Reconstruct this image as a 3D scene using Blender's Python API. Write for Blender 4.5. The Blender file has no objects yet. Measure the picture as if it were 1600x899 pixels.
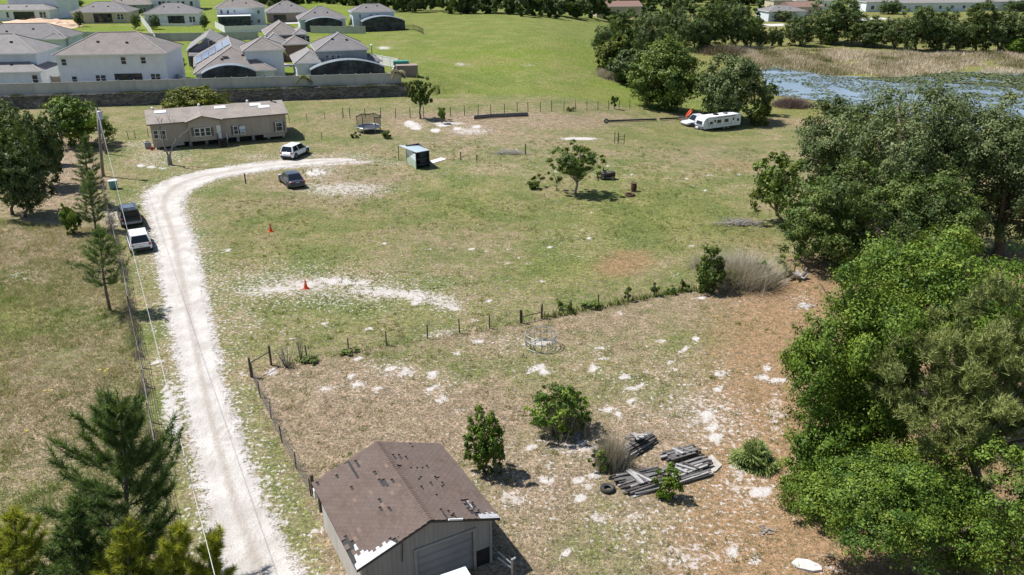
import bpy, math, random
import numpy as np
from mathutils import Vector, Matrix
R = random.Random(7)
PI = math.pi
sc = bpy.context.scene
COL = sc.collection

# ------------------------------------------------------------------ camera, light
CAM_H = 24.0; FPX = 1250.0; HOR = 549.0
TH = math.atan(HOR / FPX)
cd = bpy.data.cameras.new('camera'); cam = bpy.data.objects.new('camera', cd); COL.objects.link(cam)
cam.location = (0, 0, CAM_H); cam.rotation_euler = (PI / 2 - TH, 0, 0)
cd.sensor_width = 36; cd.lens = 36 * FPX / 1600; cd.clip_start = 0.5; cd.clip_end = 9000
sc.camera = cam
SUN_EL = 59.0; SUN_AZ = 163.0      # azimuth counter-clockwise from +x, direction towards the sun
w = bpy.data.worlds.new('World'); sc.world = w; w.use_nodes = True
wn = w.node_tree; bg = wn.nodes['Background']
sky = wn.nodes.new('ShaderNodeTexSky'); sky.sky_type = 'NISHITA'; sky.sun_disc = False
sky.sun_elevation = math.radians(SUN_EL); sky.sun_rotation = math.radians(90 - SUN_AZ)
sky.altitude = 0; sky.air_density = 1.0; sky.dust_density = 0.6; sky.ozone_density = 1.2
wn.links.new(sky.outputs[0], bg.inputs[0]); bg.inputs[1].default_value = 0.076
sl = bpy.data.lights.new('sun', 'SUN'); sl.energy = 4.6; sl.angle = math.radians(0.55); sl.color = (1.0, 0.965, 0.91)
so = bpy.data.objects.new('sun', sl); COL.objects.link(so)
sv = Vector((math.cos(math.radians(SUN_EL)) * math.cos(math.radians(SUN_AZ)), math.cos(math.radians(SUN_EL)) * math.sin(math.radians(SUN_AZ)), math.sin(math.radians(SUN_EL))))
so.rotation_euler = sv.to_track_quat('Z', 'Y').to_euler(); so.location = (-40, 20, 90)
sc.view_settings.view_transform = 'Standard'; sc.view_settings.look = 'None'
sc.view_settings.exposure = 0.60; sc.view_settings.gamma = 1.0
sc.cycles.max_bounces = 5; sc.cycles.diffuse_bounces = 2; sc.cycles.glossy_bounces = 2
sc.cycles.transmission_bounces = 3; sc.cycles.transparent_max_bounces = 6

# ------------------------------------------------------------------ terrain and picture <-> place
def ss(a, b, x):
    t = np.clip((np.asarray(x, float) - a) / (b - a), 0, 1); return t * t * (3 - 2 * t)
WA = np.array([-79.3, 121.0]); WB = np.array([-17.6, 132.0])     # foot of the stone retaining wall
WU = (WB - WA) / np.linalg.norm(WB - WA); WN = np.array([-WU[1], WU[0]]); WL = float(np.linalg.norm(WB - WA))
WALL_H = 1.9
def T(x, y):
    x = np.asarray(x, float); y = np.asarray(y, float)
    s = (x - WA[0]) * WN[0] + (y - WA[1]) * WN[1]
    t = (x - WA[0]) * WU[0] + (y - WA[1]) * WU[1] - WL
    left = (s > 1.2).astype(float)
    right = ss(0, 45, s)
    k = ss(0.0, 14.0, t)
    plate = WALL_H * (left * (1 - k) + right * k) * (1 - ss(20, 70, x))
    dip = -3.5 * ss(2, 36, x) * ss(78, 122, y)
    roll = 0.35 * np.sin(x * 0.045 + 1.3) * np.sin(y * 0.05) * ss(60, 90, y) * (1 - ss(112, 122, y))
    mound = 1.6 * np.exp(-(((x - 6) / 26) ** 2 + ((y - 190) / 40) ** 2))
    t_ = plate + dip + roll * (1 - ss(2, 30, x)) + mound; fl_ = ss(27, 42, x) * ss(110, 124, y)
    return t_ * (1 - fl_) - 3.5 * fl_
def ray(px, py):
    u = (px - 800) / FPX; v = (py - 449.5) / FPX
    return np.array([u, math.cos(TH) - v * math.sin(TH), -math.sin(TH) - v * math.cos(TH)])
_ts = np.concatenate([np.linspace(20, 200, 900), np.linspace(200.5, 900, 700), np.linspace(905, 6000, 300)])
def G(px, py):
    d = ray(px, py); P = np.array([0, 0, CAM_H])[None] + _ts[:, None] * d[None]
    f = P[:, 2] - T(P[:, 0], P[:, 1])
    i = int(np.argmax(f < 0)); a, b = _ts[max(i - 1, 0)], _ts[i]
    for _ in range(18):
        m = (a + b) / 2; p = np.array([0, 0, CAM_H]) + m * d
        if p[2] < T(p[0], p[1]): b = m
        else: a = m
    p = np.array([0, 0, CAM_H]) + b * d
    return Vector((p[0], p[1], float(T(p[0], p[1]))))
def proj(p):
    x, y, z = p[0], p[1], p[2] - CAM_H
    zc = y * math.cos(TH) - z * math.sin(TH); yc = y * math.sin(TH) + z * math.cos(TH)
    return 800 + FPX * x / zc, 449.5 - FPX * yc / zc
def depth(p): return p[1] * math.cos(TH) - (p[2] - CAM_H) * math.sin(TH)
def hit_vertical(px, py, P, n):       # point where a line of sight meets the vertical plane through P with normal n
    d = Vector(ray(px, py)); o = Vector((0, 0, CAM_H)); n = Vector(n)
    t = (Vector(P) - o).dot(n) / d.dot(n); return o + d * t
def zat(px, py, P):                   # height seen at (px,py) above the ground point P
    return hit_vertical(px, py, P, (0, 1, 0)).z - P[2]

# ------------------------------------------------------------------ naming
def tag(o, label=None, cat=None, group=None, kind=None):
    if label: o['label'] = label
    if cat: o['category'] = cat
    if group: o['group'] = group
    if kind: o['kind'] = kind
    return o
def thing(name, label, cat, loc=(0, 0, 0), rz=0.0, group=None):
    o = bpy.data.objects.new(name, None); COL.objects.link(o); o.empty_display_size = 0.3
    o.location = loc; o.rotation_euler = (0, 0, rz)
    return tag(o, label, cat, group)
def dup_tree(root, loc, rz, label, scale=None):
    r = root.copy(); COL.objects.link(r); r.location = loc; r.rotation_euler = (0, 0, rz); r['label'] = label
    if scale: r.scale = (scale,) * 3
    for ch in list(root.children):
        c = ch.copy(); COL.objects.link(c); c.parent = r
        for g in list(ch.children):
            e = g.copy(); COL.objects.link(e); e.parent = c
    return r

# ------------------------------------------------------------------ materials
class NT:
    def __init__(s, name):
        s.m = bpy.data.materials.new(name); s.m.use_nodes = True; s.t = s.m.node_tree
        s.b = s.t.nodes['Principled BSDF']; s.out = s.t.nodes['Material Output']
    def n(s, typ, **kw):
        nd = s.t.nodes.new(typ)
        for k, v in kw.items(): setattr(nd, k, v)
        return nd
    def l(s, a, b): s.t.links.new(a, b)
    def obj(s): return s.n('ShaderNodeTexCoord').outputs['Object']
    def pos(s): return s.n('ShaderNodeNewGeometry').outputs['Position']
    def noise(s, vec, scale, detail=3, rough=0.55, dist=0.0):
        nd = s.n('ShaderNodeTexNoise'); nd.inputs['Scale'].default_value = scale; nd.inputs['Detail'].default_value = detail
        nd.inputs['Roughness'].default_value = rough; nd.inputs['Distortion'].default_value = dist
        s.l(vec, nd.inputs['Vector']); return nd.outputs['Fac']
    def mapv(s, vec, scale=(1, 1, 1)):
        nd = s.n('ShaderNodeMapping'); nd.inputs['Scale'].default_value = scale; s.l(vec, nd.inputs['Vector']); return nd.outputs[0]
    def sv(s, x, inp):
        if hasattr(x, 'links') or hasattr(x, 'is_linked'): s.l(x, inp)
        else: inp.default_value = x
    def math(s, op, a, b=0.0, clamp=False):
        nd = s.n('ShaderNodeMath', operation=op); nd.use_clamp = clamp
        s.sv(a, nd.inputs[0]); s.sv(b, nd.inputs[1]); return nd.outputs[0]
    def smooth(s, x, lo, hi, a=0.0, b=1.0):
        nd = s.n('ShaderNodeMapRange'); nd.interpolation_type = 'SMOOTHSTEP'
        for i, v in enumerate((x, lo, hi, a, b)): s.sv(v, nd.inputs[i])
        return nd.outputs[0]
    def lin(s, x, lo, hi, a=0.0, b=1.0):
        nd = s.n('ShaderNodeMapRange')
        for i, v in enumerate((x, lo, hi, a, b)): s.sv(v, nd.inputs[i])
        return nd.outputs[0]
    def mix(s, f, a, b, mode='MIX'):
        nd = s.n('ShaderNodeMix', data_type='RGBA', blend_type=mode)
        s.sv(f, nd.inputs[0])
        for v, i in ((a, 6), (b, 7)):
            if isinstance(v, (tuple, list)): nd.inputs[i].default_value = (v[0], v[1], v[2], 1)
            else: s.l(v, nd.inputs[i])
        return nd.outputs[2]
    def attr(s, name, out='Fac'): return s.n('ShaderNodeAttribute', attribute_name=name).outputs[out]
    def bump(s, h, strength, dist=0.05):
        nd = s.n('ShaderNodeBump'); nd.inputs['Strength'].default_value = strength; nd.inputs['Distance'].default_value = dist
        s.l(h, nd.inputs['Height']); s.l(nd.outputs[0], s.b.inputs['Normal'])
MATS = {}
def pm(name, c1, c2=None, scale=2.0, rough=0.75, metal=0.0, bump=0.15, detail=4, stretch=None, coat=0.0, spec=0.4, rnd=0.0):
    """plain procedural surface: two colours mottled by noise, a fine relief"""
    if name in MATS: return MATS[name]
    k = NT(name); c2 = c2 or tuple(x * 0.8 for x in c1)
    v = k.obj()
    if stretch: v = k.mapv(v, stretch)
    f = k.noise(v, scale, detail, 0.6)
    c = k.mix(k.smooth(f, 0.3, 0.7), c1, c2)
    if rnd:
        oi = k.n('ShaderNodeObjectInfo').outputs['Random']
        c = k.mix(1.0, c, k.mix(oi, (1 - rnd,) * 3, (1, 1, 1)), 'MULTIPLY')
    k.l(c, k.b.inputs['Base Color']); k.b.inputs['Roughness'].default_value = rough; k.b.inputs['Metallic'].default_value = metal
    k.b.inputs['Specular IOR Level'].default_value = spec
    if coat: k.b.inputs['Coat Weight'].default_value = coat; k.b.inputs['Coat Roughness'].default_value = 0.06
    if bump: k.bump(k.noise(v, scale * 6, 3), bump, 0.02)
    MATS[name] = k.m; return k.m
def leafmat(name, dark, mid, light, trans=0.25, gloss=0.25):
    """leaf surface: each leaf its own tone from the 'tone' attribute, light shining through"""
    if name in MATS: return MATS[name]
    k = NT(name); t = k.attr('tone')
    oi = k.n('ShaderNodeObjectInfo').outputs['Random']
    t2 = k.math('ADD', t, k.math('MULTIPLY', k.math('SUBTRACT', oi, 0.5), 0.12))
    cr = k.n('ShaderNodeValToRGB'); k.l(t2, cr.inputs[0]); e = cr.color_ramp.elements
    e[0].position = 0.1; e[0].color = (*dark, 1); e[1].position = 0.9; e[1].color = (*light, 1)
    m = e.new(0.5); m.color = (*mid, 1)
    k.l(cr.outputs[0], k.b.inputs['Base Color']); k.b.inputs['Roughness'].default_value = 0.55
    k.b.inputs['Specular IOR Level'].default_value = gloss
    tr = k.n('ShaderNodeBsdfTranslucent'); k.l(k.mix(1.0, cr.outputs[0], (1.0, 1.0, 0.45), 'MULTIPLY'), tr.inputs[0])
    mx = k.n('ShaderNodeMixShader'); mx.inputs[0].default_value = trans
    k.l(k.b.outputs[0], mx.inputs[1]); k.l(tr.outputs[0], mx.inputs[2]); k.l(mx.outputs[0], k.out.inputs[0])
    MATS[name] = k.m; return k.m
def glass(name, c=(0.02, 0.025, 0.03), rough=0.06):
    if name in MATS: return MATS[name]
    k = NT(name); f = k.noise(k.obj(), 0.7, 2)
    k.l(k.mix(f, tuple(x * 0.5 for x in c), tuple(x * 1.5 for x in c)), k.b.inputs['Base Color'])
    k.b.inputs['Roughness'].default_value = rough; k.b.inputs['Specular IOR Level'].default_value = 0.6
    MATS[name] = k.m; return k.m

# ------------------------------------------------------------------ mesh building
class MB:
    def __init__(s): s.v = []; s.f = []; s.m = []; s.a = []
    def face(s, pts, mi=0, tone=0.5):
        b = len(s.v); s.v += [tuple(p) for p in pts]; s.f.append(tuple(range(b, b + len(pts)))); s.m.append(mi); s.a.append(tone)
    def box(s, c, size, rz=0.0, mi=0, rot=None, tone=0.5):
        M = rot if rot is not None else Matrix.Rotation(rz, 3, 'Z')
        hx, hy, hz = size[0] / 2, size[1] / 2, size[2] / 2; b = len(s.v); c = Vector(c)
        for x in (-hx, hx):
            for y in (-hy, hy):
                for z in (-hz, hz): s.v.append(tuple(M @ Vector((x, y, z)) + c))
        for q in ((0, 1, 3, 2), (4, 6, 7, 5), (0, 4, 5, 1), (2, 3, 7, 6), (0, 2, 6, 4), (1, 5, 7, 3)):
            s.f.append(tuple(b + i for i in q)); s.m.append(mi); s.a.append(tone)
        return s
    def beam(s, a, b, wd, th, mi=0, tone=0.5, up=(0, 0, 1)):
        a, b = Vector(a), Vector(b); d = b - a; x = d.normalized(); y = Vector(up).cross(x)
        if y.length < 1e-3: y = Vector((0, 1, 0)).cross(x)
        y.normalize(); z = x.cross(y)
        s.box((a + b) / 2, (d.length, wd, th), rot=Matrix((x, y, z)).transposed(), mi=mi, tone=tone); return s
    def tube(s, pts, rad, n=6, mi=0, cap=True, tone=0.5):
        pts = [Vector(p) for p in pts]; rad = rad if isinstance(rad, (list, tuple)) else [rad] * len(pts)
        b = len(s.v); k = len(pts)
        ref = Vector((0.31, 0.17, 0.93))
        for i, p in enumerate(pts):
            d = (pts[min(i + 1, k - 1)] - pts[max(i - 1, 0)])
            if d.length < 1e-6: d = Vector((0, 0, 1))
            d.normalize(); u = d.cross(ref)
            if u.length < 0.05: u = d.cross(Vector((1, 0, 0)))
            u.normalize(); q = d.cross(u)
            for j in range(n):
                an = 2 * PI * j / n; s.v.append(tuple(p + (u * math.cos(an) + q * math.sin(an)) * rad[i]))
        for i in range(k - 1):
            for j in range(n):
                s.f.append((b + i * n + j, b + i * n + (j + 1) % n, b + (i + 1) * n + (j + 1) % n, b + (i + 1) * n + j)); s.m.append(mi); s.a.append(tone)
        if cap:
            s.f.append(tuple(b + j for j in reversed(range(n)))); s.m.append(mi); s.a.append(tone)
            s.f.append(tuple(b + (k - 1) * n + j for j in range(n))); s.m.append(mi); s.a.append(tone)
        return s
    def prism(s, prof, y0, y1, mi=0, axis='y', tone=0.5):
        """profile (x,z) pairs extruded along y"""
        n = len(prof); b = len(s.v)
        for y in (y0, y1):
            for p in prof: s.v.append((p[0], y, p[1]) if axis == 'y' else (y, p[0], p[1]))
        s.f.append(tuple(b + i for i in range(n))); s.m.append(mi); s.a.append(tone)
        s.f.append(tuple(b + n + i for i in reversed(range(n)))); s.m.append(mi); s.a.append(tone)
        for i in range(n):
            j = (i + 1) % n; s.f.append((b + i, b + n + i, b + n + j, b + j)); s.m.append(mi); s.a.append(tone)
        return s
    def mesh(s, name, mats, smooth=False):
        me = bpy.data.meshes.new(name); me.from_pydata(s.v, [], s.f)
        for m in (mats if isinstance(mats, (list, tuple)) else [mats]): me.materials.append(m)
        me.polygons.foreach_set('material_index', s.m)
        if smooth: me.polygons.foreach_set('use_smooth', [True] * len(s.f))
        a = me.attributes.new('tone', 'FLOAT', 'FACE'); a.data.foreach_set('value', s.a)
        me.update(); return me
    def build(s, name, mats, parent=None, smooth=False, bevel=0.0, label=None, kind=None):
        o = bpy.data.objects.new(name, s.mesh(name, mats, smooth)); COL.objects.link(o)
        if parent: o.parent = parent
        if bevel:
            md = o.modifiers.new('bevel', 'BEVEL'); md.width = bevel; md.segments = 2; md.limit_method = 'ANGLE'; md.harden_normals = False
        return tag(o, label, kind=kind)
def npmesh(name, V, F, mat, tone=None, parent=None, smooth=False, extra=None, kind=None):
    V = np.asarray(V, np.float32); F = np.asarray(F, np.int32); k = F.shape[1]
    me = bpy.data.meshes.new(name); me.vertices.add(len(V)); me.vertices.foreach_set('co', V.ravel())
    me.loops.add(F.size); me.loops.foreach_set('vertex_index', F.ravel())
    me.polygons.add(len(F)); me.polygons.foreach_set('loop_start', np.arange(0, F.size, k, dtype=np.int32))
    try: me.polygons.foreach_set('loop_total', np.full(len(F), k, np.int32))
    except Exception: pass
    if smooth: me.polygons.foreach_set('use_smooth', np.ones(len(F), bool))
    me.materials.append(mat)
    if tone is not None:
        a = me.attributes.new('tone', 'FLOAT', 'FACE'); a.data.foreach_set('value', np.asarray(tone, np.float32))
    if extra:
        for nm, arr in extra.items():
            a = me.attributes.new(nm, 'FLOAT', 'POINT'); a.data.foreach_set('value', np.asarray(arr, np.float32))
    me.update(calc_edges=True); me.validate()
    if name is None: return me
    o = bpy.data.objects.new(name, me); COL.objects.link(o)
    if parent: o.parent = parent
    return tag(o, kind=kind)
def unit(v): return v / np.maximum(np.linalg.norm(v, axis=-1, keepdims=True), 1e-9)

# ------------------------------------------------------------------ ground
def inpoly(px, py, poly):
    c = np.zeros(px.shape, bool); n = len(poly)
    for i in range(n):
        x1, y1 = poly[i]; x2, y2 = poly[(i + 1) % n]
        k = ((y1 > py) != (y2 > py)) & (px < (x2 - x1) * (py - y1) / ((y2 - y1) or 1e-9) + x1); c ^= k
    return c
def segdist(X, Y, pts):
    d = np.full(X.shape, 1e9); 
    for (x1, y1), (x2, y2) in zip(pts[:-1], pts[1:]):
        dx, dy = x2 - x1, y2 - y1; t = np.clip(((X - x1) * dx + (Y - y1) * dy) / (dx * dx + dy * dy), 0, 1)
        d = np.minimum(d, np.hypot(X - x1 - t * dx, Y - y1 - t * dy))
    return d
# driveway: left and right edge in the photograph, turned into ground points
DRV = [((330, 960), (520, 960)), ((338, 899), (478, 899)), ((322, 820), (437, 820)), ((305, 740), (402, 740)), ((290, 660), (372, 660)), ((276, 580), (350, 580)),
       ((264, 520), (338, 520)), ((252, 460), (326, 460)), ((244, 420), (318, 420)), ((240, 385), (310, 385)), ((234, 352), (298, 352)), ((222, 325), (288, 325)),
       ((222, 305), (294, 306)), ((236, 292), (312, 292)), ((258, 281), (334, 283)), ((290, 272), (362, 275)), ((330, 264), (398, 270)), ((374, 258), (432, 264)), ((420, 253), (470, 260)), ((470, 249), (510, 256)), ((520, 247), (540, 253)), ((556, 248), (556, 251))]
DL = [G(*a) for a, b in DRV]; DR = [G(*b) for a, b in DRV]
DMID = [((a.x + b.x) / 2, (a.y + b.y) / 2) for a, b in zip(DL, DR)]
xs = np.concatenate([-np.geomspace(62, 5000, 75)[::-1], np.arange(-61.5, 48, 0.44), np.geomspace(48.3, 5000, 80)])
ys = np.concatenate([np.linspace(-300, 12, 14), np.arange(14, 124, 0.45), np.arange(124.2, 215, 1.1), np.geomspace(216, 7000, 60)])
GX, GY = np.meshgrid(xs, ys); GX = GX.ravel(); GY = GY.ravel(); GZ = T(GX, GY)
zc = np.maximum(GY * math.cos(TH) - (GZ - CAM_H) * math.sin(TH), 3.0); yc = GY * math.sin(TH) + (GZ - CAM_H) * math.cos(TH)
PX = 800 + FPX * GX / zc; PY = 449.5 - FPX * yc / zc
def blob(cx, cy, rx, ry, rot=0, soft=1.0):
    a = math.radians(rot); dx, dy = PX - cx, PY - cy
    u = (dx * math.cos(a) + dy * math.sin(a)) / rx; v = (-dx * math.sin(a) + dy * math.cos(a)) / ry
    return np.exp(-((u * u + v * v) ** 1.4) * soft)
rs = np.random.RandomState(3)
def vnoise(x, y, sc_, seed=0):           # smooth value noise
    r = np.random.RandomState(seed); tab = r.rand(256, 256); x = x / sc_; y = y / sc_
    xi = np.floor(x).astype(int); yi = np.floor(y).astype(int); fx = x - xi; fy = y - yi; fx = fx * fx * (3 - 2 * fx); fy = fy * fy * (3 - 2 * fy)
    g = lambda a, b: tab[a % 256, b % 256]
    return (g(xi, yi) * (1 - fx) + g(xi + 1, yi) * fx) * (1 - fy) + (g(xi, yi + 1) * (1 - fx) + g(xi + 1, yi + 1) * fx) * fy
sand = np.zeros_like(GX); green = np.full_like(GX, 0.55); red = np.zeros_like(GX); lush = np.zeros_like(GX)
# the fenced paddock in front is dry and brown
FENCE_MID = [(424, 571), (480, 562), (545, 550), (604, 540), (668, 529), (718, 520), (765, 513), (846, 498), (891, 490), (981, 472), (1065, 457), (1150, 445), (1240, 430), (1330, 418)]
FENCE_LOW = [(392, 590), (407, 621), (424, 655), (440, 690), (462, 733), (487, 780), (500, 830), (520, 960)]
pad = [(-100 + 500, 1400)] + FENCE_LOW[::-1] + FENCE_MID + [(2600, 300), (2600, 1400)]
inpad = inpoly(PX, PY, pad).astype(float) * (GY > 5)
green -= 0.30 * inpad
green += inpad * (0.22 * blob(1000, 830, 160, 70) + 0.22 * blob(900, 580, 300, 60) + 0.2 * blob(1110, 520, 120, 40) + .1 * blob(640, 560, 120, 30))
green -= inpad * (0.25 * blob(640, 660, 170, 55) + 0.2 * blob(850, 780, 60, 50) + .2 * blob(560, 640, 60, 80))
red += inpad * np.clip(ss(940, 1230, PX + (PY - 600) * 0.2) * .95, 0, 1) * (PY > 380)
red = np.maximum(red, 0.85 * blob(975, 412, 62, 26, -10)); red = np.maximum(red, 0.6 * blob(1150, 258, 55, 12, 5)); red = np.maximum(red, .5 * blob(1180, 375, 60, 28))
red = np.maximum(red, .3 * blob(735, 205, 55, 14)); red = np.maximum(red, .55 * blob(1100, 178, 90, 5)); red = np.maximum(red, .3 * blob(1140, 222, 20, 4))
red = np.maximum(red, .75 * blob(1270, 420, 60, 30)); red = np.maximum(red, .35*blob(560, 525, 90, 12)); red = np.maximum(red, .35*blob(405, 520, 30, 26))
# dry field on the left of the drive
leftf = inpoly(PX, PY, [(-2500, 1500), (330, 1500), (300, 900), (236, 690), (222, 580), (200, 480), (185, 400), (172, 300), (160, 215), (90, 215), (60, 190), (-2500, 190)]).astype(float) * (GY > 5)
green -= leftf * 0.12; lushl = blob(20, 500, 70, 60) * .3; green += leftf * lushl
green -= leftf * (.15 * blob(60, 600, 100, 90) + .1 * blob(60, 720, 80, 60) + .2 * blob(60, 400, 140, 60) + .25 * blob(95, 270, 60, 70))
red = np.maximum(red, leftf * .25 * blob(90, 265, 60, 70))
# greener mid field
green += .28 * blob(1010, 340, 150, 55) + .2 * blob(720, 310, 90, 40) + .15 * blob(1060, 205, 100, 30) + .22 * blob(880, 420, 80, 30) + .12 * blob(520, 380, 130, 60) + .1 * blob(560, 490, 130, 30)
green -= .18 * blob(520, 280, 120, 40) + .15 * blob(760, 215, 160, 30) + .25 * blob(800, 190, 260, 10) + .12 * blob(1080, 240, 100, 20) + .1 * blob(640, 390, 160, 40) + .2 * blob(760, 180, 200, 6)
far = ss(128, 138, GY)
fld = far * (GX > -22 + (GY - 130) * -.45)
green += .30 * fld; lush += fld * (0.30 + .5 * blob(960, 150, 60, 26) + .3 * blob(870, 95, 160, 30) + .35 * blob(790, 150, 130, 12) + .25 * blob(720, 95, 120, 18))
green -= fld * (.25 * blob(860, 118, 70, 12) + .3 * blob(700, 160, 60, 10) + .25 * blob(660, 95, 60, 6) + .25 * blob(730, 102, 25, 5))
red = np.maximum(red, .25 * blob(845, 119, 60, 8))
yard = (1 - ss(560, 660, PX + 30 * vnoise(GX, GY, 6, 77))) * ((GX - WA[0]) * WN[0] + (GY - WA[1]) * WN[1] > 1)
lush = np.maximum(lush, .95 * yard * (GY > 130)); green = green * (1 - yard) + .75 * yard
lush = np.where((blob(88, 38, 28, 9) > .3), 0, lush); red = np.maximum(red, .35 * blob(88, 38, 28, 9)); 
# sand: zones (x, y, rx, ry, rot, amount)
SZ = [(560, 452, 240, 30, 4, .40), (430, 452, 60, 10, 0, .50), (535, 440, 80, 10, 3, .54), (480, 446, 60, 14, 3, .5), (590, 456, 70, 13, 4, .53), (650, 462, 60, 13, 8, .54), (700, 478, 50, 8, 14, .5), (400, 455, 70, 22, 0, .42), (690, 470, 60, 22, 15, .45), (690, 521, 55, 9, -9, .42), (250, 245, 75, 28, -5, .36), (500, 268, 45, 22, 0, .40), (493, 270, 18, 6, 0, .75),
      (540, 296, 110, 18, 0, .44), (615, 255, 60, 10, 0, .35), (905, 217, 40, 3, 0, .62), (800, 236, 36, 7, 0, .3), (645, 196, 22, 8, 10, .55), (735, 205, 50, 10, 0, .45), (700, 193, 40, 4, 0, .5),
      (870, 560, 300, 60, 0, .24), (1060, 590, 220, 60, 0, .28), (900, 760, 360, 150, 0, .27), (1060, 800, 200, 120, 0, .31), (845, 536, 30, 9, 0, .55), (500, 450, 300, 50, 3, .40), (540, 460, 340, 70, 0, .30), (700, 250, 330, 60, 0, .2), (560, 600, 200, 40, 0, .25), (240, 240, 110, 50, 0, .26), (1110, 650, 130, 70, 20, .40), (1010, 640, 60, 60, 0, .30), (1165, 760, 80, 80, 35, .38), (900, 700, 80, 26, 10, .42), (840, 740, 60, 20, 0, .36),
      (990, 830, 130, 40, 25, .34), (1070, 870, 90, 40, 0, .42), (1140, 850, 60, 50, 0, .36), (800, 780, 40, 20, 0, .46), (620, 580, 80, 26, 6, .38), (700, 600, 60, 30, 0, .30), (780, 530, 80, 16, 0, .35), (690, 620, 60, 20, 0, .25),
      (268, 650, 16, 80, -8, .62), (300, 760, 16, 60, 0, .40), (255, 560, 10, 40, 0, .35), (178, 340, 26, 34, 0, .42), (95, 260, 30, 22, 0, .34), (30, 430, 50, 14, 0, .30), (60, 240, 60, 40, 0, .15),
      (380, 500, 50, 60, 0, .34), (420, 560, 60, 14, 0, .2), (430, 830, 24, 80, 20, .34), (480, 860, 30, 60, 0, .3), (1250, 470, 30, 20, 0, .35), (1210, 650, 20, 60, 0, .42), (1280, 890, 60, 16, 0, .4), (1200, 640, 30, 10, 0, .4),
      (870, 262, 120, 12, 0, .12), (1090, 262, 120, 14, 0, .14), (920, 372, 120, 20, 0, .22), (770, 385, 120, 10, 0, .2), (1000, 380, 60, 10, 0, .2), (900, 400, 60, 14, 0, .26), (330, 225, 30, 6, 0, .3), (220, 227, 60, 10, 0, .38), (280, 250, 40, 8, 0, .2), (400, 245, 60, 8, 0, .36),
      (800, 30, 1, 1, 0, .0), (825, 102, 16, 3, 0, .4), (720, 101, 14, 4, 0, .45), (1262, 188, 30, 3, 0, .3), (1185, 470, 60, 12, 0, .25), (940, 590, 60, 20, 0, .24), (1120, 545, 100, 10, 0, .2), (600, 75, 16, 4, 0, .5), (660, 97, 30, 2, 0, .3)]
for cx, cy, rx, ry, rt, am in SZ: sand = np.maximum(sand, am * blob(cx, cy, rx, ry, rt))
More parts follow.
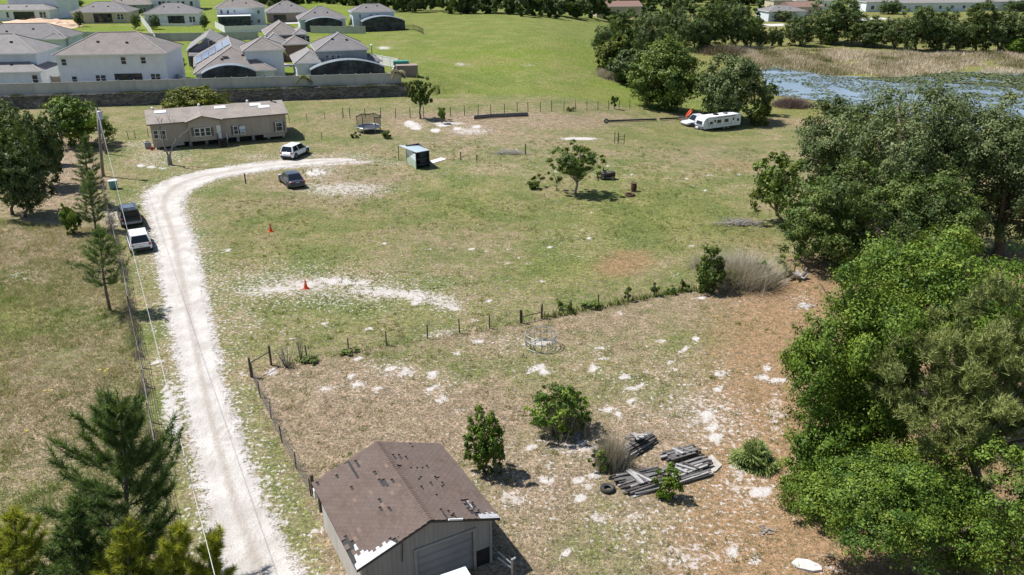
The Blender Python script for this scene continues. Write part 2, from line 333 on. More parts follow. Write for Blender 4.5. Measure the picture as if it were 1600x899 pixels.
# single pale patches, as worn in the photograph (x, y, rx, ry)
SP = [(612, 577, 10, 6), (635, 581, 13, 5), (675, 586, 12, 6), (560, 602, 11, 8), (586, 609, 7, 5), (674, 609, 13, 6), (690, 624, 14, 6), (721, 642, 9, 5), (560, 560, 9, 4), (546, 588, 8, 4), (425, 581, 13, 6), (425, 582, 10, 5), (511, 607, 11, 5), (785, 552, 11, 3), (712, 552, 10, 4), (744, 535, 12, 3),
      (1032, 533, 9, 4), (1024, 546, 7, 3), (1076, 545, 6, 3), (1062, 551, 6, 3), (1049, 564, 7, 3), (1050, 575, 7, 3), (978, 588, 12, 5), (987, 606, 11, 4), (983, 628, 8, 7), (1126, 585, 16, 5), (1108, 592, 9, 3), (1191, 590, 11, 5), (1161, 600, 6, 4), (1123, 606, 6, 4), (844, 575, 14, 6), (852, 583, 10, 4), (825, 580, 7, 4),
      (926, 576, 9, 6), (938, 545, 9, 3), (942, 559, 10, 3), (1096, 466, 11, 3), (968, 490, 8, 3), (1010, 610, 6, 3), (950, 640, 14, 6), (965, 650, 8, 6), (1104, 648, 12, 10), (1090, 660, 8, 6), (892, 552, 7, 3), (1000, 600, 5, 3), (1170, 622, 4, 3), (1088, 530, 9, 5),
      (832, 699, 9, 6), (912, 695, 11, 6), (854, 752, 14, 9), (852, 727, 8, 6), (907, 752, 12, 6), (922, 762, 8, 6), (934, 806, 15, 7), (994, 807, 12, 7), (888, 865, 10, 9), (972, 846, 9, 7), (972, 861, 9, 6), (907, 779, 6, 4), (1008, 864, 4, 3), (928, 741, 8, 6), (1118, 685, 16, 9), (1110, 669, 10, 8), (975, 838, 7, 4), (1180, 770, 14, 10), (1160, 745, 12, 6), (1080, 884, 14, 5), (1180, 872, 16, 8), (1140, 862, 6, 8),
      (602, 381, 5, 2), (667, 389, 5, 2), (683, 389, 4, 2), (735, 390, 4, 2), (763, 393, 4, 2), (796, 389, 4, 2), (628, 386, 3, 1.5), (705, 388, 3, 1.5), (772, 410, 5, 2), (793, 411, 4, 1.5), (896, 352, 5, 2), (908, 358, 4, 1.5), (926, 332, 4, 1.5), (919, 372, 4, 2), (934, 378, 4, 2), (859, 386, 4, 2), (849, 398, 4, 2), (1043, 279, 4, 1.5), (1072, 279, 3, 1.3), (1085, 291, 4, 1.5), (1100, 298, 5, 2), (1131, 306, 3, 1.5), (1108, 274, 5, 1.5), (1154, 273, 4, 1.5), (986, 273, 4, 1.3), (976, 274, 3, 1), (1082, 384, 6, 3), (1056, 430, 5, 3), (869, 316, 4, 1.5), (905, 322, 3, 1.5), (808, 402, 4, 2), (824, 412, 5, 2), (845, 440, 6, 2),
      (505, 507, 9, 3), (513, 516, 5, 2), (457, 531, 7, 3), (442, 521, 7, 4), (410, 503, 5, 3), (575, 514, 5, 2), (738, 500, 6, 3), (766, 471, 7, 3), (650, 473, 12, 4), (356, 391, 8, 3), (220, 259, 8, 3), (236, 261, 7, 3), (254, 263, 5, 2.5), (232, 340, 4, 3), (246, 567, 9, 4), (211, 454, 5, 2), (251, 547, 6, 2), (262, 456, 10, 5), (98, 371, 5, 2), (25, 430, 10, 4), (40, 437, 6, 4), (380, 586, 10, 4), (498, 830, 10, 6),
      (1258, 478, 14, 5), (1200, 575, 10, 5), (1214, 595, 20, 3), (1222, 645, 12, 3), (1200, 770, 8, 5), (1150, 722, 10, 5), (640, 192, 10, 4), (650, 201, 9, 3), (692, 196, 12, 3), (680, 204, 10, 4), (715, 201, 8, 3), (745, 198, 9, 3), (870, 268, 3, 2), (950, 260, 4, 1.2), (320, 256, 4, 1)]
for cx, cy, rx, ry in SP: sand = np.maximum(sand, .74 * np.exp(-.8 * (((PX - cx) / (rx * .95)) ** 2 + ((PY - cy) / (ry * 1.0)) ** 2)))
dd = segdist(GX, GY, DMID); DW = sorted([((a.y + b.y) / 2, (Vector((a.x, a.y)) - Vector((b.x, b.y))).length / 2) for a, b in zip(DL, DR)][:13]); hw = np.interp(GY, [q[0] for q in DW], [q[1] for q in DW])
sand = np.maximum(sand, .44 * np.exp(-(np.maximum(dd - hw + .35, 0) / 0.7) ** 2) * (GY < 92)); sand = np.maximum(sand, .34 * np.exp(-(np.maximum(dd - hw, 0) / 2.2) ** 2) * (vnoise(GX, GY, 2.3, 5) > .35))
# red-ish dirt by the building lots, pond bed
POND = [(1186, 109), (1215, 104), (1262, 112), (1300, 119), (1400, 122), (1470, 114), (1560, 112), (1700, 116), (1850, 150), (1850, 230), (1500, 205), (1350, 176), (1290, 160), (1240, 153), (1212, 150), (1196, 138)]
bank = ss(0, 6, GX - 38) * ss(118, 126, GY) * (GY < 330)
red = np.maximum(red, .45 * bank); green -= .1 * bank
NX, NY = len(xs), len(ys)
idx = np.arange(NX * NY).reshape(NY, NX)
F = np.stack([idx[:-1, :-1].ravel(), idx[:-1, 1:].ravel(), idx[1:, 1:].ravel(), idx[1:, :-1].ravel()], 1)
micro = ((vnoise(GX, GY, .9, 8) - .5) * .06 + (vnoise(GX, GY, .4, 9) - .5) * .05) * ss(0, 1.0, dd - hw)
GZ2 = GZ + micro * (GY < 120)
k = NT('ground_surface'); P = k.pos()
n1 = k.noise(P, 0.22, 4, .6); n2 = k.noise(P, 1.3, 4, .65); n3 = k.noise(P, 6.0, 3, .7); n4 = k.noise(P, 22.0, 2, .6); n0 = k.noise(P, .05, 3)
ga = k.attr('green'); sa = k.attr('sand'); ra = k.attr('red'); la = k.attr('lush')
gf = k.math('ADD', ga, k.math('MULTIPLY', k.math('SUBTRACT', n1, .5), 1.0)); gf = k.math('ADD', gf, k.math('MULTIPLY', k.math('SUBTRACT', n2, .5), .8)); gf = k.math('ADD', gf, k.math('MULTIPLY', k.math('SUBTRACT', n3, .5), 0.95)); gf = k.math('ADD', gf, k.math('MULTIPLY', k.math('SUBTRACT', n4, .5), .6))
tan_ = k.mix(k.smooth(n2, .35, .65), (.375, .278, .222), (.24, .178, .140)); grn = k.mix(k.smooth(n1, .35, .65), (.225, .226, .088), (.140, .168, .054))
c = k.mix(k.smooth(gf, .18, .82), tan_, grn)
lsh = k.mix(k.smooth(n2, .3, .7), (.21, .26, .038), (.13, .20, .03)); lsh = k.mix(k.smooth(k.noise(k.mapv(P, (1, 2.2, 1)), .045, 5, .65), .46, .66, 0, .75), lsh, (.25, .235, .09)); c = k.mix(k.math('MULTIPLY', la, k.smooth(k.math('ADD', n1, k.math('MULTIPLY', n2, .4)), .45, .75, .55, 1.0)), c, lsh)
ndl = k.mix(k.smooth(n3, .3, .7), (.41, .26, .165), (.25, .155, .10)); c = k.mix(k.smooth(k.math('ADD', k.math('ADD', ra, k.math('MULTIPLY', k.math('SUBTRACT', n2, .5), .9)), k.math('MULTIPLY', k.math('SUBTRACT', n3, .5), .7)), .28, .9, 0, .9), c, ndl)
c = k.mix(1.0, c, k.mix(k.smooth(n4, .3, .7), (.58, .59, .54), (1.32, 1.30, 1.28)), 'MULTIPLY')
c = k.mix(1.0, c, k.mix(k.smooth(n3, .32, .68), (.50, .54, .46), (1.36, 1.34, 1.32)), 'MULTIPLY')
n5 = k.noise(P, 2.6, 5, .8, .6); c = k.mix(1.0, c, k.mix(k.smooth(n5, .36, .64), (.62, .68, .60), (1.28, 1.25, 1.22)), 'MULTIPLY')
spk = k.noise(P, 9.0, 2, .5, .3); c = k.mix(k.math('MULTIPLY', k.smooth(spk, .60, .70), k.smooth(k.math('ADD', n1, k.math('MULTIPLY', ga, -.35)), .18, .5, .0, .6)), c, (.52, .46, .38))
sn = k.math('ADD', k.math('MULTIPLY', n2, .30), k.math('ADD', k.math('MULTIPLY', k.noise(P, 2.6, 6, .75), .45), k.math('MULTIPLY', n3, .25)))
sf = k.math('ADD', sa, sn)
sandc = k.mix(k.smooth(n3, .3, .7), (.60, .57, .545), (.46, .43, .405))
fl = k.noise(P, 4.6, 3, .55, .4); c = k.mix(k.smooth(k.math('ADD', fl, k.math('MULTIPLY', sa, .46)), .705, .80, 0, .9), c, sandc); c = k.mix(k.smooth(sf, .88, .99, 0, .9), c, k.mix(.5, sandc, (.42, .35, .30))); c = k.mix(k.smooth(sf, .92, 1.10), c, sandc)
k.l(c, k.b.inputs['Base Color']); k.b.inputs['Roughness'].default_value = .95; k.b.inputs['Specular IOR Level'].default_value = .1
k.bump(k.math('ADD', k.math('MULTIPLY', n3, .7), k.math('MULTIPLY', n4, .5)), .9, .12)
npmesh('ground', np.stack([GX, GY, GZ2], 1), F, k.m, smooth=True, kind='structure', extra=dict(green=np.clip(green, 0, 1), sand=sand, red=red, lush=np.clip(lush, 0, 1)))

# driveway: sandy strip with ragged edges, two wheel tracks
def smoothpath(pts, n):
    t = np.concatenate([[0], np.cumsum([(pts[i + 1] - pts[i]).length for i in range(len(pts) - 1)])]); a = np.array([tuple(p) for p in pts])
    u = np.linspace(0, t[-1], n); o = np.stack([np.interp(u, t, a[:, j]) for j in range(3)], 1)
    for _ in range(3): o[1:-1] = (o[:-2] + 2 * o[1:-1] + o[2:]) / 4
    return o
nl = 700
# resample both edges by station
tt = np.linspace(0, len(DRV) - 1, nl); La = np.array([tuple(p) for p in DL]); Ra = np.array([tuple(p) for p in DR])
Ls = np.stack([np.interp(tt, np.arange(len(DRV)), La[:, j]) for j in range(2)], 1); Rr = np.stack([np.interp(tt, np.arange(len(DRV)), Ra[:, j]) for j in range(2)], 1)
for _ in range(60):
    for A_ in (Ls, Rr): A_[1:-1] = (A_[:-2] + A_[1:-1] + A_[2:]) / 3
L0, R0_ = Ls.copy(), Rr.copy(); dv_ = unit(Rr - Ls); L0 += dv_ * .28; R0_ -= dv_ * .28
jag = lambda s_: (vnoise(tt * 31, tt * 0, 1.3, s_) - .5) * .75 + (vnoise(tt * 31, tt * 0, 5, s_ + 1) - .5) * .7
dirv = unit(Rr - Ls); Ls = Ls - dirv * jag(1)[:, None] * .55; Rr = Rr + dirv * jag(3)[:, None] * .55
cols = 17; u = np.linspace(0, 1, cols)
XY = L0[:, None, :] * (1 - u)[None, :, None] + R0_[:, None, :] * u[None, :, None]; XY[:, 0] = Ls; XY[:, -1] = Rr
rut = -.035 * (np.exp(-((u - .27) / .1) ** 2) + np.exp(-((u - .73) / .1) ** 2)); Zd = T(XY[..., 0], XY[..., 1]) + .03 + rut[None] * .5 + (vnoise(XY[..., 0], XY[..., 1], .6, 12) - .5) * .01
edge = np.minimum(u, 1 - u); Zd = Zd - (edge < .01)[None] * .022
ii = np.arange(nl * cols).reshape(nl, cols); Fd = np.stack([ii[:-1, :-1].ravel(), ii[:-1, 1:].ravel(), ii[1:, 1:].ravel(), ii[1:, :-1].ravel()], 1)
k = NT('drive_sand'); P = k.pos(); ac = k.attr('across')
a1 = k.noise(P, .5, 4, .6); a2 = k.noise(P, 2.2, 5, .7); a3 = k.noise(P, 11, 4, .7)
mid = k.smooth(k.math('ADD', k.math('ABSOLUTE', k.math('SUBTRACT', ac, .5)), k.math('MULTIPLY', k.math('SUBTRACT', a2, .5), .3)), .02, .17, 1, 0); edg = k.smooth(k.math('ABSOLUTE', k.math('SUBTRACT', ac, .5)), .34, .52)
f = k.math('ADD', k.math('MULTIPLY', k.math('MAXIMUM', mid, k.math('MULTIPLY', edg, .35)), .21), k.math('ADD', k.math('MULTIPLY', a2, .45), k.math('MULTIPLY', a3, .45)))
white = k.mix(k.smooth(a1, .35, .65), (.57, .54, .51), (.46, .43, .40)); c = k.mix(k.smooth(f, .45, .80), white, (.34, .30, .26))
c = k.mix(k.smooth(k.math('ADD', k.math('MULTIPLY', edg, .0), k.math('ADD', k.math('MULTIPLY', a2, .6), k.math('MULTIPLY', a3, .6))), .80, .96), c, (.27, .225, .155))
c = k.mix(k.smooth(a3, .55, .75, 0, .4), c, (.30, .26, .23))
st_ = k.noise(k.mapv(P, (1, .5, 1)), 1.1, 6, .75, .5); c = k.mix(k.smooth(st_, .50, .66, 0, .62), c, (.36, .31, .27)); peb = k.noise(P, 24, 2, .6); c = k.mix(k.smooth(peb, .56, .70, 0, .45), c, (.28, .25, .23))
al = k.math('ADD', k.math('ABSOLUTE', k.math('SUBTRACT', ac, .5)), k.math('MULTIPLY', k.math('SUBTRACT', k.math('ADD', k.math('MULTIPLY', a2, .6), k.math('MULTIPLY', a3, .5)), .55), .9)); k.l(k.smooth(al, .45, .53, 1.0, 0.0), k.b.inputs['Alpha'])
k.l(c, k.b.inputs['Base Color']); k.b.inputs['Roughness'].default_value = .95; k.b.inputs['Specular IOR Level'].default_value = .1
k.bump(k.math('ADD', a3, k.math('MULTIPLY', a2, 1.5)), .8, .08)
npmesh('driveway', np.concatenate([XY.reshape(-1, 2), Zd.reshape(-1, 1)], 1), Fd, k.m, smooth=True, kind='structure', extra=dict(across=np.tile(u, nl)))

# pond water
k = NT('pond_water'); P = k.pos(); f = k.noise(P, .08, 3)
k.l(k.mix(f, (.17, .23, .30), (.25, .31, .37)), k.b.inputs['Base Color']); k.b.inputs['Roughness'].default_value = .16; k.b.inputs['IOR'].default_value = 1.33; k.b.inputs['Specular IOR Level'].default_value = 1.0  # pale blue base colour stands in for the reflected sky
k.bump(k.noise(k.mapv(P, (1, 2.2, 1)), 1.6, 4), .15, .1)
pw = [G(*p) for p in POND]; m = MB(); m.face([(p.x, p.y, -3.42) for p in pw]); m.build('water', k.m, kind='structure')
PW2 = [(p.x, p.y) for p in pw]

# ------------------------------------------------------------------ grass, pads, reeds (nobody could count them)
def blades(name, X, Y, hgt, wid, per, spread, mat, tonef=None, seed=1, lean=.5, z0=None, nd=.15):
    r = np.random.RandomState(seed); n = len(X)
    X = np.repeat(X, per) + r.normal(0, spread, n * per); Y = np.repeat(Y, per) + r.normal(0, spread, n * per)
    Z = T(X, Y) - .02 if z0 is None else np.full_like(X, z0)
    h = np.repeat(hgt, per) * (.5 + .8 * r.rand(n * per)); a = r.rand(n * per) * 2 * PI; ll = r.rand(n * per) * lean * h; b = r.rand(n * per) * 2 * PI
    w_ = np.repeat(wid, per) / 2
    p0 = np.stack([X - w_ * np.cos(a), Y - w_ * np.sin(a), Z], 1); p1 = np.stack([X + w_ * np.cos(a), Y + w_ * np.sin(a), Z], 1); p2 = np.stack([X + ll * np.cos(b), Y + ll * np.sin(b), Z + h], 1)
    V = np.stack([p0, p1, p2], 1).reshape(-1, 3); Fc = np.arange(len(V)).reshape(-1, 3)
    tn = np.repeat(tonef if tonef is not None else r.rand(n), per) + r.normal(0, nd, n * per)
    return npmesh(name, V, Fc, mat, tone=np.clip(tn, 0, 1), kind='stuff')
grassm = leafmat('grass_blades', (.46, .39, .32), (.34, .315, .19), (.20, .26, .08), .4, .1)
def scatter(n, poly, seed=0, mode='px'):
    """ground points spread evenly over the area that the outline covers"""
    r = np.random.RandomState(seed); W_ = [G(*p) for p in poly]; a = np.array([(p.x, p.y) for p in W_])
    lo, hi = a.min(0), a.max(0); X = r.uniform(lo[0], hi[0], n * 3); Y = r.uniform(lo[1], hi[1], n * 3); kk = inpoly(X, Y, [tuple(p) for p in a])
    return X[kk][:n], Y[kk][:n]
def offroad(X, Y, m_=.3):
    d = segdist(X, Y, DMID); h_ = np.interp(Y, [20, 60, 85, 100], [1.9, 2.1, 2.6, 1.6]); k_ = d > h_ + m_; return X[k_], Y[k_]
X, Y = scatter(30000, [(-250, 1010), (300, 1010), (262, 740), (232, 640), (205, 480), (180, 360), (-60, 340), (-250, 420)], 1); X, Y = offroad(X, Y)
tn = .30 + .75 * vnoise(X, Y, 3.5, 21) ** 1.2 + (vnoise(X, Y, .8, 22) - .5) * .5
tag(blades('rough_grass', X, Y, .10 + .26 * vnoise(X, Y, 2.0, 23), np.full(len(X), .035), 5, .10, grassm, tn, 2, 1.6), 'rough knee-high grass, half dry, covering the field left of the driveway', 'grass')
X, Y = scatter(38000, [(380, 1000), (392, 590), (545, 550), (846, 498), (1240, 430), (1330, 430), (1340, 1000)], 4); X, Y = offroad(X, Y)
# keep bare sand bare: thin out where the pale patches lie
xi = np.clip(np.searchsorted(xs, X), 0, NX - 1); yi = np.clip(np.searchsorted(ys, Y), 0, NY - 1); sg = sand.reshape(NY, NX)[yi, xi]; gg = green.reshape(NY, NX)[yi, xi]; rg = red.reshape(NY, NX)[yi, xi]
kk = (rs.rand(len(X)) > sg * 1.25) & (rs.rand(len(X)) > rg * .9); X, Y, gg = X[kk], Y[kk], gg[kk]
tag(blades('paddock_grass', X, Y, np.full(len(X), .07), np.full(len(X), .03), 5, .05, grassm, np.clip(gg + (vnoise(X, Y, .9, 25) - .45) * 1.2, 0, 1), 5, 1.5, nd=.25), 'short dry grass and weeds covering the brown fenced paddock', 'grass')
X, Y = scatter(40000, [(340, 590), (300, 400), (330, 300), (1180, 300), (1230, 430), (846, 498), (545, 550)], 6); X, Y = offroad(X, Y)
xw, yw = scatter(3800, [(340, 1000), (392, 590), (340, 300), (600, 225), (1180, 230), (1240, 430), (1330, 430), (1300, 1000)], 16); xw, yw = offroad(xw, yw); kk = vnoise(xw, yw, 5, 91) > .42; xw, yw = xw[kk], yw[kk]
tag(blades('scattered_weeds', xw, yw, .10 + .20 * vnoise(xw, yw, 1.0, 92), np.full(len(xw), .05), 12, .10, grassm, .35 + .6 * vnoise(xw, yw, 2.0, 93), 94, 1.1), 'taller weed tufts dotted over the pasture and the paddock', 'weeds')
xi = np.clip(np.searchsorted(xs, X), 0, NX - 1); yi = np.clip(np.searchsorted(ys, Y), 0, NY - 1); sg = sand.reshape(NY, NX)[yi, xi]; gg = green.reshape(NY, NX)[yi, xi]
kk = (rs.rand(len(X)) > sg * 1.35); X, Y, gg = X[kk], Y[kk], gg[kk]
tag(blades('pasture_grass', X, Y, np.full(len(X), .06), np.full(len(X), .045), 4, .06, grassm, np.clip(gg + (vnoise(X, Y, 1.5, 26) - .5) * .9, 0, 1), 7, 1.5, nd=.2), 'mown green and yellow grass covering the open pasture', 'grass')
# ------------------------------------------------------------------ pond plants
reedm = leafmat('reed_blades', (.15, .17, .06), (.40, .33, .22), (.66, .56, .46), .2, .1)
padm = leafmat('lily_pad_leaves', (.05, .07, .03), (.09, .12, .045), (.16, .18, .08), .05, .4)
RB = [(1085, 74), (1240, 78), (1420, 84), (1640, 84), (1900, 90), (1900, 135), (1600, 117), (1480, 115), (1400, 123), (1300, 120), (1250, 113), (1205, 106), (1186, 112), (1150, 100)]
X, Y = scatter(26000, RB, 11)
v = vnoise(X, Y * .35, 5.0, 31); tn = .1 + 1.0 * v + (vnoise(X, Y, 1.4, 32) - .5) * .5; kk = vnoise(X, Y * 1.6, 7, 34) > .22; X, Y, tn = X[kk], Y[kk], tn[kk]
tag(blades('reed_bed', X, Y, .35 + .85 * vnoise(X, Y, 5, 33), np.full(len(X), .16), 4, .4, reedm, tn, 12, .8), 'wide bed of pale dry reeds along the far side of the pond', 'reeds')
def pads(name, poly, n, seed, thr, label):
    r = np.random.RandomState(seed); X, Y = scatter(n, poly, seed)
    inp = inpoly(X, Y, PW2); kk = inp & (vnoise(X, Y, 4, seed + 3) * .6 + vnoise(X, Y, 1.3, seed + 4) * .4 + .1 * r.rand(len(X)) > thr); X, Y = X[kk], Y[kk]; n = len(X)
    a = np.linspace(0, 2 * PI, 7)[:-1]; R_ = .12 + .16 * r.rand(n)
    V = np.stack([X[:, None] + R_[:, None] * np.cos(a), Y[:, None] + R_[:, None] * np.sin(a), -3.385 + .16 * r.rand(n)[:, None] * (np.cos(a + r.rand(n)[:, None] * 6) * .5 + .5)], 2).reshape(-1, 3)
    tag(npmesh(name, V, np.arange(len(V)).reshape(-1, 6), padm, tone=r.rand(n), kind='stuff'), label, 'lily pads')
pads('lily_pads', POND, 17000, 41, .52, 'lily pads scattered over the open blue water of the pond')
pads('dense_lily_pads', [(1330, 122), (1400, 122), (1480, 113), (1700, 116), (1720, 150), (1620, 150), (1580, 138), (1500, 132), (1400, 130)], 20000, 44, .36, 'dense mat of lily pads at the reedy edge of the pond')

# ------------------------------------------------------------------ trees
bark = pm('bark_brown', (.20, .16, .12), (.10, .08, .065), 6, .9, bump=.6, stretch=(1, 1, .25))
bark_grey = pm('bark_grey', (.30, .28, .26), (.17, .155, .14), 6, .9, bump=.6, stretch=(1, 1, .25))
L_OAK = leafmat('leaf_oak', (.042, .074, .018), (.088, .138, .030), (.175, .23, .055))
L_GREY = leafmat('leaf_grey_oak', (.052, .080, .026), (.105, .145, .048), (.20, .235, .10))
L_LIME = leafmat('leaf_lime', (.045, .095, .010), (.098, .172, .020), (.22, .295, .04), .22)
L_LIME2 = leafmat('leaf_deep_lime', (.035, .080, .014), (.085, .155, .020), (.20, .27, .035), .2)
L_YEL = leafmat('leaf_yellow_green', (.06, .09, .014), (.125, .155, .025), (.23, .24, .04), .3)
L_MID = leafmat('leaf_mid', (.050, .095, .018), (.105, .160, .030), (.20, .25, .055))
L_PINE = leafmat('needle_green', (.045, .085, .026), (.100, .165, .048), (.23, .30, .09), .3)
L_PINE2 = leafmat('needle_olive', (.115, .145, .045), (.225, .265, .085), (.38, .41, .16), .25)
L_PINE3 = leafmat('needle_yellow', (.14, .19, .03), (.32, .35, .045), (.52, .52, .09), .42)
L_FAR = leafmat('leaf_far', (.042, .072, .024), (.082, .125, .038), (.155, .20, .065))
L_FAR2 = leafmat('leaf_far_light', (.050, .080, .020), (.09, .13, .032), (.17, .20, .055))
L_BRUSH = leafmat('dry_twigs', (.16, .135, .11), (.27, .23, .19), (.40, .36, .31), .05)

def crown_arrays(n, leaf, seed, lobes=16, radii=(1, 1, 1), flat=-.35, tight=.42, gaps=.0):
    """leaf faces spread in clumps over the lobes of a crown; unit sized (radius 1) before radii are applied"""
    r = np.random.RandomState(seed)
    D = unit(r.normal(size=(lobes * 4, 3))); D = D[D[:, 2] > flat][:lobes]; m_ = len(D)
    # push the lobes apart
    for _ in range(12):
        df = D[:, None] - D[None]; d2 = (df ** 2).sum(-1) + np.eye(m_) * 9; D = unit(D + .06 * (df / d2[..., None] ** 1.5).sum(1)); D[:, 2] = np.maximum(D[:, 2], flat)
    lr = tight * (.55 + .95 * r.rand(m_) ** 1.5); C_ = D * (1.0 - lr * .8)[:, None] * (.66 + .44 * r.rand(m_))[:, None]
    C_ = np.vstack([C_, r.normal(0, .25, (3, 3))]); lr = np.append(lr, [.45] * 3)
    lt = r.normal(0, .15, len(lr))
    # clumps
    k = max(8, int(n / (42 if n < 20000 else 85))); li = r.choice(len(lr), k, p=lr ** 2 / (lr ** 2).sum())
    cd_ = unit(r.normal(size=(k, 3)) + np.array([0, 0, .35]) + .8 * unit(C_[li])); cr = (.22 + .25 * r.rand(k)) * np.clip(tight, .2, .5)
    cc = C_[li] + cd_ * (lr[li] * (.72 + .4 * r.rand(k)))[:, None]
    keep = r.rand(k) > gaps; cc, cd_, li, cr = cc[keep], cd_[keep], li[keep], cr[keep]; k = len(cc)
    fi = r.rand(k) < .22; cc[fi] = unit(r.normal(size=(int(fi.sum()), 3))) * (r.rand(int(fi.sum())) ** .5 * .62)[:, None]; cc[fi, 2] = np.maximum(cc[fi, 2], flat * .7); cr[fi] *= 1.6
    ct = .5 + lt[li] + r.normal(0, .10, k) + .10 * cd_[:, 2]  # clumps facing up get lighter, top light painted into the leaf tone
    ci = r.randint(0, k, n); off = r.normal(size=(n, 3)) * .5; off[:, 2] *= .75
    Pp = cc[ci] + off * cr[ci][:, None]
    nrm = unit(.5 * unit(off) + 1.0 * cd_[ci] + .55 * r.normal(size=(n, 3)) + np.array([0, 0, .2]))
    rad = np.array(radii, float); Pw = Pp * rad
    nrm = unit(nrm / rad * rad.mean()); a = unit(np.cross(nrm, r.normal(size=(n, 3)))); b = np.cross(nrm, a)
    s_ = leaf * (.55 + .8 * r.rand(n)); s1 = (a * s_[:, None]); s2 = b * (s_ * (.42 + .25 * r.rand(n)))[:, None]
    V = np.stack([Pw - s1, Pw + s2 + nrm * (s_ * .18)[:, None], Pw + s1, Pw - s2 + nrm * (s_ * .18)[:, None]], 1).reshape(-1, 3)
    tone = np.clip(ct[ci] + r.normal(0, .18, n), 0, 1)
    return V, np.arange(len(V)).reshape(-1, 4), tone, C_ * rad, lr
CROWNS = {}
def trunk_mesh(h0, C_, rbase, seed, n=8, nl=7):
    """tapered trunk from the ground (origin) into the lobes; C_ lobe centres relative to the ground"""
    r = random.Random(seed); m = MB(); top = Vector((sum(c[0] for c in C_) / len(C_), sum(c[1] for c in C_) / len(C_), max(h0, .3)))
    j = lambda s: Vector((r.uniform(-s, s), r.uniform(-s, s), 0))
    m.tube([(0, 0, -.15), (0, 0, top.z * .25), top * .6 + j(rbase), top], [rbase * 1.5, rbase * 1.05, rbase * .9, rbase * .75], n)
    order = sorted(range(len(C_)), key=lambda i: r.random())[:nl]
    for i in order:
        c = Vector(C_[i]); a = top * (.75 + .25 * r.random()); md = a.lerp(c, .5) + Vector((0, 0, (c - a).length * .12)) + j((c - a).length * .1)
        m.tube([a, a.lerp(md, .5), md, c], [rbase * .6, rbase * .5, rbase * .36, rbase * .14], 6)
        for _ in range(3):
            e = c + Vector((r.uniform(-1, 1), r.uniform(-1, 1), r.uniform(-.3, 1))) * (c - a).length * .10
            m.tube([md.lerp(c, r.uniform(.2, .9)), e], [rbase * .2, rbase * .05], 4, cap=False)
    return m
def fit(base, bb):
    """ground point, centre height and half sizes of a crown seen in the box bb=(x0,y0,x1,y1), standing at base"""
    P = G(*base); cx, cy = (bb[0] + bb[2]) / 2, (bb[1] + bb[3]) / 2
    c = hit_vertical(cx, cy, P, (0, 1, 0)); Zc_ = depth(c); a = (bb[2] - bb[0]) / 2 * Zc_ / FPX
    d = Vector(ray(cx, cy)); ph = math.atan2(-d.z, math.hypot(d.x, d.y)); hh = (bb[3] - bb[1]) / 2 * Zc_ / FPX
    cv = math.sqrt(max(hh * hh - (a * .8 * math.sin(ph)) ** 2, (hh * .55) ** 2)) / math.cos(ph)
    return P, c.x - P.x, c.z - P.z, a, cv
def tree(name, label, base, bb, leafm=L_OAK, n=6000, px=2.6, seed=0, group=None, cat='tree', lobes=16, tight=.42, depth_r=.85, bk=None, rb=None, share=None, trunk=True, gaps=0., nl=7, crownname='crown', flat=-.35):
    P, ox, oz, a, c = fit(base, bb); Zc_ = depth(P)
    if name == 'distant_tree' and base[0] > 1230: a *= 1.15; c *= 1.10; oz *= 1.04
    root = thing(name, label, cat, P, 0, group); rb = rb or max(.06, min(.45, a * .075))
    if crownname == 'foliage': c = (oz + c) * .56; oz = c * .86
    cbot = oz - c
    if share is not None:
        key = share
        if key not in CROWNS:
            V, Fc, tn, C_, lr = crown_arrays(12000, .042, 900 + key, 34, flat=-.98, tight=.34); me = npmesh('crown', V, Fc, leafm, tone=tn); CROWNS[key] = (me.data, C_); bpy.data.objects.remove(me)
        me, C_ = CROWNS[key]
        kk = (key, leafm.name)
        o = bpy.data.objects.new(crownname, me); o.material_slots[0].link = 'OBJECT'; o.material_slots[0].material = leafm; COL.objects.link(o); o.parent = root; o.location = (ox, 0, oz); o.scale = (a, a * depth_r, c); o.rotation_euler = (0, 0, 0)
        Cw = [(q[0] * a + ox, q[1] * a * depth_r, q[2] * c + oz) for q in C_]
    else:
        leaf = px * Zc_ / FPX
        V, Fc, tn, C_, lr = crown_arrays(n, leaf, seed, lobes, (a, a * depth_r, c), tight=tight, gaps=gaps, flat=flat)
        V = V + np.array([ox, 0, oz]); npmesh(crownname, V, Fc, leafm, tone=tn, parent=root); Cw = C_ + np.array([ox, 0, oz])
    if trunk:
        h0 = max(.25 * (oz + c), min(cbot + .3 * c, oz))
        trunk_mesh(h0, [tuple(q) for q in Cw], rb, seed + 5, nl=nl).build('trunk', bk or bark, root, smooth=True)
    return root
def bush(name, label, base, bb, leafm=L_MID, n=1500, px=2.6, seed=0, cat='bush', **kw):
    kw.setdefault('tight', .5); kw.setdefault('lobes', 9); kw.setdefault('flat', -.9); return tree(name, label, base, bb, leafm, n, px, seed, None, cat, crownname='foliage', rb=.05, nl=6, **kw)

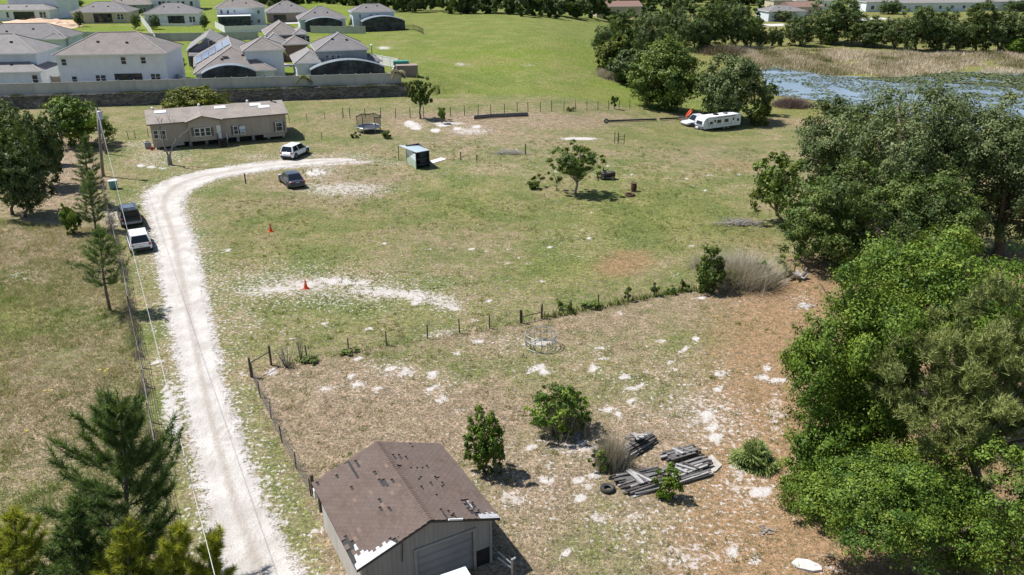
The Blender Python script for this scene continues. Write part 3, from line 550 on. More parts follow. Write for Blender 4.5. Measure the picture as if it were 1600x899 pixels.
# pines: whorls of limbs with needle tufts
def needles(centers, dirs, length, width, per, seed, tones):
    r = np.random.RandomState(seed); k = len(centers); n = k * per
    c = np.repeat(centers, per, 0); d = np.repeat(dirs, per, 0); q = unit(d * .9 + r.normal(size=(n, 3)) * .62)
    L_ = np.repeat(length, per) * (.7 + .5 * r.rand(n)); st = c + d * (L_ * r.uniform(-.9, .25, n))[:, None]
    s_ = unit(np.cross(q, r.normal(size=(n, 3)))) * (width * .5)
    V = np.stack([st - s_, st + s_, st + q * L_[:, None]], 1).reshape(-1, 3)
    return V, np.arange(len(V)).reshape(-1, 3), np.clip(np.repeat(tones, per) + r.normal(0, .14, n), 0, 1)
def pine(name, label, base, top_px, halfw_px, leafm=L_PINE, seed=0, whorls=14, per=34, tufts=6, nl=.26, nw=.03, crown_from=.2, lean=(0, 0), up=.5, brn=6, shape=1.0, cat='pine tree', rb=None, group=None, topz=None, plume=False):
    P = G(*base); H_ = zat(*top_px, P) if topz is None else topz; Zc_ = depth(P + Vector((0, 0, H_ * .5))); Rw = halfw_px * Zc_ / FPX
    tp = hit_vertical(*top_px, P, (0, 1, 0)) - P if topz is None else Vector((0, 0, topz))
    root = thing(name, label, cat, P, 0, group); r = random.Random(seed); m = MB(); rb = rb or max(.05, H_ * .016)
    ax = lambda t: Vector((tp.x * t ** 1.3, lean[1] * t * t, H_ * t)) + Vector((math.sin(t * 5 + seed) * .02 * H_, math.cos(t * 4 + seed) * .015 * H_, 0)) * t
    m.tube([ax(t) + Vector((0, 0, -.2 if t == 0 else 0)) for t in np.linspace(0, 1, 9)], [rb * (1.15 - t) for t in np.linspace(0, 1, 9)], 8)
    cs, ds, ln, tn = [], [], [], []
    for i in range(whorls):
        t = crown_from + (1 - crown_from) * (i + r.uniform(-.3, .3)) / whorls; t = min(max(t, crown_from), .985)
        s_ = (1 - t) / (1 - crown_from); bl = Rw * (min(1, (s_ * 1.25) ** .75) * (1 - .25 * max(0, s_ - .8) / .2) if shape == 1.0 else (math.sin(PI * (1 - s_) ** .7 * .97) * .9 + .15))
        nb = brn if i < whorls - 2 else 4; a0 = r.uniform(0, 6.28)
        for j in range(nb):
            an = a0 + j * 2 * PI / nb + r.uniform(-.4, .4); L_ = bl * r.uniform(.5, 1.15)
            if L_ < .12: L_ = .12
            o = ax(t); dh = Vector((math.cos(an), math.sin(an), 0)); rise = up * (.35 + .9 * (1 - s_))
            p1 = o + dh * L_ * .55 + Vector((0, 0, L_ * rise * .30)); p2 = o + dh * L_ + Vector((0, 0, L_ * rise * .85))
            m.tube([o, p1, p2], [rb * .32 * (s_ + .25), rb * .2 * (s_ + .25), rb * .08], 4, cap=False)
            nt = max(2, int(tufts * (.5 + .6 * L_ / max(Rw, .1))))
            for q in range(nt):
                u_ = (.30 if plume else .38) + (.70 if plume else .62) * (q + r.random() * .6) / nt; u_ = min(u_, 1)
                pp = (o.lerp(p1, u_ / .55) if u_ < .55 else p1.lerp(p2, (u_ - .55) / .45)) if True else p2
                sd = Vector((-dh.y, dh.x, 0)) * r.uniform(-1, 1) * L_ * (.12 if plume else .26) * (1.15 - u_ * .6)
                e = pp + sd + Vector((0, 0, r.uniform(0, .12) * L_))
                if sd.length > .12: m.tube([pp - dh * .12 * L_, e], [rb * .07, rb * .05], 3, cap=False)
                dd_ = (dh * .8 + sd.normalized() * .5 + Vector((0, 0, .55 + .5 * up))).normalized()
                cs.append(tuple(e)); ds.append(tuple(dd_)); ln.append(nl * r.uniform(.75, 1.2)); tn.append(.45 + .28 * (u_ - .6) + r.gauss(0, .1))
    cs.append(tuple(ax(1.0))); ds.append((0, 0, 1)); ln.append(nl); tn.append(.7)
    V, Fc, tt_ = needles(np.array(cs), np.array(ds), np.array(ln), nw, per, seed, np.array(tn))
    npmesh('needles', V, Fc, leafm, tone=tt_, parent=root); m.build('trunk', bark, root, smooth=True)
    return root

# --- right foreground: bright green broadleaf trees and olive pines
tree('broadleaf_tree', 'bright yellow-green leafy tree behind the olive pine, right edge, below the dark oaks', (1490, 640), (1330, 352, 1640, 600), L_LIME, 62000, 2.2, 1, lobes=40, tight=.30)
tree('broadleaf_tree', 'bright green bushy tree with its crown reaching furthest left over the brown paddock', (1345, 762), (1228, 428, 1470, 790), L_LIME, 74000, 2.15, 2, lobes=46, tight=.29)
tree('broadleaf_tree', 'dense green leafy tree at the bottom right whose crown nearly touches the ground', (1440, 905), (1268, 690, 1570, 905), L_LIME2, 76000, 2.1, 3, lobes=42, tight=.30)
tree('broadleaf_tree', 'shaded green leafy tree at the right edge, below the broad olive pine', (1580, 960), (1470, 700, 1700, 960), L_LIME2, 24000, 2.4, 6, lobes=26, tight=.34)
tree('broadleaf_tree', 'low green leafy tree in front of the paddock, right of the palmetto', (1300, 800), (1218, 640, 1375, 835), L_LIME, 30000, 2.1, 4, lobes=24, tight=.36)
def pine_canopy(name, label, base, bb, seed, n, leafm=L_PINE2):
    P, ox, oz, a, c = fit(base, bb); root = thing(name, label, 'pine tree', P)
    V, Fc, tn, C_, lr = crown_arrays(n, .1, seed, 60, (a, a * .9, c), tight=.24)
    cc = V.reshape(-1, 4, 3).mean(1) + np.array([ox, 0, oz]); r = np.random.RandomState(seed)
    dr = unit(unit(cc - np.array([ox, 0, oz - c * .3])) + np.array([0, 0, .6]) + r.normal(size=cc.shape) * .35)
    V2, F2, t2 = needles(cc, dr, np.full(len(cc), .25), .040, 16, seed, tn); npmesh('needles', V2, F2, leafm, tone=t2, parent=root)
    trunk_mesh(max(.4, oz - .5 * c), [tuple(q + np.array([ox, 0, oz])) for q in C_], .22, seed, nl=14).build('trunk', bark, root, smooth=True)
pine_canopy('pine_tree', 'broad olive-grey pine at the right edge, in front of the bright green trees', (1560, 840), (1385, 462, 1690, 800), 11, 8500)
pine_canopy('pine_tree', 'olive-grey pine branch tip showing at the very bottom right corner', (1650, 1010), (1568, 790, 1740, 960), 12, 1500)

# --- right middle: the dark live oaks
OK = [('wide dark live oak standing furthest left and back, just in front of the pond', (1330, 335), (1228, 148, 1440, 340), L_GREY, 22000),
      ('dark live oak with greyish crown at the centre of the oak grove', (1430, 385), (1330, 135, 1545, 350), L_GREY, 26000),
      ('dark live oak at the right edge of the picture, behind the bright green tree', (1560, 400), (1470, 165, 1680, 405), L_GREY, 26000),
      ('low spreading oak at the front left of the grove, over the red-brown needle ground', (1318, 418), (1222, 262, 1400, 432), L_OAK, 20000),
      ('shaded oak at the front of the grove, directly above the bright green tree', (1440, 440), (1350, 262, 1540, 450), L_OAK, 20000),
      ('far oak between the pond and the right edge, top of the grove', (1590, 270), (1490, 176, 1680, 275), L_GREY, 9000)]
for i, (lb, b, bb, lm, n) in enumerate(OK): tree('live_oak', lb, b, bb, lm, int(n * 1.45), 2.15, 20 + i, lobes=56, tight=.31, group='live oaks of the grove on the right', gaps=.0, nl=10, flat=-.7)
tree('small_tree', 'small bright green tree leaning out left of the oak grove', (1222, 352), (1172, 236, 1262, 352), L_MID, 6500, 2.4, 31, gaps=.15, rb=.14)
tree('small_tree', 'thin green sapling under the left edge of the oak grove beside the grey stump', (1222, 432), (1212, 395, 1252, 428), L_MID, 500, 2.4, 32, gaps=.3, rb=.05)

# --- pasture trees
tree('pasture_tree', 'small leafy tree with an open round crown, alone in mid-pasture', (899, 304), (858, 222, 946, 292), L_MID, 8500, 1.7, 41, lobes=32, tight=.27, gaps=.2, bk=bark_grey, rb=.13, nl=12)
tree('sapling', 'thin crooked sapling just left of the lone pasture tree', (870, 298), (856, 262, 884, 290), L_YEL, 350, 2.2, 42, gaps=.3, rb=.05)
tree('sapling', 'second, paler sapling left of the lone pasture tree above the low green plant', (842, 290), (832, 264, 858, 284), L_YEL, 220, 2.2, 43, gaps=.4, rb=.04)
tree('pine_sapling', 'young dark pine with clumped crown standing by the back fence right of the houses', (657, 186), (637, 118, 677, 176), L_MID, 4200, 1.9, 44, lobes=26, tight=.3, gaps=.1, rb=.13, cat='pine tree')
tree('young_cedar', 'small upright bright green tree right of the young pine by the back fence', (690, 193), (682, 165, 698, 193), L_LIME, 700, 2.0, 45, rb=.05, flat=-.9)
tree('young_tree', 'thin dark young tree at the right end of the back fence', (960, 170), (954, 142, 967, 168), L_MID, 320, 2.0, 46, rb=.05, gaps=.2, flat=-.9)
tree('round_tree', 'bright round tree directly behind the long mobile home', (304, 196), (250, 137, 359, 196), L_YEL, 12000, 1.9, 47, lobes=26, tight=.36, rb=.18, flat=-.95)
tree('leafy_tree', 'bright green bushy tree left of the utility pole', (127, 228), (74, 152, 172, 232), L_LIME, 12000, 1.9, 48, lobes=26, tight=.36, rb=.16, flat=-.95)
tree('leafy_tree', 'bright green oval young tree standing alone in the dry field left of the parked cars', (109, 366), (92, 316, 124, 367), L_LIME, 2600, 2.0, 49, flat=-.9, rb=.05)
for i, (lb, b, bb, lm) in enumerate([('dark olive tree at the top left corner, behind the other field trees', (12, 262), (-44, 158, 52, 262), L_GREY),
      ('dark tree right behind the front left tree, beside the sandy gap', (66, 292), (26, 168, 96, 294), L_GREY), ('tall dark tree at the left edge with long shadow to its right', (20, 336), (-34, 190, 62, 334), L_OAK),
      ('dark bushy tree in front of the others at the left, two bare trunks showing', (40, 340), (-4, 232, 80, 338), L_GREY), ('small shaded tree furthest right of the left-hand group', (82, 258), (66, 196, 94, 262), L_OAK)]):
    tree('field_tree', lb, b, bb, lm, 11000, 2.0, 60 + i, lobes=30, tight=.32, group='dark trees at the left edge', gaps=.0, rb=.13, flat=-.8)

# --- pines along the left fence
pine('slender_pine', 'slender pine beside the utility pole, furthest up the fence line', (143, 322), (134, 208), 24, seed=1, whorls=13, per=26, tufts=4, nl=.34, nw=.045, crown_from=.22, brn=5)
pine('slender_pine', 'slender pine left of the black car with the open tailgate', (150, 360), (140, 268), 26, seed=2, whorls=12, per=26, tufts=4, nl=.32, nw=.045, crown_from=.15, brn=5)
pine('slender_pine', 'pine with spreading limbs left of the white car, its bare lower trunk showing', (172, 486), (152, 356), 50, seed=3, whorls=10, per=30, tufts=5, nl=.34, nw=.04, crown_from=.34, brn=5, up=.7)
pine('big_pine', 'large dark pine with long upswept limbs in the left foreground', (206, 935), (190, 612), 134, seed=5, whorls=12, per=50, tufts=14, nl=.40, nw=.028, crown_from=.08, brn=6, up=1.15, rb=.13, plume=True)
for i, (lb, b, tp, hw_, lm) in enumerate([('yellow-green young pine below the big dark pine, in the bottom middle of the pine group', (212, 990), (205, 812), 74, L_PINE3), ('yellow-green young pine at the bottom beside the driveway', (326, 985), (340, 826), 50, L_PINE3),
      ('yellow-green young pine between the two other young pines at the bottom', (275, 990), (276, 822), 56, L_PINE3), ('dark bushy young pine at the bottom left, left of the big pine', (120, 975), (112, 782), 74, L_PINE), ('yellow-topped young pine in the bottom left corner', (30, 975), (24, 795), 80, L_PINE3)]):
    pine('young_pine', lb, b, tp, hw_, lm, 70 + i, whorls=10, per=46, tufts=9, nl=.30, nw=.028, crown_from=.05, brn=6, up=1.0, plume=True, group='young pines at the bottom left')

# --- bushes
bush('bush', 'wide green bush with grey bare stems in the middle of the brown paddock', (872, 672), (820, 598, 926, 676), L_LIME, 7500, 2.3, 81, lobes=26, tight=.3)
bush('bush', 'dense upright green bush just behind the garage', (756, 738), (722, 643, 790, 740), L_LIME2, 9000, 2.1, 82, flat=-.95, lobes=24, tight=.32)
bush('bush', 'small bright green shrub growing out of the front of the lumber pile', (1044, 778), (1022, 730, 1068, 778), L_LIME, 1500, 2.6, 83, flat=-.95)
bush('bush', 'green weeds at the foot of the dry grass clump left of the lumber', (938, 738), (922, 705, 955, 740), L_MID, 700, 2.4, 84)
bush('bush', 'upright green shrub on the middle fence left of the grey brush', (1107, 455), (1083, 390, 1134, 455), L_MID, 3000, 2.4, 85, flat=-.9)
bush('bush', 'low green shrub by the middle fence, in front of the grey brush', (1152, 448), (1120, 422, 1178, 447), L_OAK, 900, 2.4, 86)
bush('bush', 'green shrub between the grey brush and the oak grove', (1195, 440), (1172, 412, 1216, 438), L_MID, 900, 2.4, 87)
bush('bush', 'small dark rusty bush just right of the trampoline', (605, 216), (596, 203, 614, 217), L_OAK, 500, 2.0, 88)
bush('bush', 'low weedy bush left of the trampoline', (556, 216), (548, 207, 563, 216), L_OAK, 220, 2.0, 89)
bush('bush', 'bright green bush right of the white camper trailer', (1186, 196), (1170, 168, 1206, 194), L_YEL, 1500, 2.2, 90)
bush('bush', 'dark green bush by the pond behind the camper trailer', (1200, 180), (1180, 125, 1216, 172), L_OAK, 1800, 2.2, 91)
bush('bush', 'small round bush on the back fence', (891, 174), (886, 167, 897, 175), L_MID, 160, 2.0, 92)
bush('shrub', 'low spiky green plant left of the pasture saplings', (836, 295), (824, 279, 848, 295), L_MID, 420, 3.2, 93)
bush('bush', 'low green weeds at the foot of the fence beside the bare shrub', (485, 566), (462, 552, 504, 568), L_MID, 500, 2.2, 94)
bush('bush', 'clump of weeds around a post of the middle fence, first left of the gateposts', (547, 551), (524, 542, 562, 552), L_MID, 350, 2.2, 95)
for i, (x, y, w_, h_, lb) in enumerate([(882, 489, 16, 20, 'vine smothering the fence post right of the round hay feeder'), (925, 480, 22, 12, 'low vine growing along the wire between two smothered posts'), (981, 470, 6, 22, 'narrow green vine wrapped round one post of the middle fence'),
       (1023, 463, 8, 22, 'leafy vine on the post where the fence starts to thicken'), (1050, 457, 14, 12, 'low green vine tangle on the fence before the upright shrub'), (1070, 455, 8, 18, 'vine on the last clear post left of the upright shrub')]):
    bush('fence_vine', lb, (x, y), (x - w_, y - h_, x + w_, y + 1), L_MID, int(12 * w_ + 60), 2.6, 100 + i, cat='vine', trunk=False)

# --- trees beyond, seen small: crowns share their meshes
FT = [(1040, 171, 984, 70, 1097, 171, L_MID, 'big round mid-green tree left of the camper trailer, in front of the dark wood'), (1142, 189, 1088, 88, 1192, 190, L_GREY, 'round grey-green tree directly behind the white camper trailer'),
      (966, 118, 934, 60, 992, 120, L_YEL, 'yellow-green tree at the left foot of the dark wood beyond the field'), (984, 132, 955, 80, 1012, 128, L_FAR, 'dark tree between the yellow-green tree and the big round tree'),
      (948, 92, 925, 40, 965, 88, L_FAR, 'dark tree at the far left edge of the wood by the field'), (975, 84, 940, 20, 1008, 80, L_OAK, 'tall dark tree behind the yellow-green tree'), (1008, 100, 986, 18, 1040, 96, L_GREY, 'pale grey-topped tree inside the dark wood'),
      (1035, 86, 1005, 40, 1060, 92, L_FAR2, 'lighter small tree in the middle of the dark wood'), (1050, 76, 1020, 8, 1082, 76, L_FAR, 'tall dark tree behind the lighter small tree'), (1085, 80, 1055, 22, 1118, 80, L_FAR, 'dark tree just behind the big round tree'),
      (1112, 78, 1078, 8, 1142, 74, L_OAK, 'broad dark tree at the centre back of the wood'), (1150, 76, 1116, 4, 1172, 72, L_FAR, 'tall tree at the right of the wood near the reeds'), (1172, 74, 1150, 26, 1198, 72, L_OAK, 'tree at the right end of the wood beside the reeds'), (1186, 74, 1176, 46, 1204, 74, L_FAR2, 'small light tree where the wood meets the reed bed'),
      (1206, 72, 1198, 42, 1216, 72, L_FAR2, 'narrow young tree on the grass gap behind the reeds'), (1220, 72, 1212, 46, 1228, 72, L_FAR, 'second narrow young tree on the grass gap behind the reeds'),
      (1250, 72, 1229, 26, 1276, 70, L_FAR, 'dark tree at the left end of the row behind the pond'), (1296, 68, 1262, 2, 1350, 66, L_FAR, 'tallest tree of the row behind the pond'), (1300, 70, 1284, 44, 1312, 70, L_FAR2, 'low light tree in front of the tallest tree behind the pond'),
      (1350, 72, 1322, 28, 1380, 68, L_FAR2, 'yellowish tree behind the pond left of the grass gap'), (1366, 74, 1342, 38, 1386, 72, L_GREY, 'low grey-green tree behind the pond below the grass gap'), (1398, 76, 1374, 30, 1420, 72, L_GREY, 'pale crown behind the pond just right of the grass gap'),
      (1430, 80, 1404, 14, 1462, 76, L_FAR, 'large dark tree in the middle of the row behind the pond'), (1470, 80, 1438, 18, 1504, 78, L_FAR, 'dark rounded tree right of the large one behind the pond'), (1496, 82, 1476, 38, 1514, 80, L_GREY, 'small greyish tree in front of the dark rounded one'),
      (1524, 82, 1500, 12, 1556, 78, L_FAR2, 'lighter tree behind the pond, right of the dark rounded tree'), (1560, 82, 1534, 18, 1592, 80, L_GREY, 'grey-green tree near the right end of the row behind the pond'), (1590, 84, 1566, 20, 1640, 82, L_FAR, 'dark tree at the right end of the row behind the pond'), (1592, 86, 1572, 54, 1625, 88, L_LIME, 'low bright green tree at the right edge behind the reeds'),
      (1388, 22, 1374, 2, 1408, 22, L_FAR, 'round tree standing in front of the long pale buildings'), (1270, 22, 1258, 0, 1282, 20, L_FAR, 'far tree left of the long pale buildings'), (1226, 34, 1206, 16, 1244, 33, L_GREY, 'small grey tree beside the far houses'), (1228, 14, 1222, 6, 1234, 15, L_FAR, 'tiny tree between the far houses'),
      (1205, 26, 1196, 8, 1208, 24, L_FAR2, 'small tree left of the far houses'), (1584, 18, 1572, 2, 1606, 18, L_FAR, 'far tree in the top right corner')]
for i, (bx, by, x0, y0, x1, y1, lm, lb) in enumerate(FT):
    tree('distant_tree', lb, (bx, by), (x0, y0, x1, y1), lm, share=i % 5, seed=200 + i, rb=.28) if i > 3 else tree('distant_tree', lb, (bx, by), (x0, y0, x1, y1), lm, 19000, 2.1, 200 + i, lobes=56, tight=.42, flat=-.98)
YT = [(124, 42, 115, 19, 132, 41, 'small tree on the lawn behind the tan house'), (211, 47, 203, 22, 220, 44, 'small tree on the lawn left of the white diagonal fence'), (240, 46, 231, 23, 250, 45, 'small tree on the lawn right of the white diagonal fence'), (319, 47, 311, 22, 326, 44, 'small tree right of the hip-roofed white house'),
      (554, 46, 546, 25, 564, 46, 'bright tree between the two screened houses at the top'), (411, 82, 403, 63, 420, 80, 'dark round tree between the solar-roof house and the brick house'), (88, 48, 84, 40, 92, 49, 'tiny dark shrub tree on the bare dirt lot'), (3, 50, -4, 34, 6, 46, 'thin tree cut by the left edge near the dirt lot'),
      (282, 122, 268, 82, 290, 116, 'narrow dark tree between the big white house and the solar-roof house'), (57, 82, 50, 64, 64, 77, 'white-flowering small tree in front of the dark blue garage'), (112, 62, 107, 50, 115, 66, 'thin shrub at the end of the grey fence'), (422, 12, 416, 1, 428, 12, 'small tree behind the large two-storey white house'),
      (215, 24, 205, 12, 224, 24, 'brown-leaved small tree between the top row houses'), (121, 10, 113, 0, 132, 10, 'dark tree above the tan house roof'), (82, 104, 68, 98, 92, 106, 'low dark hedge between the left houses')]
for i, (bx, by, x0, y0, x1, y1, lb) in enumerate(YT): tree('yard_tree', lb, (bx, by), (x0, y0, x1, y1), [L_FAR, L_OAK, L_GREY][i % 3], share=i % 5, seed=300 + i, rb=.09, cat='tree')

# far wood: reads as one mass
def wood(name, label, spots, seed, n, leaf):
    r = np.random.RandomState(seed); Vs, Fs, ts = [], [], []; off = 0
    for (x, y, w_, h_) in spots:
        P = G(x, y); zc_ = depth(P); a = w_ * zc_ / FPX; c = h_ * zc_ / FPX / 2 * 1.05
        V, Fc, tn, C_, lr = crown_arrays(n, leaf, r.randint(1e6), 12, (a, a * .7, c), flat=-.8)
        Vs.append(V + np.array([P.x, P.y, P.z + c * .96])); Fs.append(Fc + off); ts.append(tn + r.normal(0, .12)); off += len(V)
    tag(npmesh(name, np.vstack(Vs), np.vstack(Fs), L_FAR, tone=np.clip(np.concatenate(ts), 0, 1), kind='stuff'), label, 'wood')
rr = random.Random(9)
wood('far_wood', 'dark wood closing off the far side of the green field', [(x, float(np.interp(x, [600, 700, 800, 945], [19, 22, 26, 32])) - rr.uniform(0, 5) , rr.uniform(11, 20), rr.uniform(24, 40)) for x in list(range(575, 948, 9))], 51, 800, .7)
wood('far_thicket', 'scrubby trees along the road behind the top row of houses', [(x, rr.uniform(4, 8) + max(0, (x - 520) * .05), rr.uniform(6, 11), rr.uniform(9, 16)) for x in list(range(395, 600, 11))], 52, 500, .8)
wood('far_woodland', 'distant band of trees along the top edge above the pond', [(x, rr.uniform(3, 9), rr.uniform(10, 20), rr.uniform(12, 20)) for x in list(range(950, 1210, 11)) + list(range(1238, 1300, 14)) + list(range(1300, 1640, 24))], 53, 500, 1.1)
wood('near_woodland', 'trees filling the gap between the far field and the wood by the reeds', [(x, rr.uniform(20, 40), rr.uniform(11, 20), rr.uniform(16, 30)) for x in list(range(948, 1200, 16))], 54, 900, .55)
# ------------------------------------------------------------------ building helpers
def shingle(name, c1, c2):
    k = NT(name); P = k.obj(); n_ = k.noise(P, .8, 4, .6); b = k.noise(k.mapv(P, (3, 3, 14)), 2.0, 3, .7)
    c = k.mix(k.smooth(k.math('ADD', k.math('MULTIPLY', n_, .5), k.math('MULTIPLY', b, .5)), .35, .65), c1, c2)
    br = k.n('ShaderNodeTexBrick'); br.inputs['Scale'].default_value = 2.2; br.inputs['Mortar Size'].default_value = .03; br.inputs['Color1'].default_value = (1, 1, 1, 1); br.inputs['Color2'].default_value = (.82, .82, .82, 1); br.inputs['Mortar'].default_value = (.7, .7, .7, 1); br.inputs['Brick Width'].default_value = .7; br.inputs['Row Height'].default_value = .35
    k.l(P, br.inputs['Vector']); c = k.mix(.8, c, br.outputs[0], 'MULTIPLY')
    k.l(c, k.b.inputs['Base Color']); k.b.inputs['Roughness'].default_value = .9; k.bump(b, .4, .03); MATS[name] = k.m; return k.m
ROOF_G = shingle('roof_grey', (.215, .20, .20), (.165, .155, .16)); ROOF_B = shingle('roof_brownish', (.25, .22, .205), (.18, .16, .15)); ROOF_P = shingle('roof_pale', (.27, .255, .25), (.20, .19, .19))
W_WHITE = pm('wall_white', (.76, .77, .79), (.68, .695, .72), 1.0, .85, bump=.1, stretch=(1, 1, .5)); W_BLUE = pm('wall_blue_white', (.62, .665, .73), (.54, .585, .65), 1.0, .85); W_TAN = pm('wall_tan', (.50, .44, .33), (.42, .37, .28), 1, .85)
W_GREY = pm('wall_grey', (.30, .32, .34), (.25, .27, .29), 1, .85); W_DARK = pm('wall_dark_grey', (.19, .19, .235), (.15, .15, .19), 1, .8); W_NAVY = pm('wall_navy', (.04, .055, .085), (.03, .04, .065), 1, .7); W_BRICK = pm('wall_brick', (.24, .15, .12), (.17, .10, .085), 5, .9); W_BROWN = pm('wall_brown', (.30, .235, .20), (.24, .19, .16), 2, .9)
TRIM = pm('white_trim', (.78, .78, .77), (.70, .70, .70), 3, .6, bump=0); GL = glass('window_glass'); SCR = pm('screen_mesh_dark', (.012, .014, .016), (.07, .085, .09), .9, .7, bump=0); BRZ = pm('bronze_frame', (.05, .045, .04), (.035, .03, .03), 3, .5, bump=0)
SCRL = pm('screen_roof', (.20, .235, .265), (.15, .18, .20), .8, .5, bump=0)
CAPM = pm('ridge_cap_light', (.31, .29, .28), (.25, .235, .225), 4, .9)
def bis(f, lo, hi, n=40):
    for _ in range(n):
        m_ = (lo + hi) / 2
        if f(m_) > 0: lo = m_
        else: hi = m_
    return (lo + hi) / 2
class House:
    def __init__(s, name, label, FLp, ang, cat='house', group=None, A=None):
        s.A = A if A is not None else G(*FLp); s.a = math.radians(ang); s.u = Vector((math.cos(s.a), math.sin(s.a), 0)); s.n = Vector((-math.sin(s.a), math.cos(s.a), 0))
        s.root = thing(name, label, cat, s.A, s.a, group)
    def width(s, xr): return bis(lambda t: xr - proj(s.A + s.u * t)[0], .5, 90)
    def height(s, y, x0=0, y0=0): return bis(lambda z: proj(s.A + s.u * x0 + s.n * y0 + Vector((0, 0, z)))[1] - y, 0, 20)
    def loc(s, px, py, y0=0.0):
        P = s.A + s.n * y0; h = hit_vertical(px, py, P, s.n) - s.A; return h.dot(s.u), h.z
    def body(s, x0, y0, w_, d, h, pitch=.5, kind='hip', wall=None, roof=None, z0=-.3, ov=.4, rname='roof'):
        wall = wall or W_WHITE; roof = roof or ROOF_G
        m_ = MB(); m_.box((x0 + w_ / 2, y0 + d / 2, (h + z0) / 2), (w_, d, h - z0))
        r_ = MB(); e0, e1, f0, f1 = x0 - ov, x0 + w_ + ov, y0 - ov, y0 + d + ov; W2, D2 = e1 - e0, f1 - f0; th = .18; zb = h + .02; zt = zb + th
        if kind == 'hip':
            k_ = min(W2, D2) / 2; zr = zt + pitch * k_
            if W2 >= D2: A_, B_ = (e0 + k_, (f0 + f1) / 2, zr), (e1 - k_, (f0 + f1) / 2, zr)
            else: A_, B_ = ((e0 + e1) / 2, f0 + k_, zr), ((e0 + e1) / 2, f1 - k_, zr)
            c0, c1, c2, c3 = (e0, f0, zt), (e1, f0, zt), (e1, f1, zt), (e0, f1, zt)
            if W2 >= D2: fs = [(c0, c1, B_, A_), (c1, c2, B_), (c2, c3, A_, B_), (c3, c0, A_)]
            else: fs = [(c0, c1, A_), (c1, c2, B_, A_), (c2, c3, B_), (c3, c0, A_, B_)]
            for q in fs: r_.face(q)
            cp = MB()
            for p_, q_ in [(c0, A_), (c1, B_ if W2 >= D2 else A_), (c2, B_), (c3, A_ if W2 >= D2 else B_), (A_, B_)]:
                if (Vector(p_) - Vector(q_)).length > .2: cp.beam(Vector(p_) + Vector((0, 0, .02)), Vector(q_) + Vector((0, 0, .02)), .26, .05)
            cp.build('ridge_cap', CAPM, s.root)
            if W2 > 8:
                for fx in (.36, .62):
                    vx, vr = e0 + W2 * fx, k_ * R.uniform(.45, .75); v_ = MB(); v_.box((vx, f0 + vr, zt + pitch * vr + .08), (.35, .35, .2)); v_.build('roof_vent', BRZ, s.root)
        elif kind == 'gx':       # ridge along x
            zr = zt + pitch * D2 / 2; ym = (f0 + f1) / 2
            r_.face([(e0, f0, zt), (e1, f0, zt), (e1, ym, zr), (e0, ym, zr)]); r_.face([(e1, f1, zt), (e0, f1, zt), (e0, ym, zr), (e1, ym, zr)]); r_.face([(e0, f0, zt), (e0, ym, zr), (e0, f1, zt)]); r_.face([(e1, f0, zt), (e1, f1, zt), (e1, ym, zr)])
            for xx in (x0, x0 + w_ - .02): m_.prism([(y0, h), (y0 + d, h), (y0 + d / 2, h + pitch * d / 2)], xx, xx + .02, axis='x')
        elif kind == 'gy':       # ridge runs away from the front
            zr = zt + pitch * W2 / 2; xm = (e0 + e1) / 2
            for sx, xe in ((0, e0), (1, e1)):
                r_.face([(xe, f0, zt), (xm, f0, zr), (xm, f1, zr), (xe, f1, zt)])
                r_.face([(xe, f0, zb), (xm, f0, zr - th), (xm, f1, zr - th), (xe, f1, zb)])
                r_.face([(xe, f0, zb), (xm, f0, zr - th), (xm, f0, zr), (xe, f0, zt)], 1)
            for yy in (y0 + .01,): m_.prism([(x0, h), (x0 + w_, h), (x0 + w_ / 2, h + pitch * w_ / 2)], yy, yy + .02)
        if kind != 'gy':
            for a_, b_ in (((e0, f0), (e1, f0)), ((e1, f0), (e1, f1)), ((e1, f1), (e0, f1)), ((e0, f1), (e0, f0))): r_.face([(*a_, zb), (*b_, zb), (*b_, zt), (*a_, zt)], 1)
            r_.face([(e0, f0, zb), (e0, f1, zb), (e1, f1, zb), (e1, f0, zb)], 1)
        m_.build('wall', wall, s.root); r_.build(rname, [roof, TRIM], s.root); return s
    def solve(s, xr, eave, ridge, pitch=.5, **kw):
        w_ = s.width(xr); h = s.height(eave); d = bis(lambda d_: proj(s.A + s.u * (w_ / 2) + s.n * (d_ / 2) + Vector((0, 0, h + pitch * min(w_, d_) / 2 + .2)))[1] - ridge, 3, 30)
        print(s.root.name, 'w %.1f h %.1f d %.1f' % (w_, h, d)); s.body(0, 0, w_, d, h, pitch, **kw); s.w, s.h, s.d = w_, h, d; return s
    def win(s, rect, y0=0.0, mull=1, trim=None, pane=None, name='window', prow=.05):
        ym_ = (rect[1] + rect[3]) / 2; _, z1 = s.loc(rect[0], rect[1], y0); _, z0 = s.loc(rect[2], rect[3], y0); x0, x1 = s.loc(rect[0], ym_, y0)[0] - .04, s.loc(rect[2], ym_, y0)[0] + .04; return s.lwin(x0, x1, z0, z1, y0, mull, trim, pane, name)
    def lwin(s, x0, x1, z0, z1, y0=0.0, mull=1, trim=None, pane=None, name='window', cols=1, face='f', at=0):
        m_ = MB(); t = .07; w_, h_ = x1 - x0, z1 - z0; P_ = (lambda a, b, c: (a, b, c)) if face == 'f' else (lambda a, b, c: (b, a, c))
        bx = lambda c, q: m_.box(P_(*c), P_(*q) if face == 'f' else (q[1], q[0], q[2]))
        bx((x0 + t / 2, y0 - .03, (z0 + z1) / 2), (t, .08, h_)); bx((x1 - t / 2, y0 - .03, (z0 + z1) / 2), (t, .08, h_)); bx(((x0 + x1) / 2, y0 - .035, z1 - t / 2), (w_ + .1, .1, t)); bx(((x0 + x1) / 2, y0 - .045, z0 + t / 2), (w_ + .14, .12, t))
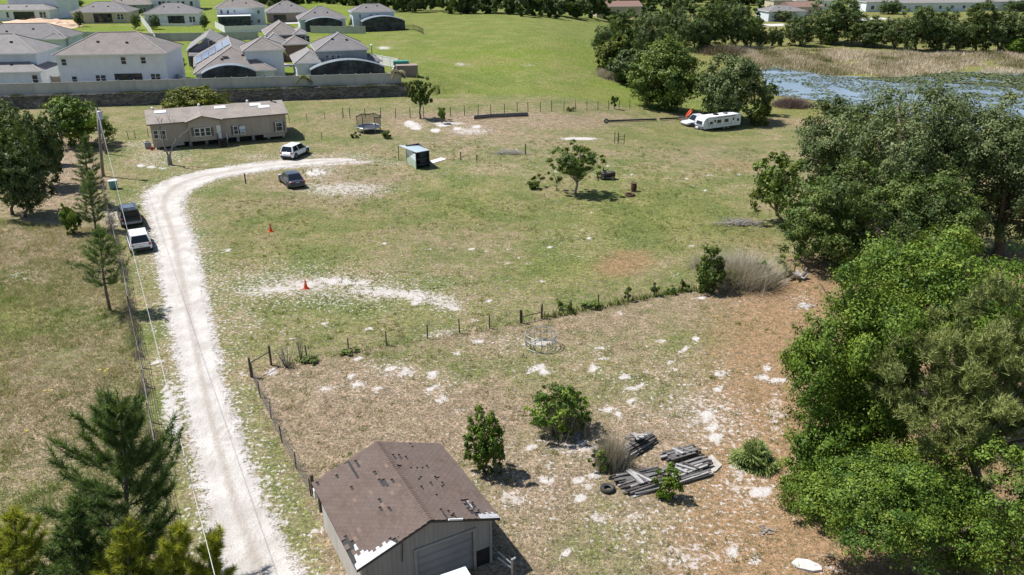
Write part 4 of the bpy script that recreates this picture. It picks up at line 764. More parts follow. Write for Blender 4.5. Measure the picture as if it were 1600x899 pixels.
        for i in range(mull): bx(((x0 + x1) / 2, y0 - .028, z0 + h_ * (i + 1) / (mull + 1)), (w_ - 2 * t, .06, .05))
        for i in range(cols - 1): bx((x0 + w_ * (i + 1) / cols, y0 - .029, (z0 + z1) / 2), (.05, .058, h_ - 2 * t))
        f = m_.build(name, trim or TRIM, s.root)
        for i in range(mull + 1):
            q = MB(); za, zb_ = z0 + t + (h_ - 2 * t) * i / (mull + 1), z0 + t + (h_ - 2 * t) * (i + 1) / (mull + 1); q.box(P_((x0 + x1) / 2, y0 - .012, (za + zb_) / 2), (w_ - 2 * t, .022, zb_ - za - .01) if face == 'f' else (.022, w_ - 2 * t, zb_ - za - .01)); q.build('pane', pane or GL, f)
        return f
    def slider(s, rect, y0=0.0, n_=3):   # wide dark glazed opening
        ym_ = (rect[1] + rect[3]) / 2; _, z1 = s.loc(rect[0], rect[1], y0); _, z0 = s.loc(rect[2], rect[3], y0); x0, x1 = s.loc(rect[0], ym_, y0)[0], s.loc(rect[2], ym_, y0)[0]; z0 = max(z0, .05); m_ = MB()
        for i in range(n_ + 1): m_.box((x0 + (x1 - x0) * i / n_, y0 - .04, (z0 + z1) / 2), (.07, .08, z1 - z0))
        m_.box(((x0 + x1) / 2, y0 - .045, z1), (x1 - x0 + .1, .1, .09)); f = m_.build('screen_door', BRZ, s.root)
        for i in range(n_):
            q = MB(); q.box((x0 + (x1 - x0) * (i + .5) / n_, y0 - .014, (z0 + z1) / 2), ((x1 - x0) / n_ - .06, .022, z1 - z0)); q.build('pane', GL if i % 2 else SCR, f)
    def lanai(s, x0, x1, y0, y1, h, arch, flat=False, bars=6):
        """screened pool room: dark netting on a bronze frame under an arched roof"""
        N_ = 14; prof = [(x0 + (x1 - x0) * i / N_, h + arch * (math.sin(PI * i / N_) ** .8 if 0 < i < N_ else 0)) for i in range(N_ + 1)]
        m_ = MB(); m_.prism([(x0, .02)] + prof + [(x1, .02)], y0, y1 - .02); m_.build('screen_room', SCR, s.root)
        c_ = MB()
        for i in range(N_): c_.box(((prof[i][0] + prof[i + 1][0]) / 2, (y0 + y1) / 2, (prof[i][1] + prof[i + 1][1]) / 2 + .05), (math.hypot(prof[i + 1][0] - prof[i][0], prof[i + 1][1] - prof[i][1]) + .02, y1 - y0 + .1, .06), rot=Matrix.Rotation(-math.atan2(prof[i + 1][1] - prof[i][1], prof[i + 1][0] - prof[i][0]), 3, 'Y'))
        c_.build('canopy', SCRL, s.root)
        b_ = MB()
        for i in range(bars + 1):
            xx = x0 + (x1 - x0) * i / bars; zt = float(np.interp(xx, [p[0] for p in prof], [p[1] for p in prof])); b_.box((xx, y0 - .03, zt / 2), (.06, .06, zt))
        b_.box(((x0 + x1) / 2, y0 - .035, h * .97), (x1 - x0, .07, .08)); b_.box(((x0 + x1) / 2, y0 - .034, .9), (x1 - x0, .05, .05)); b_.build('screen_frame', BRZ, s.root)
        if flat: pass
def roofvent(s, x, y, z): m_ = MB(); m_.box((x, y, z), (.9, .35, .12)); m_.build('roof_vent', BRZ, s.root)

# ------------------------------------------------------------------ the housing estate on the plateau
h = House('house', 'big two-storey white house with hip roof, directly behind the long pale fence', (99, 143), 7).solve(266, 88, 52, .5, wall=W_WHITE, roof=ROOF_B)
for r_ in ((96, 92, 104, 103), (189, 89, 197, 101), (220, 89, 228, 100), (113, 119, 121, 131), (150, 117, 157, 129), (158, 117, 166, 129), (236, 115, 243, 126), (243.6, 115, 251, 126)): h.win(r_)
h.slider((181, 116, 223, 136), n_=4)
h = House('house', 'two-storey pale house cut by the left edge, directly behind the long pale fence', (-60, 146), 7); w_ = h.width(69); h.body(0, 0, w_, 7, 2.9, .45, wall=W_WHITE, roof=ROOF_P); h.body(0, 2.2, w_ - 1.0, 9, h.height(85, w_ - 1, 2.2), .5, wall=W_BLUE, roof=ROOF_P); h.win((51, 117, 60, 132))
h = House('house', 'blue-white house with a dark navy recessed front and hip roof, at the left edge', (-40, 88), 7).solve(107, 63, 38, .5, wall=W_BLUE, roof=ROOF_G)
m = MB(); a0, z1 = h.loc(41, 63, -.1); a1, _ = h.loc(74, 63, -.1); m.box(((a0 + a1) / 2, -.15, z1 / 2 - .1), (a1 - a0, .3, z1)); m.build('garage_front', W_NAVY, h.root)
h.win((4, 66, 9, 74)); h.win((21, 66, 26, 74)); h.win((88, 67, 93, 76)); x_, _z = h.loc(73, 63); h.body(x_, -1.6, h.w - x_, 3, h.h, .45, wall=W_BLUE, roof=ROOF_G)
h = House('house', 'long low white house with wide dark screened opening, behind the orange dirt lot', (-20, 33), 3).solve(80, 17, 7.5, .45, wall=W_WHITE, roof=ROOF_P)
h.slider((22, 19, 54, 31), n_=4); h.win((10, 19, 14, 28)); h.win((62, 19, 67, 28)); h.win((68, 19, 72, 28))
h.body(4, 5.5, h.w - 4, 8, 6.4, .5, wall=W_WHITE, roof=ROOF_G)
h = House('house', 'white two-storey house with a dark garden gate, behind the long low white house', (70, 22), 12); h.body(0, 0, h.width(113), 9, 5.6, .5, wall=W_WHITE, roof=ROOF_P); h.win((65, 3, 70, 9)); h.win((104, 3, 107, 8)); h.slider((93, 7, 103, 19), n_=2)
h = House('house', 'tan single-storey house with grey hip roof on the green lawn at the top left', (116, 37), 5).solve(200, 20.5, 3.5, .45, wall=W_TAN, roof=ROOF_G); h.slider((147, 22, 175, 35.5), n_=4); h.win((183, 22, 188, 31)); h.win((188.5, 22, 193, 31))
h = House('house', 'brown-roofed house with a dark porch behind the tan house, top row', (166, 20), 12).solve(236, 9, -2, .45, wall=W_GREY, roof=ROOF_B); h.slider((203, 10, 212, 19), n_=2); h.win((224, 12, 228, 18)); h.win((192, 11, 201, 18))
h = House('house', 'white single-storey house with grey hip roof left of the large screened two-storey house', (228, 41), 12).solve(311, 23.5, 5.5, .45, wall=W_WHITE, roof=ROOF_G); h.slider((263, 25.5, 288, 38), n_=5); h.win((296, 26, 300, 35)); h.win((301, 26, 305, 35))
h = House('house', 'white two-storey house with dark shuttered windows at the top edge, behind the hip-roofed white house', (238, 17), 10); h.body(0, 0, h.width(305), 10, 6.2, .4, 'gx', wall=W_WHITE, roof=ROOF_G)
for x_ in (248, 254, 262, 277, 284, 297): h.win((x_, 2.5, x_ + 4, 9), trim=W_DARK)
h = House('house', 'large white two-storey house with a dark screened porch under a white flat roof, top row', (342, 43), 17).solve(416, 14, -1, .5, wall=W_BLUE, roof=ROOF_B)
for r_ in ((344, 16, 348, 22), (354, 16, 358, 22), (365, 16, 368, 20), (402, 16, 406, 22), (402, 30, 407, 36), (392, 31, 395, 36)): h.win(r_)
a0, _ = h.loc(343, 43, -3.4); a1, _ = h.loc(393, 43, -3.4); m = MB(); m.box(((a0 + a1) / 2, -1.72, 1.45), (a1 - a0, 3.4, 2.9)); m.build('screen_room', SCR, h.root); m = MB(); m.box(((a0 + a1) / 2, -1.8, 3.0), (a1 - a0 + .4, 3.7, .16)); m.build('porch_roof', TRIM, h.root)
h = House('house', 'brown-grey hip-roofed house with a dark garage opening, between two screened houses in the top row', (418, 36), 17).solve(482, 21, 2, .5, wall=W_BROWN, roof=ROOF_G); h.slider((428, 24, 447, 33), n_=2)
h = House('house', 'hip-roofed house with a wide arched blue-grey screen porch, left of the far right two-storey one', (470, 49), 17).solve(541, 32, 11, .5, wall=W_BLUE, roof=ROOF_G); a0, _ = h.loc(478, 46, -2.5); a1, _ = h.loc(535, 44, -2.5); h.lanai(a0, a1, -2.6, 0, 2.3, 1.0, bars=8)
h = House('house', 'two-storey white house with arched screen porch, right end of the top row', (553, 48), 17).solve(617, 20.5, 7, .45, wall=W_BLUE, roof=ROOF_G)
for r_ in ((561, 22.5, 564, 28.5), (578, 22, 581, 25.5), (587.5, 22, 590.5, 25.5)): h.win(r_)
a0, _ = h.loc(566, 50, -3.5); a1, _ = h.loc(632, 46, -3.5); h.lanai(a0, a1, -4.5, 0, 2.4, 1.2, bars=9)
h = House('house', 'dark grey gabled house with an arched white-framed window, left of the solar-panel house', (296, 104), 16); w_ = h.width(361); z_ = h.height(82); h.body(0, 0, w_, 13, z_, .62, 'gy', wall=W_DARK, roof=ROOF_P); h.win((326, 63, 333, 71)); m = MB(); m.box((w_ * .45, -.9, z_ * .45), (w_ * .75, 1.8, z_ * .9)); m.build('garage_front', W_NAVY, h.root)
m = MB(); m.box((w_ * .45, -1.05, z_ * .93), (w_ * .82, 2.3, .14), rot=Matrix.Rotation(.25, 3, 'X')); m.build('porch_roof', ROOF_G, h.root)
h = House('house', 'brick house with paired white upper windows, behind the grey two-storey screen porch house', (412, 98), 20); w_ = h.width(482); h.body(0, 0, w_ * .62, 8, 3.0, .6, wall=W_BROWN, roof=ROOF_P); h.body(w_ * .18, 4, w_ * .7, 10, h.height(56, w_ * .3, 4), .6, wall=W_BROWN, roof=ROOF_B); h.body(w_ * .5, -1, w_ * .5, 5, 3.1, .5, wall=W_BRICK, roof=ROOF_B)
h.body(w_ * .78, 3, w_ * .27, 6, h.height(55, w_ * .8, 3), .5, wall=W_BRICK, roof=ROOF_P); h.win((471.5, 56, 477, 66), 3); h.win((478, 56, 483.5, 66), 3)
h = House('house', 'house with solar panels on its left roof slope and wide dark screen porch', (309, 134), 20).solve(430, 117, 66, .5, wall=W_WHITE, roof=ROOF_B)
print('solar house', h.w, h.h, h.d)
ov = .4; pn = pm('solar_panel_face', (.22, .26, .34), (.17, .20, .28), 2, .25, bump=0, spec=.8)
kx_ = (min(h.w, h.d) + .8) / 2
for row in range(6):
    for q in range(9):
        run = .95 + row * 1.22; yy = h.d * .30 + q * 1.08 + row * .25
        if yy < run + .5 or yy > h.d - run + .1 or run > kx_ - .6: continue
        m = MB(); sl_ = math.atan(.5); m.box((-ov + run * math.cos(0), yy, h.h + .2 + run * .5 + .12), (1.2, 1.04, .05), rot=Matrix.Rotation(-sl_, 3, 'Y')); m.build('solar_panel', pn, h.root)
a0, _ = h.loc(318, 134, -2.2); a1, _ = h.loc(401, 129, -2.2); h.lanai(a0, a1, -2.6, 0, 2.1, 1.15, bars=9); h.body(h.w * .66, 2.5, h.w * .5, 7, 4.6, .5, wall=W_WHITE, roof=ROOF_B); h.win((409, 118, 415, 127)); roofvent(h, h.w * .4, 3.2, h.h + 2.2); 
for q in (1.2, 2.6, 4.2): h.lwin(q, q + .6, .9, 2.0, 0, face='s')
h = House('house', 'grey two-storey house with large arched screen porch, right end of the long pale fence', (466, 129), 18); w_ = h.width(596)
x_ = bis(lambda t: 499 - proj(h.A + h.u * t + h.n * 2)[0], 0, 30); x2 = bis(lambda t: 574 - proj(h.A + h.u * t + h.n * 2)[0], 0, 30); h.body(0, 0, x_ + 1.2, 10, 2.9, .55, wall=W_WHITE, roof=ROOF_P); h.body(x2 - .3, 1, 2.4, 6, 2.6, .4, wall=W_GREY, roof=ROOF_G); h.body(x_, .4, x2 - x_, 9.5, h.height(81, x_, .4), .5, wall=W_GREY, roof=ROOF_G)
for r_ in ((508, 86, 514, 93), (517.5, 86, 523, 93), (526, 86, 532, 93)): h.win(r_, .4)
a0, _ = h.loc(487, 130, -2.4); a1, _ = h.loc(601, 124, -2.4); h.lanai(a0, a1, -2.8, 0, 2.2, 1.35, bars=12)
for q in (2.0, 3.6): h.lwin(q, q + .7, .8, 2.0, 0, face='s')

# far town, top right
for i, (x, y, ang, wd, dp, hh, kd, wl, rf, lb) in enumerate([(1352, 19, 6, 27, 14, 3.6, 'gx', W_WHITE, ROOF_P, 'long pale flat-roofed building left of the round far tree, top right'), (1402, 19, 6, 34, 13, 3.2, 'gx', W_BLUE, ROOF_P, 'long pale building right of the round far tree, top right'), (1440, 9, 4, 60, 16, 4, 'gx', W_WHITE, W_WHITE, 'long white-roofed building at the top edge above the pond trees'),
       (1484, 17, 4, 32, 12, 3.2, 'gx', W_WHITE, ROOF_P, 'pale building just right of the white utility pole, top right'), (1545, 15, 4, 30, 12, 3.2, 'gx', W_WHITE, W_WHITE, 'low white building near the top right corner'),
       (1200, 34, 10, 14, 10, 3.2, 'hip', W_BLUE, ROOF_G, 'grey-roofed far house at the left of the gap behind the reeds'), (1236, 26, 15, 13, 9, 3.2, 'gx', W_TAN, W_BRICK, 'far house with a terracotta roof beside the tallest pond tree'), (1243, 15, 5, 18, 9, 3.2, 'gx', W_WHITE, ROOF_P, 'far white house above the terracotta-roofed one'), (1208, 14, 5, 16, 10, 3.2, 'hip', W_TAN, ROOF_P, 'far tan house at the top edge left of the tallest pond tree'),
       (932, 27, 10, 16, 9, 3.2, 'gx', W_TAN, W_BRICK, 'far house with an orange roof at the right end of the dark far wood')]):
    h = House('far_building', lb, (x, y), ang, 'building'); h.body(0, 0, wd, dp, hh, .3, kd, wall=wl, roof=rf)
    for q in range(int(wd / 5)): h.lwin(2 + q * 5, 3.4 + q * 5, 1.0, 2.3)
# flat strips: far road, grass and the estate street
def strip(name, pts, wd, mat, dz=.06, label=None):
    P_ = [G(*p) for p in pts]; V = []; 
    for i, p in enumerate(P_):
        d = (P_[min(i + 1, len(P_) - 1)] - P_[max(i - 1, 0)]); d.z = 0; d.normalize(); q = Vector((-d.y, d.x, 0)) * wd / 2
        V += [(p + q), (p - q)]
    m_ = MB()
    for i in range(len(P_) - 1): m_.face([Vector(v) + Vector((0, 0, float(T(v.x, v.y)) - v.z + dz)) for v in (V[2 * i], V[2 * i + 1], V[2 * i + 3], V[2 * i + 2])])
    return m_.build(name, mat, kind='structure')
ASPH = pm('asphalt_pale', (.30, .30, .30), (.24, .24, .24), .4, .9); CONC = pm('concrete', (.52, .50, .47), (.44, .42, .40), 1.2, .9)
strip('far_road', [(1195, 40), (1215, 39.5), (1232, 39)], 7, CONC); strip('far_path', [(1340, 32), (1362, 30), (1386, 29)], 7, CONC); strip('street', [(66, 116), (92, 116), (110, 115.5)], 6, CONC); strip('driveway_apron', [(80, 27.5), (100, 27), (118, 28.5)], 5, CONC)
strip('street', [(406, 104), (440, 103), (452, 101)], 5, CONC); strip('street', [(418, 41), (440, 37), (470, 36)], 5, CONC)

# ------------------------------------------------------------------ pale panel fence on the stone wall, other estate fences
FW = pm('fence_vinyl', (.50, .49, .45), (.40, .395, .36), 1.1, .8, bump=.15, stretch=(1, 1, .35), rnd=.12); FWW = pm('fence_white', (.76, .75, .72), (.68, .67, .65), 1.2, .7)
def panel_fence(name, label, pts, hgt, step, mat, cat='fence', z=None, group=None):
    P0 = pts[0]; root = thing(name, label, cat, P0, 0, group); pmn = None
    for A_, B_ in zip(pts[:-1], pts[1:]):
        L_ = (B_ - A_).length; n_ = max(1, round(L_ / step)); d = (B_ - A_) / n_; rz = math.atan2(d.y, d.x); l_ = math.hypot(d.x, d.y)
        pm_ = MB().box((0, 0, hgt / 2), (l_ - .14, .06, hgt - .08)); pm_.box((0, 0, hgt - .03), (l_ - .14, .10, .08)); pm_.box((0, 0, .12), (l_ - .14, .09, .1)); me1 = pm_.mesh('panel', mat)
        ps_ = MB().box((0, 0, hgt / 2 + .04), (.14, .14, hgt + .08)); ps_.box((0, 0, hgt + .1), (.18, .18, .05)); me2 = ps_.mesh('post', mat)
        for i in range(n_ + 1):
            p = A_ + d * i; zz = z if z is not None else float(T(p.x, p.y))
            for me_, q, go in ((me2, p, True), (me1, p + d / 2, i < n_)):
                if not go: continue
                o = bpy.data.objects.new('panel' if me_ is me1 else 'post', me_); COL.objects.link(o); o.parent = root; o.location = (q.x - P0.x, q.y - P0.y, (z if z is not None else float(T(q.x, q.y))) - P0.z); o.rotation_euler = (0, 0, rz)
    return root
base = Vector((WA[0], WA[1], 0)); uu = Vector((WU[0], WU[1], 0)); nn = Vector((WN[0], WN[1], 0))
panel_fence('panel_fence', 'long pale panel fence standing on top of the grey stone retaining wall', [base - uu * 12 + nn * 1.0 + Vector((0, 0, WALL_H)), base + uu * (WL - .3) + nn * 1.0 + Vector((0, 0, WALL_H))], 1.75, 2.42, FW, z=WALL_H)
# retaining wall: roughly coursed stones
root = thing('retaining_wall', 'long grey stone retaining wall below the pale panel fence', 'wall', base)
m = MB(); m.box(uu * (WL / 2 - 6) + nn * .78 + Vector((0, 0, WALL_H / 2 - .03)), (WL + 12, 1.34, WALL_H), rz=math.atan2(WU[1], WU[0])); m.build('core', pm('wall_mortar', (.085, .08, .075), (.05, .047, .045), 2, .95), root)
m = MB(); rzz = math.atan2(WU[1], WU[0]); z_ = -.05
while z_ < WALL_H - .1:
    ch = R.uniform(.15, .21); x_ = -12.0 + R.uniform(0, .3)
    while x_ < WL:
        l_ = R.uniform(.28, .62); m.box(uu * (x_ + l_ / 2) + nn * (.06 + R.uniform(-.02, .05)) + Vector((0, 0, z_ + ch / 2)), (l_ - .03, .18, ch - .025), rz=rzz + R.uniform(-.03, .03), tone=R.random()); x_ += l_
    z_ += ch
k = NT('wall_stone'); t_ = k.attr('tone'); n_ = k.noise(k.obj(), .35, 4); n2_ = k.noise(k.obj(), 4, 3)
k.l(k.mix(k.smooth(n_, .4, .62), k.mix(k.math('MULTIPLY', t_, k.math('ADD', n2_, .4)), (.075, .07, .07), (.27, .25, .24)), k.mix(k.math('MULTIPLY', t_, k.math('ADD', n2_, .4)), (.06, .06, .05), (.17, .16, .15))), k.b.inputs['Base Color']); k.b.inputs['Roughness'].default_value = .9
m.build('stone', k.m, root, kind='stuff')
X = np.linspace(-12, WL, 1500); bx_ = WA[0] + WU[0] * X + WN[0] * .4; by_ = WA[1] + WU[1] * X + WN[1] * .4
kk = vnoise(X, X * 0, 2.2, 61) > .45; tag(blades('wall_top_weeds', bx_[kk], by_[kk], np.full(kk.sum(), .28), np.full(kk.sum(), .07), 10, .22, L_GREY, seed=62, lean=.8, z0=WALL_H - .06), 'dark weeds growing on top of the stone retaining wall', 'weeds')
def fpts(*p): return [G(*q) for q in p]
panel_fence('panel_fence', 'pale grey panel fence behind the big two-storey house, below the sloping lawns', fpts((112, 62), (236, 65), (330, 64), (404, 62)), 1.8, 2.4, FW)
panel_fence('panel_fence', 'bright white fence running downhill between the two lawns', fpts((220, 33), (232, 48), (247, 74)), 1.7, 2.4, FWW)
panel_fence('panel_fence', 'pale fence in front of the arched screen porch house, top row', fpts((486, 52), (571, 53)), 1.7, 2.4, FW)
panel_fence('panel_fence', 'white fence in front of the large two-storey house with the flat porch roof', fpts((337, 44), (352, 52), (418, 50)), 1.6, 2.4, FWW)
panel_fence('panel_fence', 'white fence running back from the right end of the screen porch toward the bin enclosure', fpts((575, 98), (622, 107), (612, 130)), 1.7, 2.4, FWW)
panel_fence('panel_fence', 'short tan gate panels between the left house and the big white house', fpts((70, 138), (97, 137)), 1.7, 1.5, pm('gate_tan', (.36, .31, .25), (.30, .26, .21), 2, .8))
panel_fence('panel_fence', 'short fence between the big white house and the solar-panel house', fpts((266, 133), (280, 132), (292, 138)), 1.7, 1.5, FWW)
panel_fence('panel_fence', 'low white retaining fence on the lawn in front of the hip-roofed white house', fpts((252, 41.5), (301, 41.5)), .7, 2.4, FWW)
P = G(636, 119); root = thing('bin_enclosure', 'brown boxed enclosure with a green top at the field edge right of the screen porch', 'shed', P, .2)
m = MB(); m.box((0, 0, .95), (3.6, 2.2, 1.9)); m.build('wall', W_BROWN, root); m = MB(); m.box((-.8, 1.6, 1.2), (2.6, 1.4, 2.3)); m.build('tank', pm('tank_green', (.05, .25, .20), (.04, .2, .16), 2, .6), root)
root = thing('street_lamp', 'slim lamp post with a globe head beside the grey two-storey house', 'lamp post', G(583, 112)); m = MB(); m.tube([(0, 0, 0), (0, 0, 4.2)], [.08, .05], 6); m.build('pole', BRZ, root); m = MB(); m.tube([(0, 0, 4.2), (0, 0, 4.3), (0, 0, 4.55), (0, 0, 4.7)], [.1, .22, .22, .05], 8); m.build('lamp_globe', TRIM, root)
# black open fence at the right end of the top row
root = thing('black_fence', 'low black curved rail fence at the right end of the top row of houses', 'fence', G(634, 47)); P0 = G(634, 47); m = MB(); pp = fpts((634, 47), (646, 47), (655, 50), (662, 54))
for a_, b_ in zip(pp[:-1], pp[1:]):
    for z_ in (.2, 1.2): m.beam(a_ - P0 + Vector((0, 0, z_)), b_ - P0 + Vector((0, 0, z_)), .06, .06)
m.build('rail', BRZ, root)
m2 = MB().box((0, 0, .65), (.06, .06, 1.3)).mesh('picket', BRZ)
for a_, b_ in zip(pp[:-1], pp[1:]):
    for t_ in np.arange(0, 1, .12):
        q = a_.lerp(b_, t_) - P0; o = bpy.data.objects.new('picket', m2); COL.objects.link(o); o.parent = root; o.location = q
# dirt mound
m = MB(); X, Y = np.meshgrid(np.linspace(-1, 1, 40), np.linspace(-1, 1, 14)); P = G(62, 37); Zm = np.maximum(0, 1 - X ** 2) * np.maximum(0, 1 - Y ** 2) * (.3 + 1.3 * vnoise(X * 12 + 50, Y * 6 + 50, 2, 71)) * 1.1
ii = np.arange(40 * 14).reshape(14, 40); dirt = pm('dirt_mound', (.62, .46, .33), (.50, .34, .24), .8, .95, bump=.8)
tag(npmesh('dirt_mound', np.stack([P.x + X.ravel() * 13.5, P.y + Y.ravel() * 2.5, P.z + Zm.ravel() - .1], 1), np.stack([ii[:-1, :-1].ravel(), ii[:-1, 1:].ravel(), ii[1:, 1:].ravel(), ii[1:, :-1].ravel()], 1), dirt), 'long orange dirt mound in front of the low white house at the top left', 'dirt')
P = G(90, 43); tag(npmesh('dirt_mound', np.stack([P.x + X.ravel() * 5.5, P.y + Y.ravel() * 5, P.z + Zm.ravel() * 1.1 - .1], 1), np.stack([ii[:-1, :-1].ravel(), ii[:-1, 1:].ravel(), ii[1:, 1:].ravel(), ii[1:, :-1].ravel()], 1), dirt), 'rounded heap of orange dirt beside the lawn of the tan house', 'dirt')

# ------------------------------------------------------------------ mobile home
V_ = pm('vinyl_beige', (.44, .375, .315), (.375, .32, .27), .8, .8, bump=.1, stretch=(1, 1, .3)); MR = shingle('mobile_roof', (.33, .285, .25), (.22, .19, .17)); SH = pm('shutter_taupe', (.16, .13, .11), (.12, .10, .085), 3, .7); DKV = pm('shade_black', (.015, .014, .013), (.03, .027, .025), 2, .9)  # DKV: near-black colour standing for shade in hollows
fl, fr = G(241, 234), G(450, 217); ang = math.degrees(math.atan2(fr.y - fl.y, fr.x - fl.x)); print('mobile ang', ang)
h = House('mobile_home', 'long beige mobile home with a low brown roof, raised on piers, white front door', None, ang, 'mobile home', A=fl); w_ = (Vector((fr.x, fr.y, 0)) - Vector((fl.x, fl.y, 0))).length; he = 3.0; dp = 7.6
m = MB(); m.box((w_ / 2, dp / 2, (he + .62) / 2), (w_, dp, he - .62)); 
for xx in (0, w_ - .02): m.prism([(0, he), (dp, he), (dp / 2, he + .95)], xx, xx + .02, axis='x')
m.build('wall', V_, h.root)
for i in range(int(w_ / .61)):      # wide vertical siding panels standing slightly proud
    xx = .3 + i * .61
    if 2.2 < 0: pass
    q = MB(); q.box((xx, -.012, (he + .62) / 2), (.585, .024, he - .66)); q.build('panel', V_, h.root)
m = MB()
for i in range(9): m.box((.5 + i * (w_ - 1) / 8, .25, .3), (.35, .4, .64))
m.build('pier', pm('pier_block', (.3, .29, .27), (.2, .2, .19), 3, .9), h.root); m = MB(); m.box((w_ / 2, dp / 2, .28), (w_ - .8, dp - 1.0, .6)); m.build('crawl_shade_block', DKV, h.root)  # near-black block paints in the shade under the raised floor
for x0, x1 in ((0, 3.5), (w_ - 3, w_ - .3)):
    q = MB(); q.box(((x0 + x1) / 2, -.02, .42), (x1 - x0, .05, .38)); q.build('skirting', V_, h.root)
r_ = MB(); ov = .35; zt = he + .12; zr = zt + .95 + .04; e0, e1, f0, f1 = -ov, w_ + ov, -ov, dp + ov; ym = dp / 2
r_.face([(e0, f0, zt), (e1, f0, zt), (e1, ym, zr), (e0, ym, zr)]); r_.face([(e1, f1, zt), (e0, f1, zt), (e0, ym, zr), (e1, ym, zr)]); r_.face([(e0, f0, zt - .14), (e0, f1, zt - .14), (e1, f1, zt - .14), (e1, f0, zt - .14)], 1)
for a_, b_ in (((e0, f0), (e1, f0)), ((e1, f1), (e0, f1))): r_.face([(*a_, zt - .14), (*b_, zt - .14), (*b_, zt), (*a_, zt)], 1)
for xx in (e0, e1): r_.face([(xx, f0, zt - .14), (xx, f0, zt), (xx, ym, zr), (xx, f1, zt), (xx, f1, zt - .14)], 1)
ro = r_.build('roof', [MR, SH], h.root)
# dormer gable over the entrance bay
g0, _ = h.loc(290, 200); g1, _ = h.loc(348, 196); gm = (g0 + g1) / 2 - .2; q = MB(); zp = zt + .62; dy = 2.9
for sx, xe in ((-1, g0), (1, g1)):
    q.face([(xe, -.75, zt - .02), (gm, -.75, zp), (gm, dy, zp), (xe, .2, zt + .06)]); q.face([(xe, -.75, zt - .14), (gm, -.75, zp - .12), (gm, -.75, zp), (xe, -.75, zt - .02)], 1)
q.build('dormer_roof', [MR, SH], h.root); q = MB(); q.prism([(g0 + .3, he - .02), (g1 - .3, he - .02), (gm, zp - .16)], -.42, 0); q.box(((g0 + .3 + g1 - .3) / 2, -.21, (he + .62) / 2 - .012), (g1 - g0 - .6, .42, he - .66)); q.build('entrance_bay', V_, h.root)
def mw(rect, y0=0., cols=1, sh=True, arch=False):
    f = h.win(rect, y0, 1); x0, z1 = h.loc(rect[0], rect[1], y0); x1, z0 = h.loc(rect[2], rect[3], y0)
    if sh:
        for xx in (x0 - .2, x1 + .2): q = MB(); q.box((xx, y0 - .03, (z0 + z1) / 2), (.3, .05, z1 - z0 + .05)); q.build('shutter', SH, h.root)
for rct, y_, s_ in (((240, 204, 247, 217), -.03, 0), ((250, 204, 259, 218), -.03, 0), ((304, 201, 312, 213), -.43, 0), ((313, 200, 320, 213), -.43, 0), ((321, 199, 329, 212), -.43, 0), ((365, 197, 372, 210), -.03, 1), ((431, 191, 441, 205), -.03, 1)): mw(rct, y_, sh=s_)
for xx in (303, 329.5):
    x_, z_ = h.loc(xx, 206, -.43); q = MB(); q.box((x_ + (-.16 if xx < 310 else .16), -.46, z_), (.26, .05, 1.05)); q.build('shutter', SH, h.root)
x0, z1 = h.loc(337.5, 196, -.43); x1, z0 = h.loc(349, 215.5, -.43); x1 = min(x1, g1 - .32); q = MB(); q.box(((x0 + x1) / 2, -.46, (max(z0, .66) + z1) / 2), (x1 - x0, .06, z1 - max(z0, .66))); f = q.build('door', TRIM, h.root); q = MB(); q.box((x1 - .12, -.51, 1.55), (.05, .05, .12)); q.build('handle', BRZ, f)
xa = (x0 + x1) / 2 + .25; m = MB(); DWD = pm('dark_wood', (.10, .075, .055), (.06, .045, .035), 4, .85); sx_ = xa
st = thing('porch_steps', 'small dark wooden steps with handrails leading up to the white door of the mobile home', 'steps', h.A + h.u * sx_ + h.n * -.45, h.a)
for i in range(4): q = MB(); q.box((0, -.25 - i * .3, .58 - i * .16), (1.0, .3, .05)); q.build('step', DWD, st)
for s_ in (-.5, .5):
    q = MB(); q.beam((s_, -.1, .5), (s_, -1.3, 0.02), .06, .2); q.beam((s_, -.1, 1.4), (s_, -1.3, .85), .06, .08); q.build('handrail', DWD if s_ < 0 else TRIM, st)
    for yy, zz in ((-.12, 1.4), (-1.28, .88)): q = MB(); q.box((s_, yy, zz / 2), (.08, .08, zz)); q.build('post', DWD, st)
q = MB(); q.box((0, -.02, .3), (1.1, .3, .5)); q.build('landing', DWD, st)
ac = thing('window_air_conditioner', 'white air conditioner box sticking out of the right-hand shuttered window', 'air conditioner', h.A + h.u * h.loc(379, 205)[0] + h.n * -.3, h.a); zz = h.loc(379, 206)[1]; q = MB(); q.box((0, 0, zz), (.62, .55, .5)); q.build('case', TRIM, ac, bevel=.03); q = MB(); q.box((0, -.285, zz), (.5, .02, .36)); q.build('grille', W_GREY, ac)
q = MB(); q.box((0, .25, zz + .5), (.7, .08, .42)); q.build('window_filler', TRIM, ac)
for fx, nm in ((.09, 0), (.53, 0), (.80, 0), (.86, 1)):
    q = MB(); q.box((w_ * fx, ym - .9 - nm * .8, zt + .78 - nm * .2), (1.35, .75, .14), rot=Matrix.Rotation(.22, 3, 'X')); q.build('skylight', pm('skylight_white', (.72, .74, .76), (.64, .66, .70), 2, .4, bump=0), h.root)
q = MB(); q.tube([(w_ * .935, ym - .2, zr - .3), (w_ * .935, ym - .2, zr + .7)], .13, 8); q.tube([(w_ * .935, ym - .2, zr + .7), (w_ * .935, ym - .2, zr + .85)], [.22, .2], 8); q.build('chimney', BRZ, h.root)
for fx in (.02, .36, .73): q = MB(); q.tube([(w_ * fx + .3, ym + .1, zr - .2), (w_ * fx + .3, ym + .1, zr + .22), (w_ * fx + .3, ym + .1, zr + .3)], [.16, .16, .05], 8); q.build('roof_vent', TRIM, h.root)
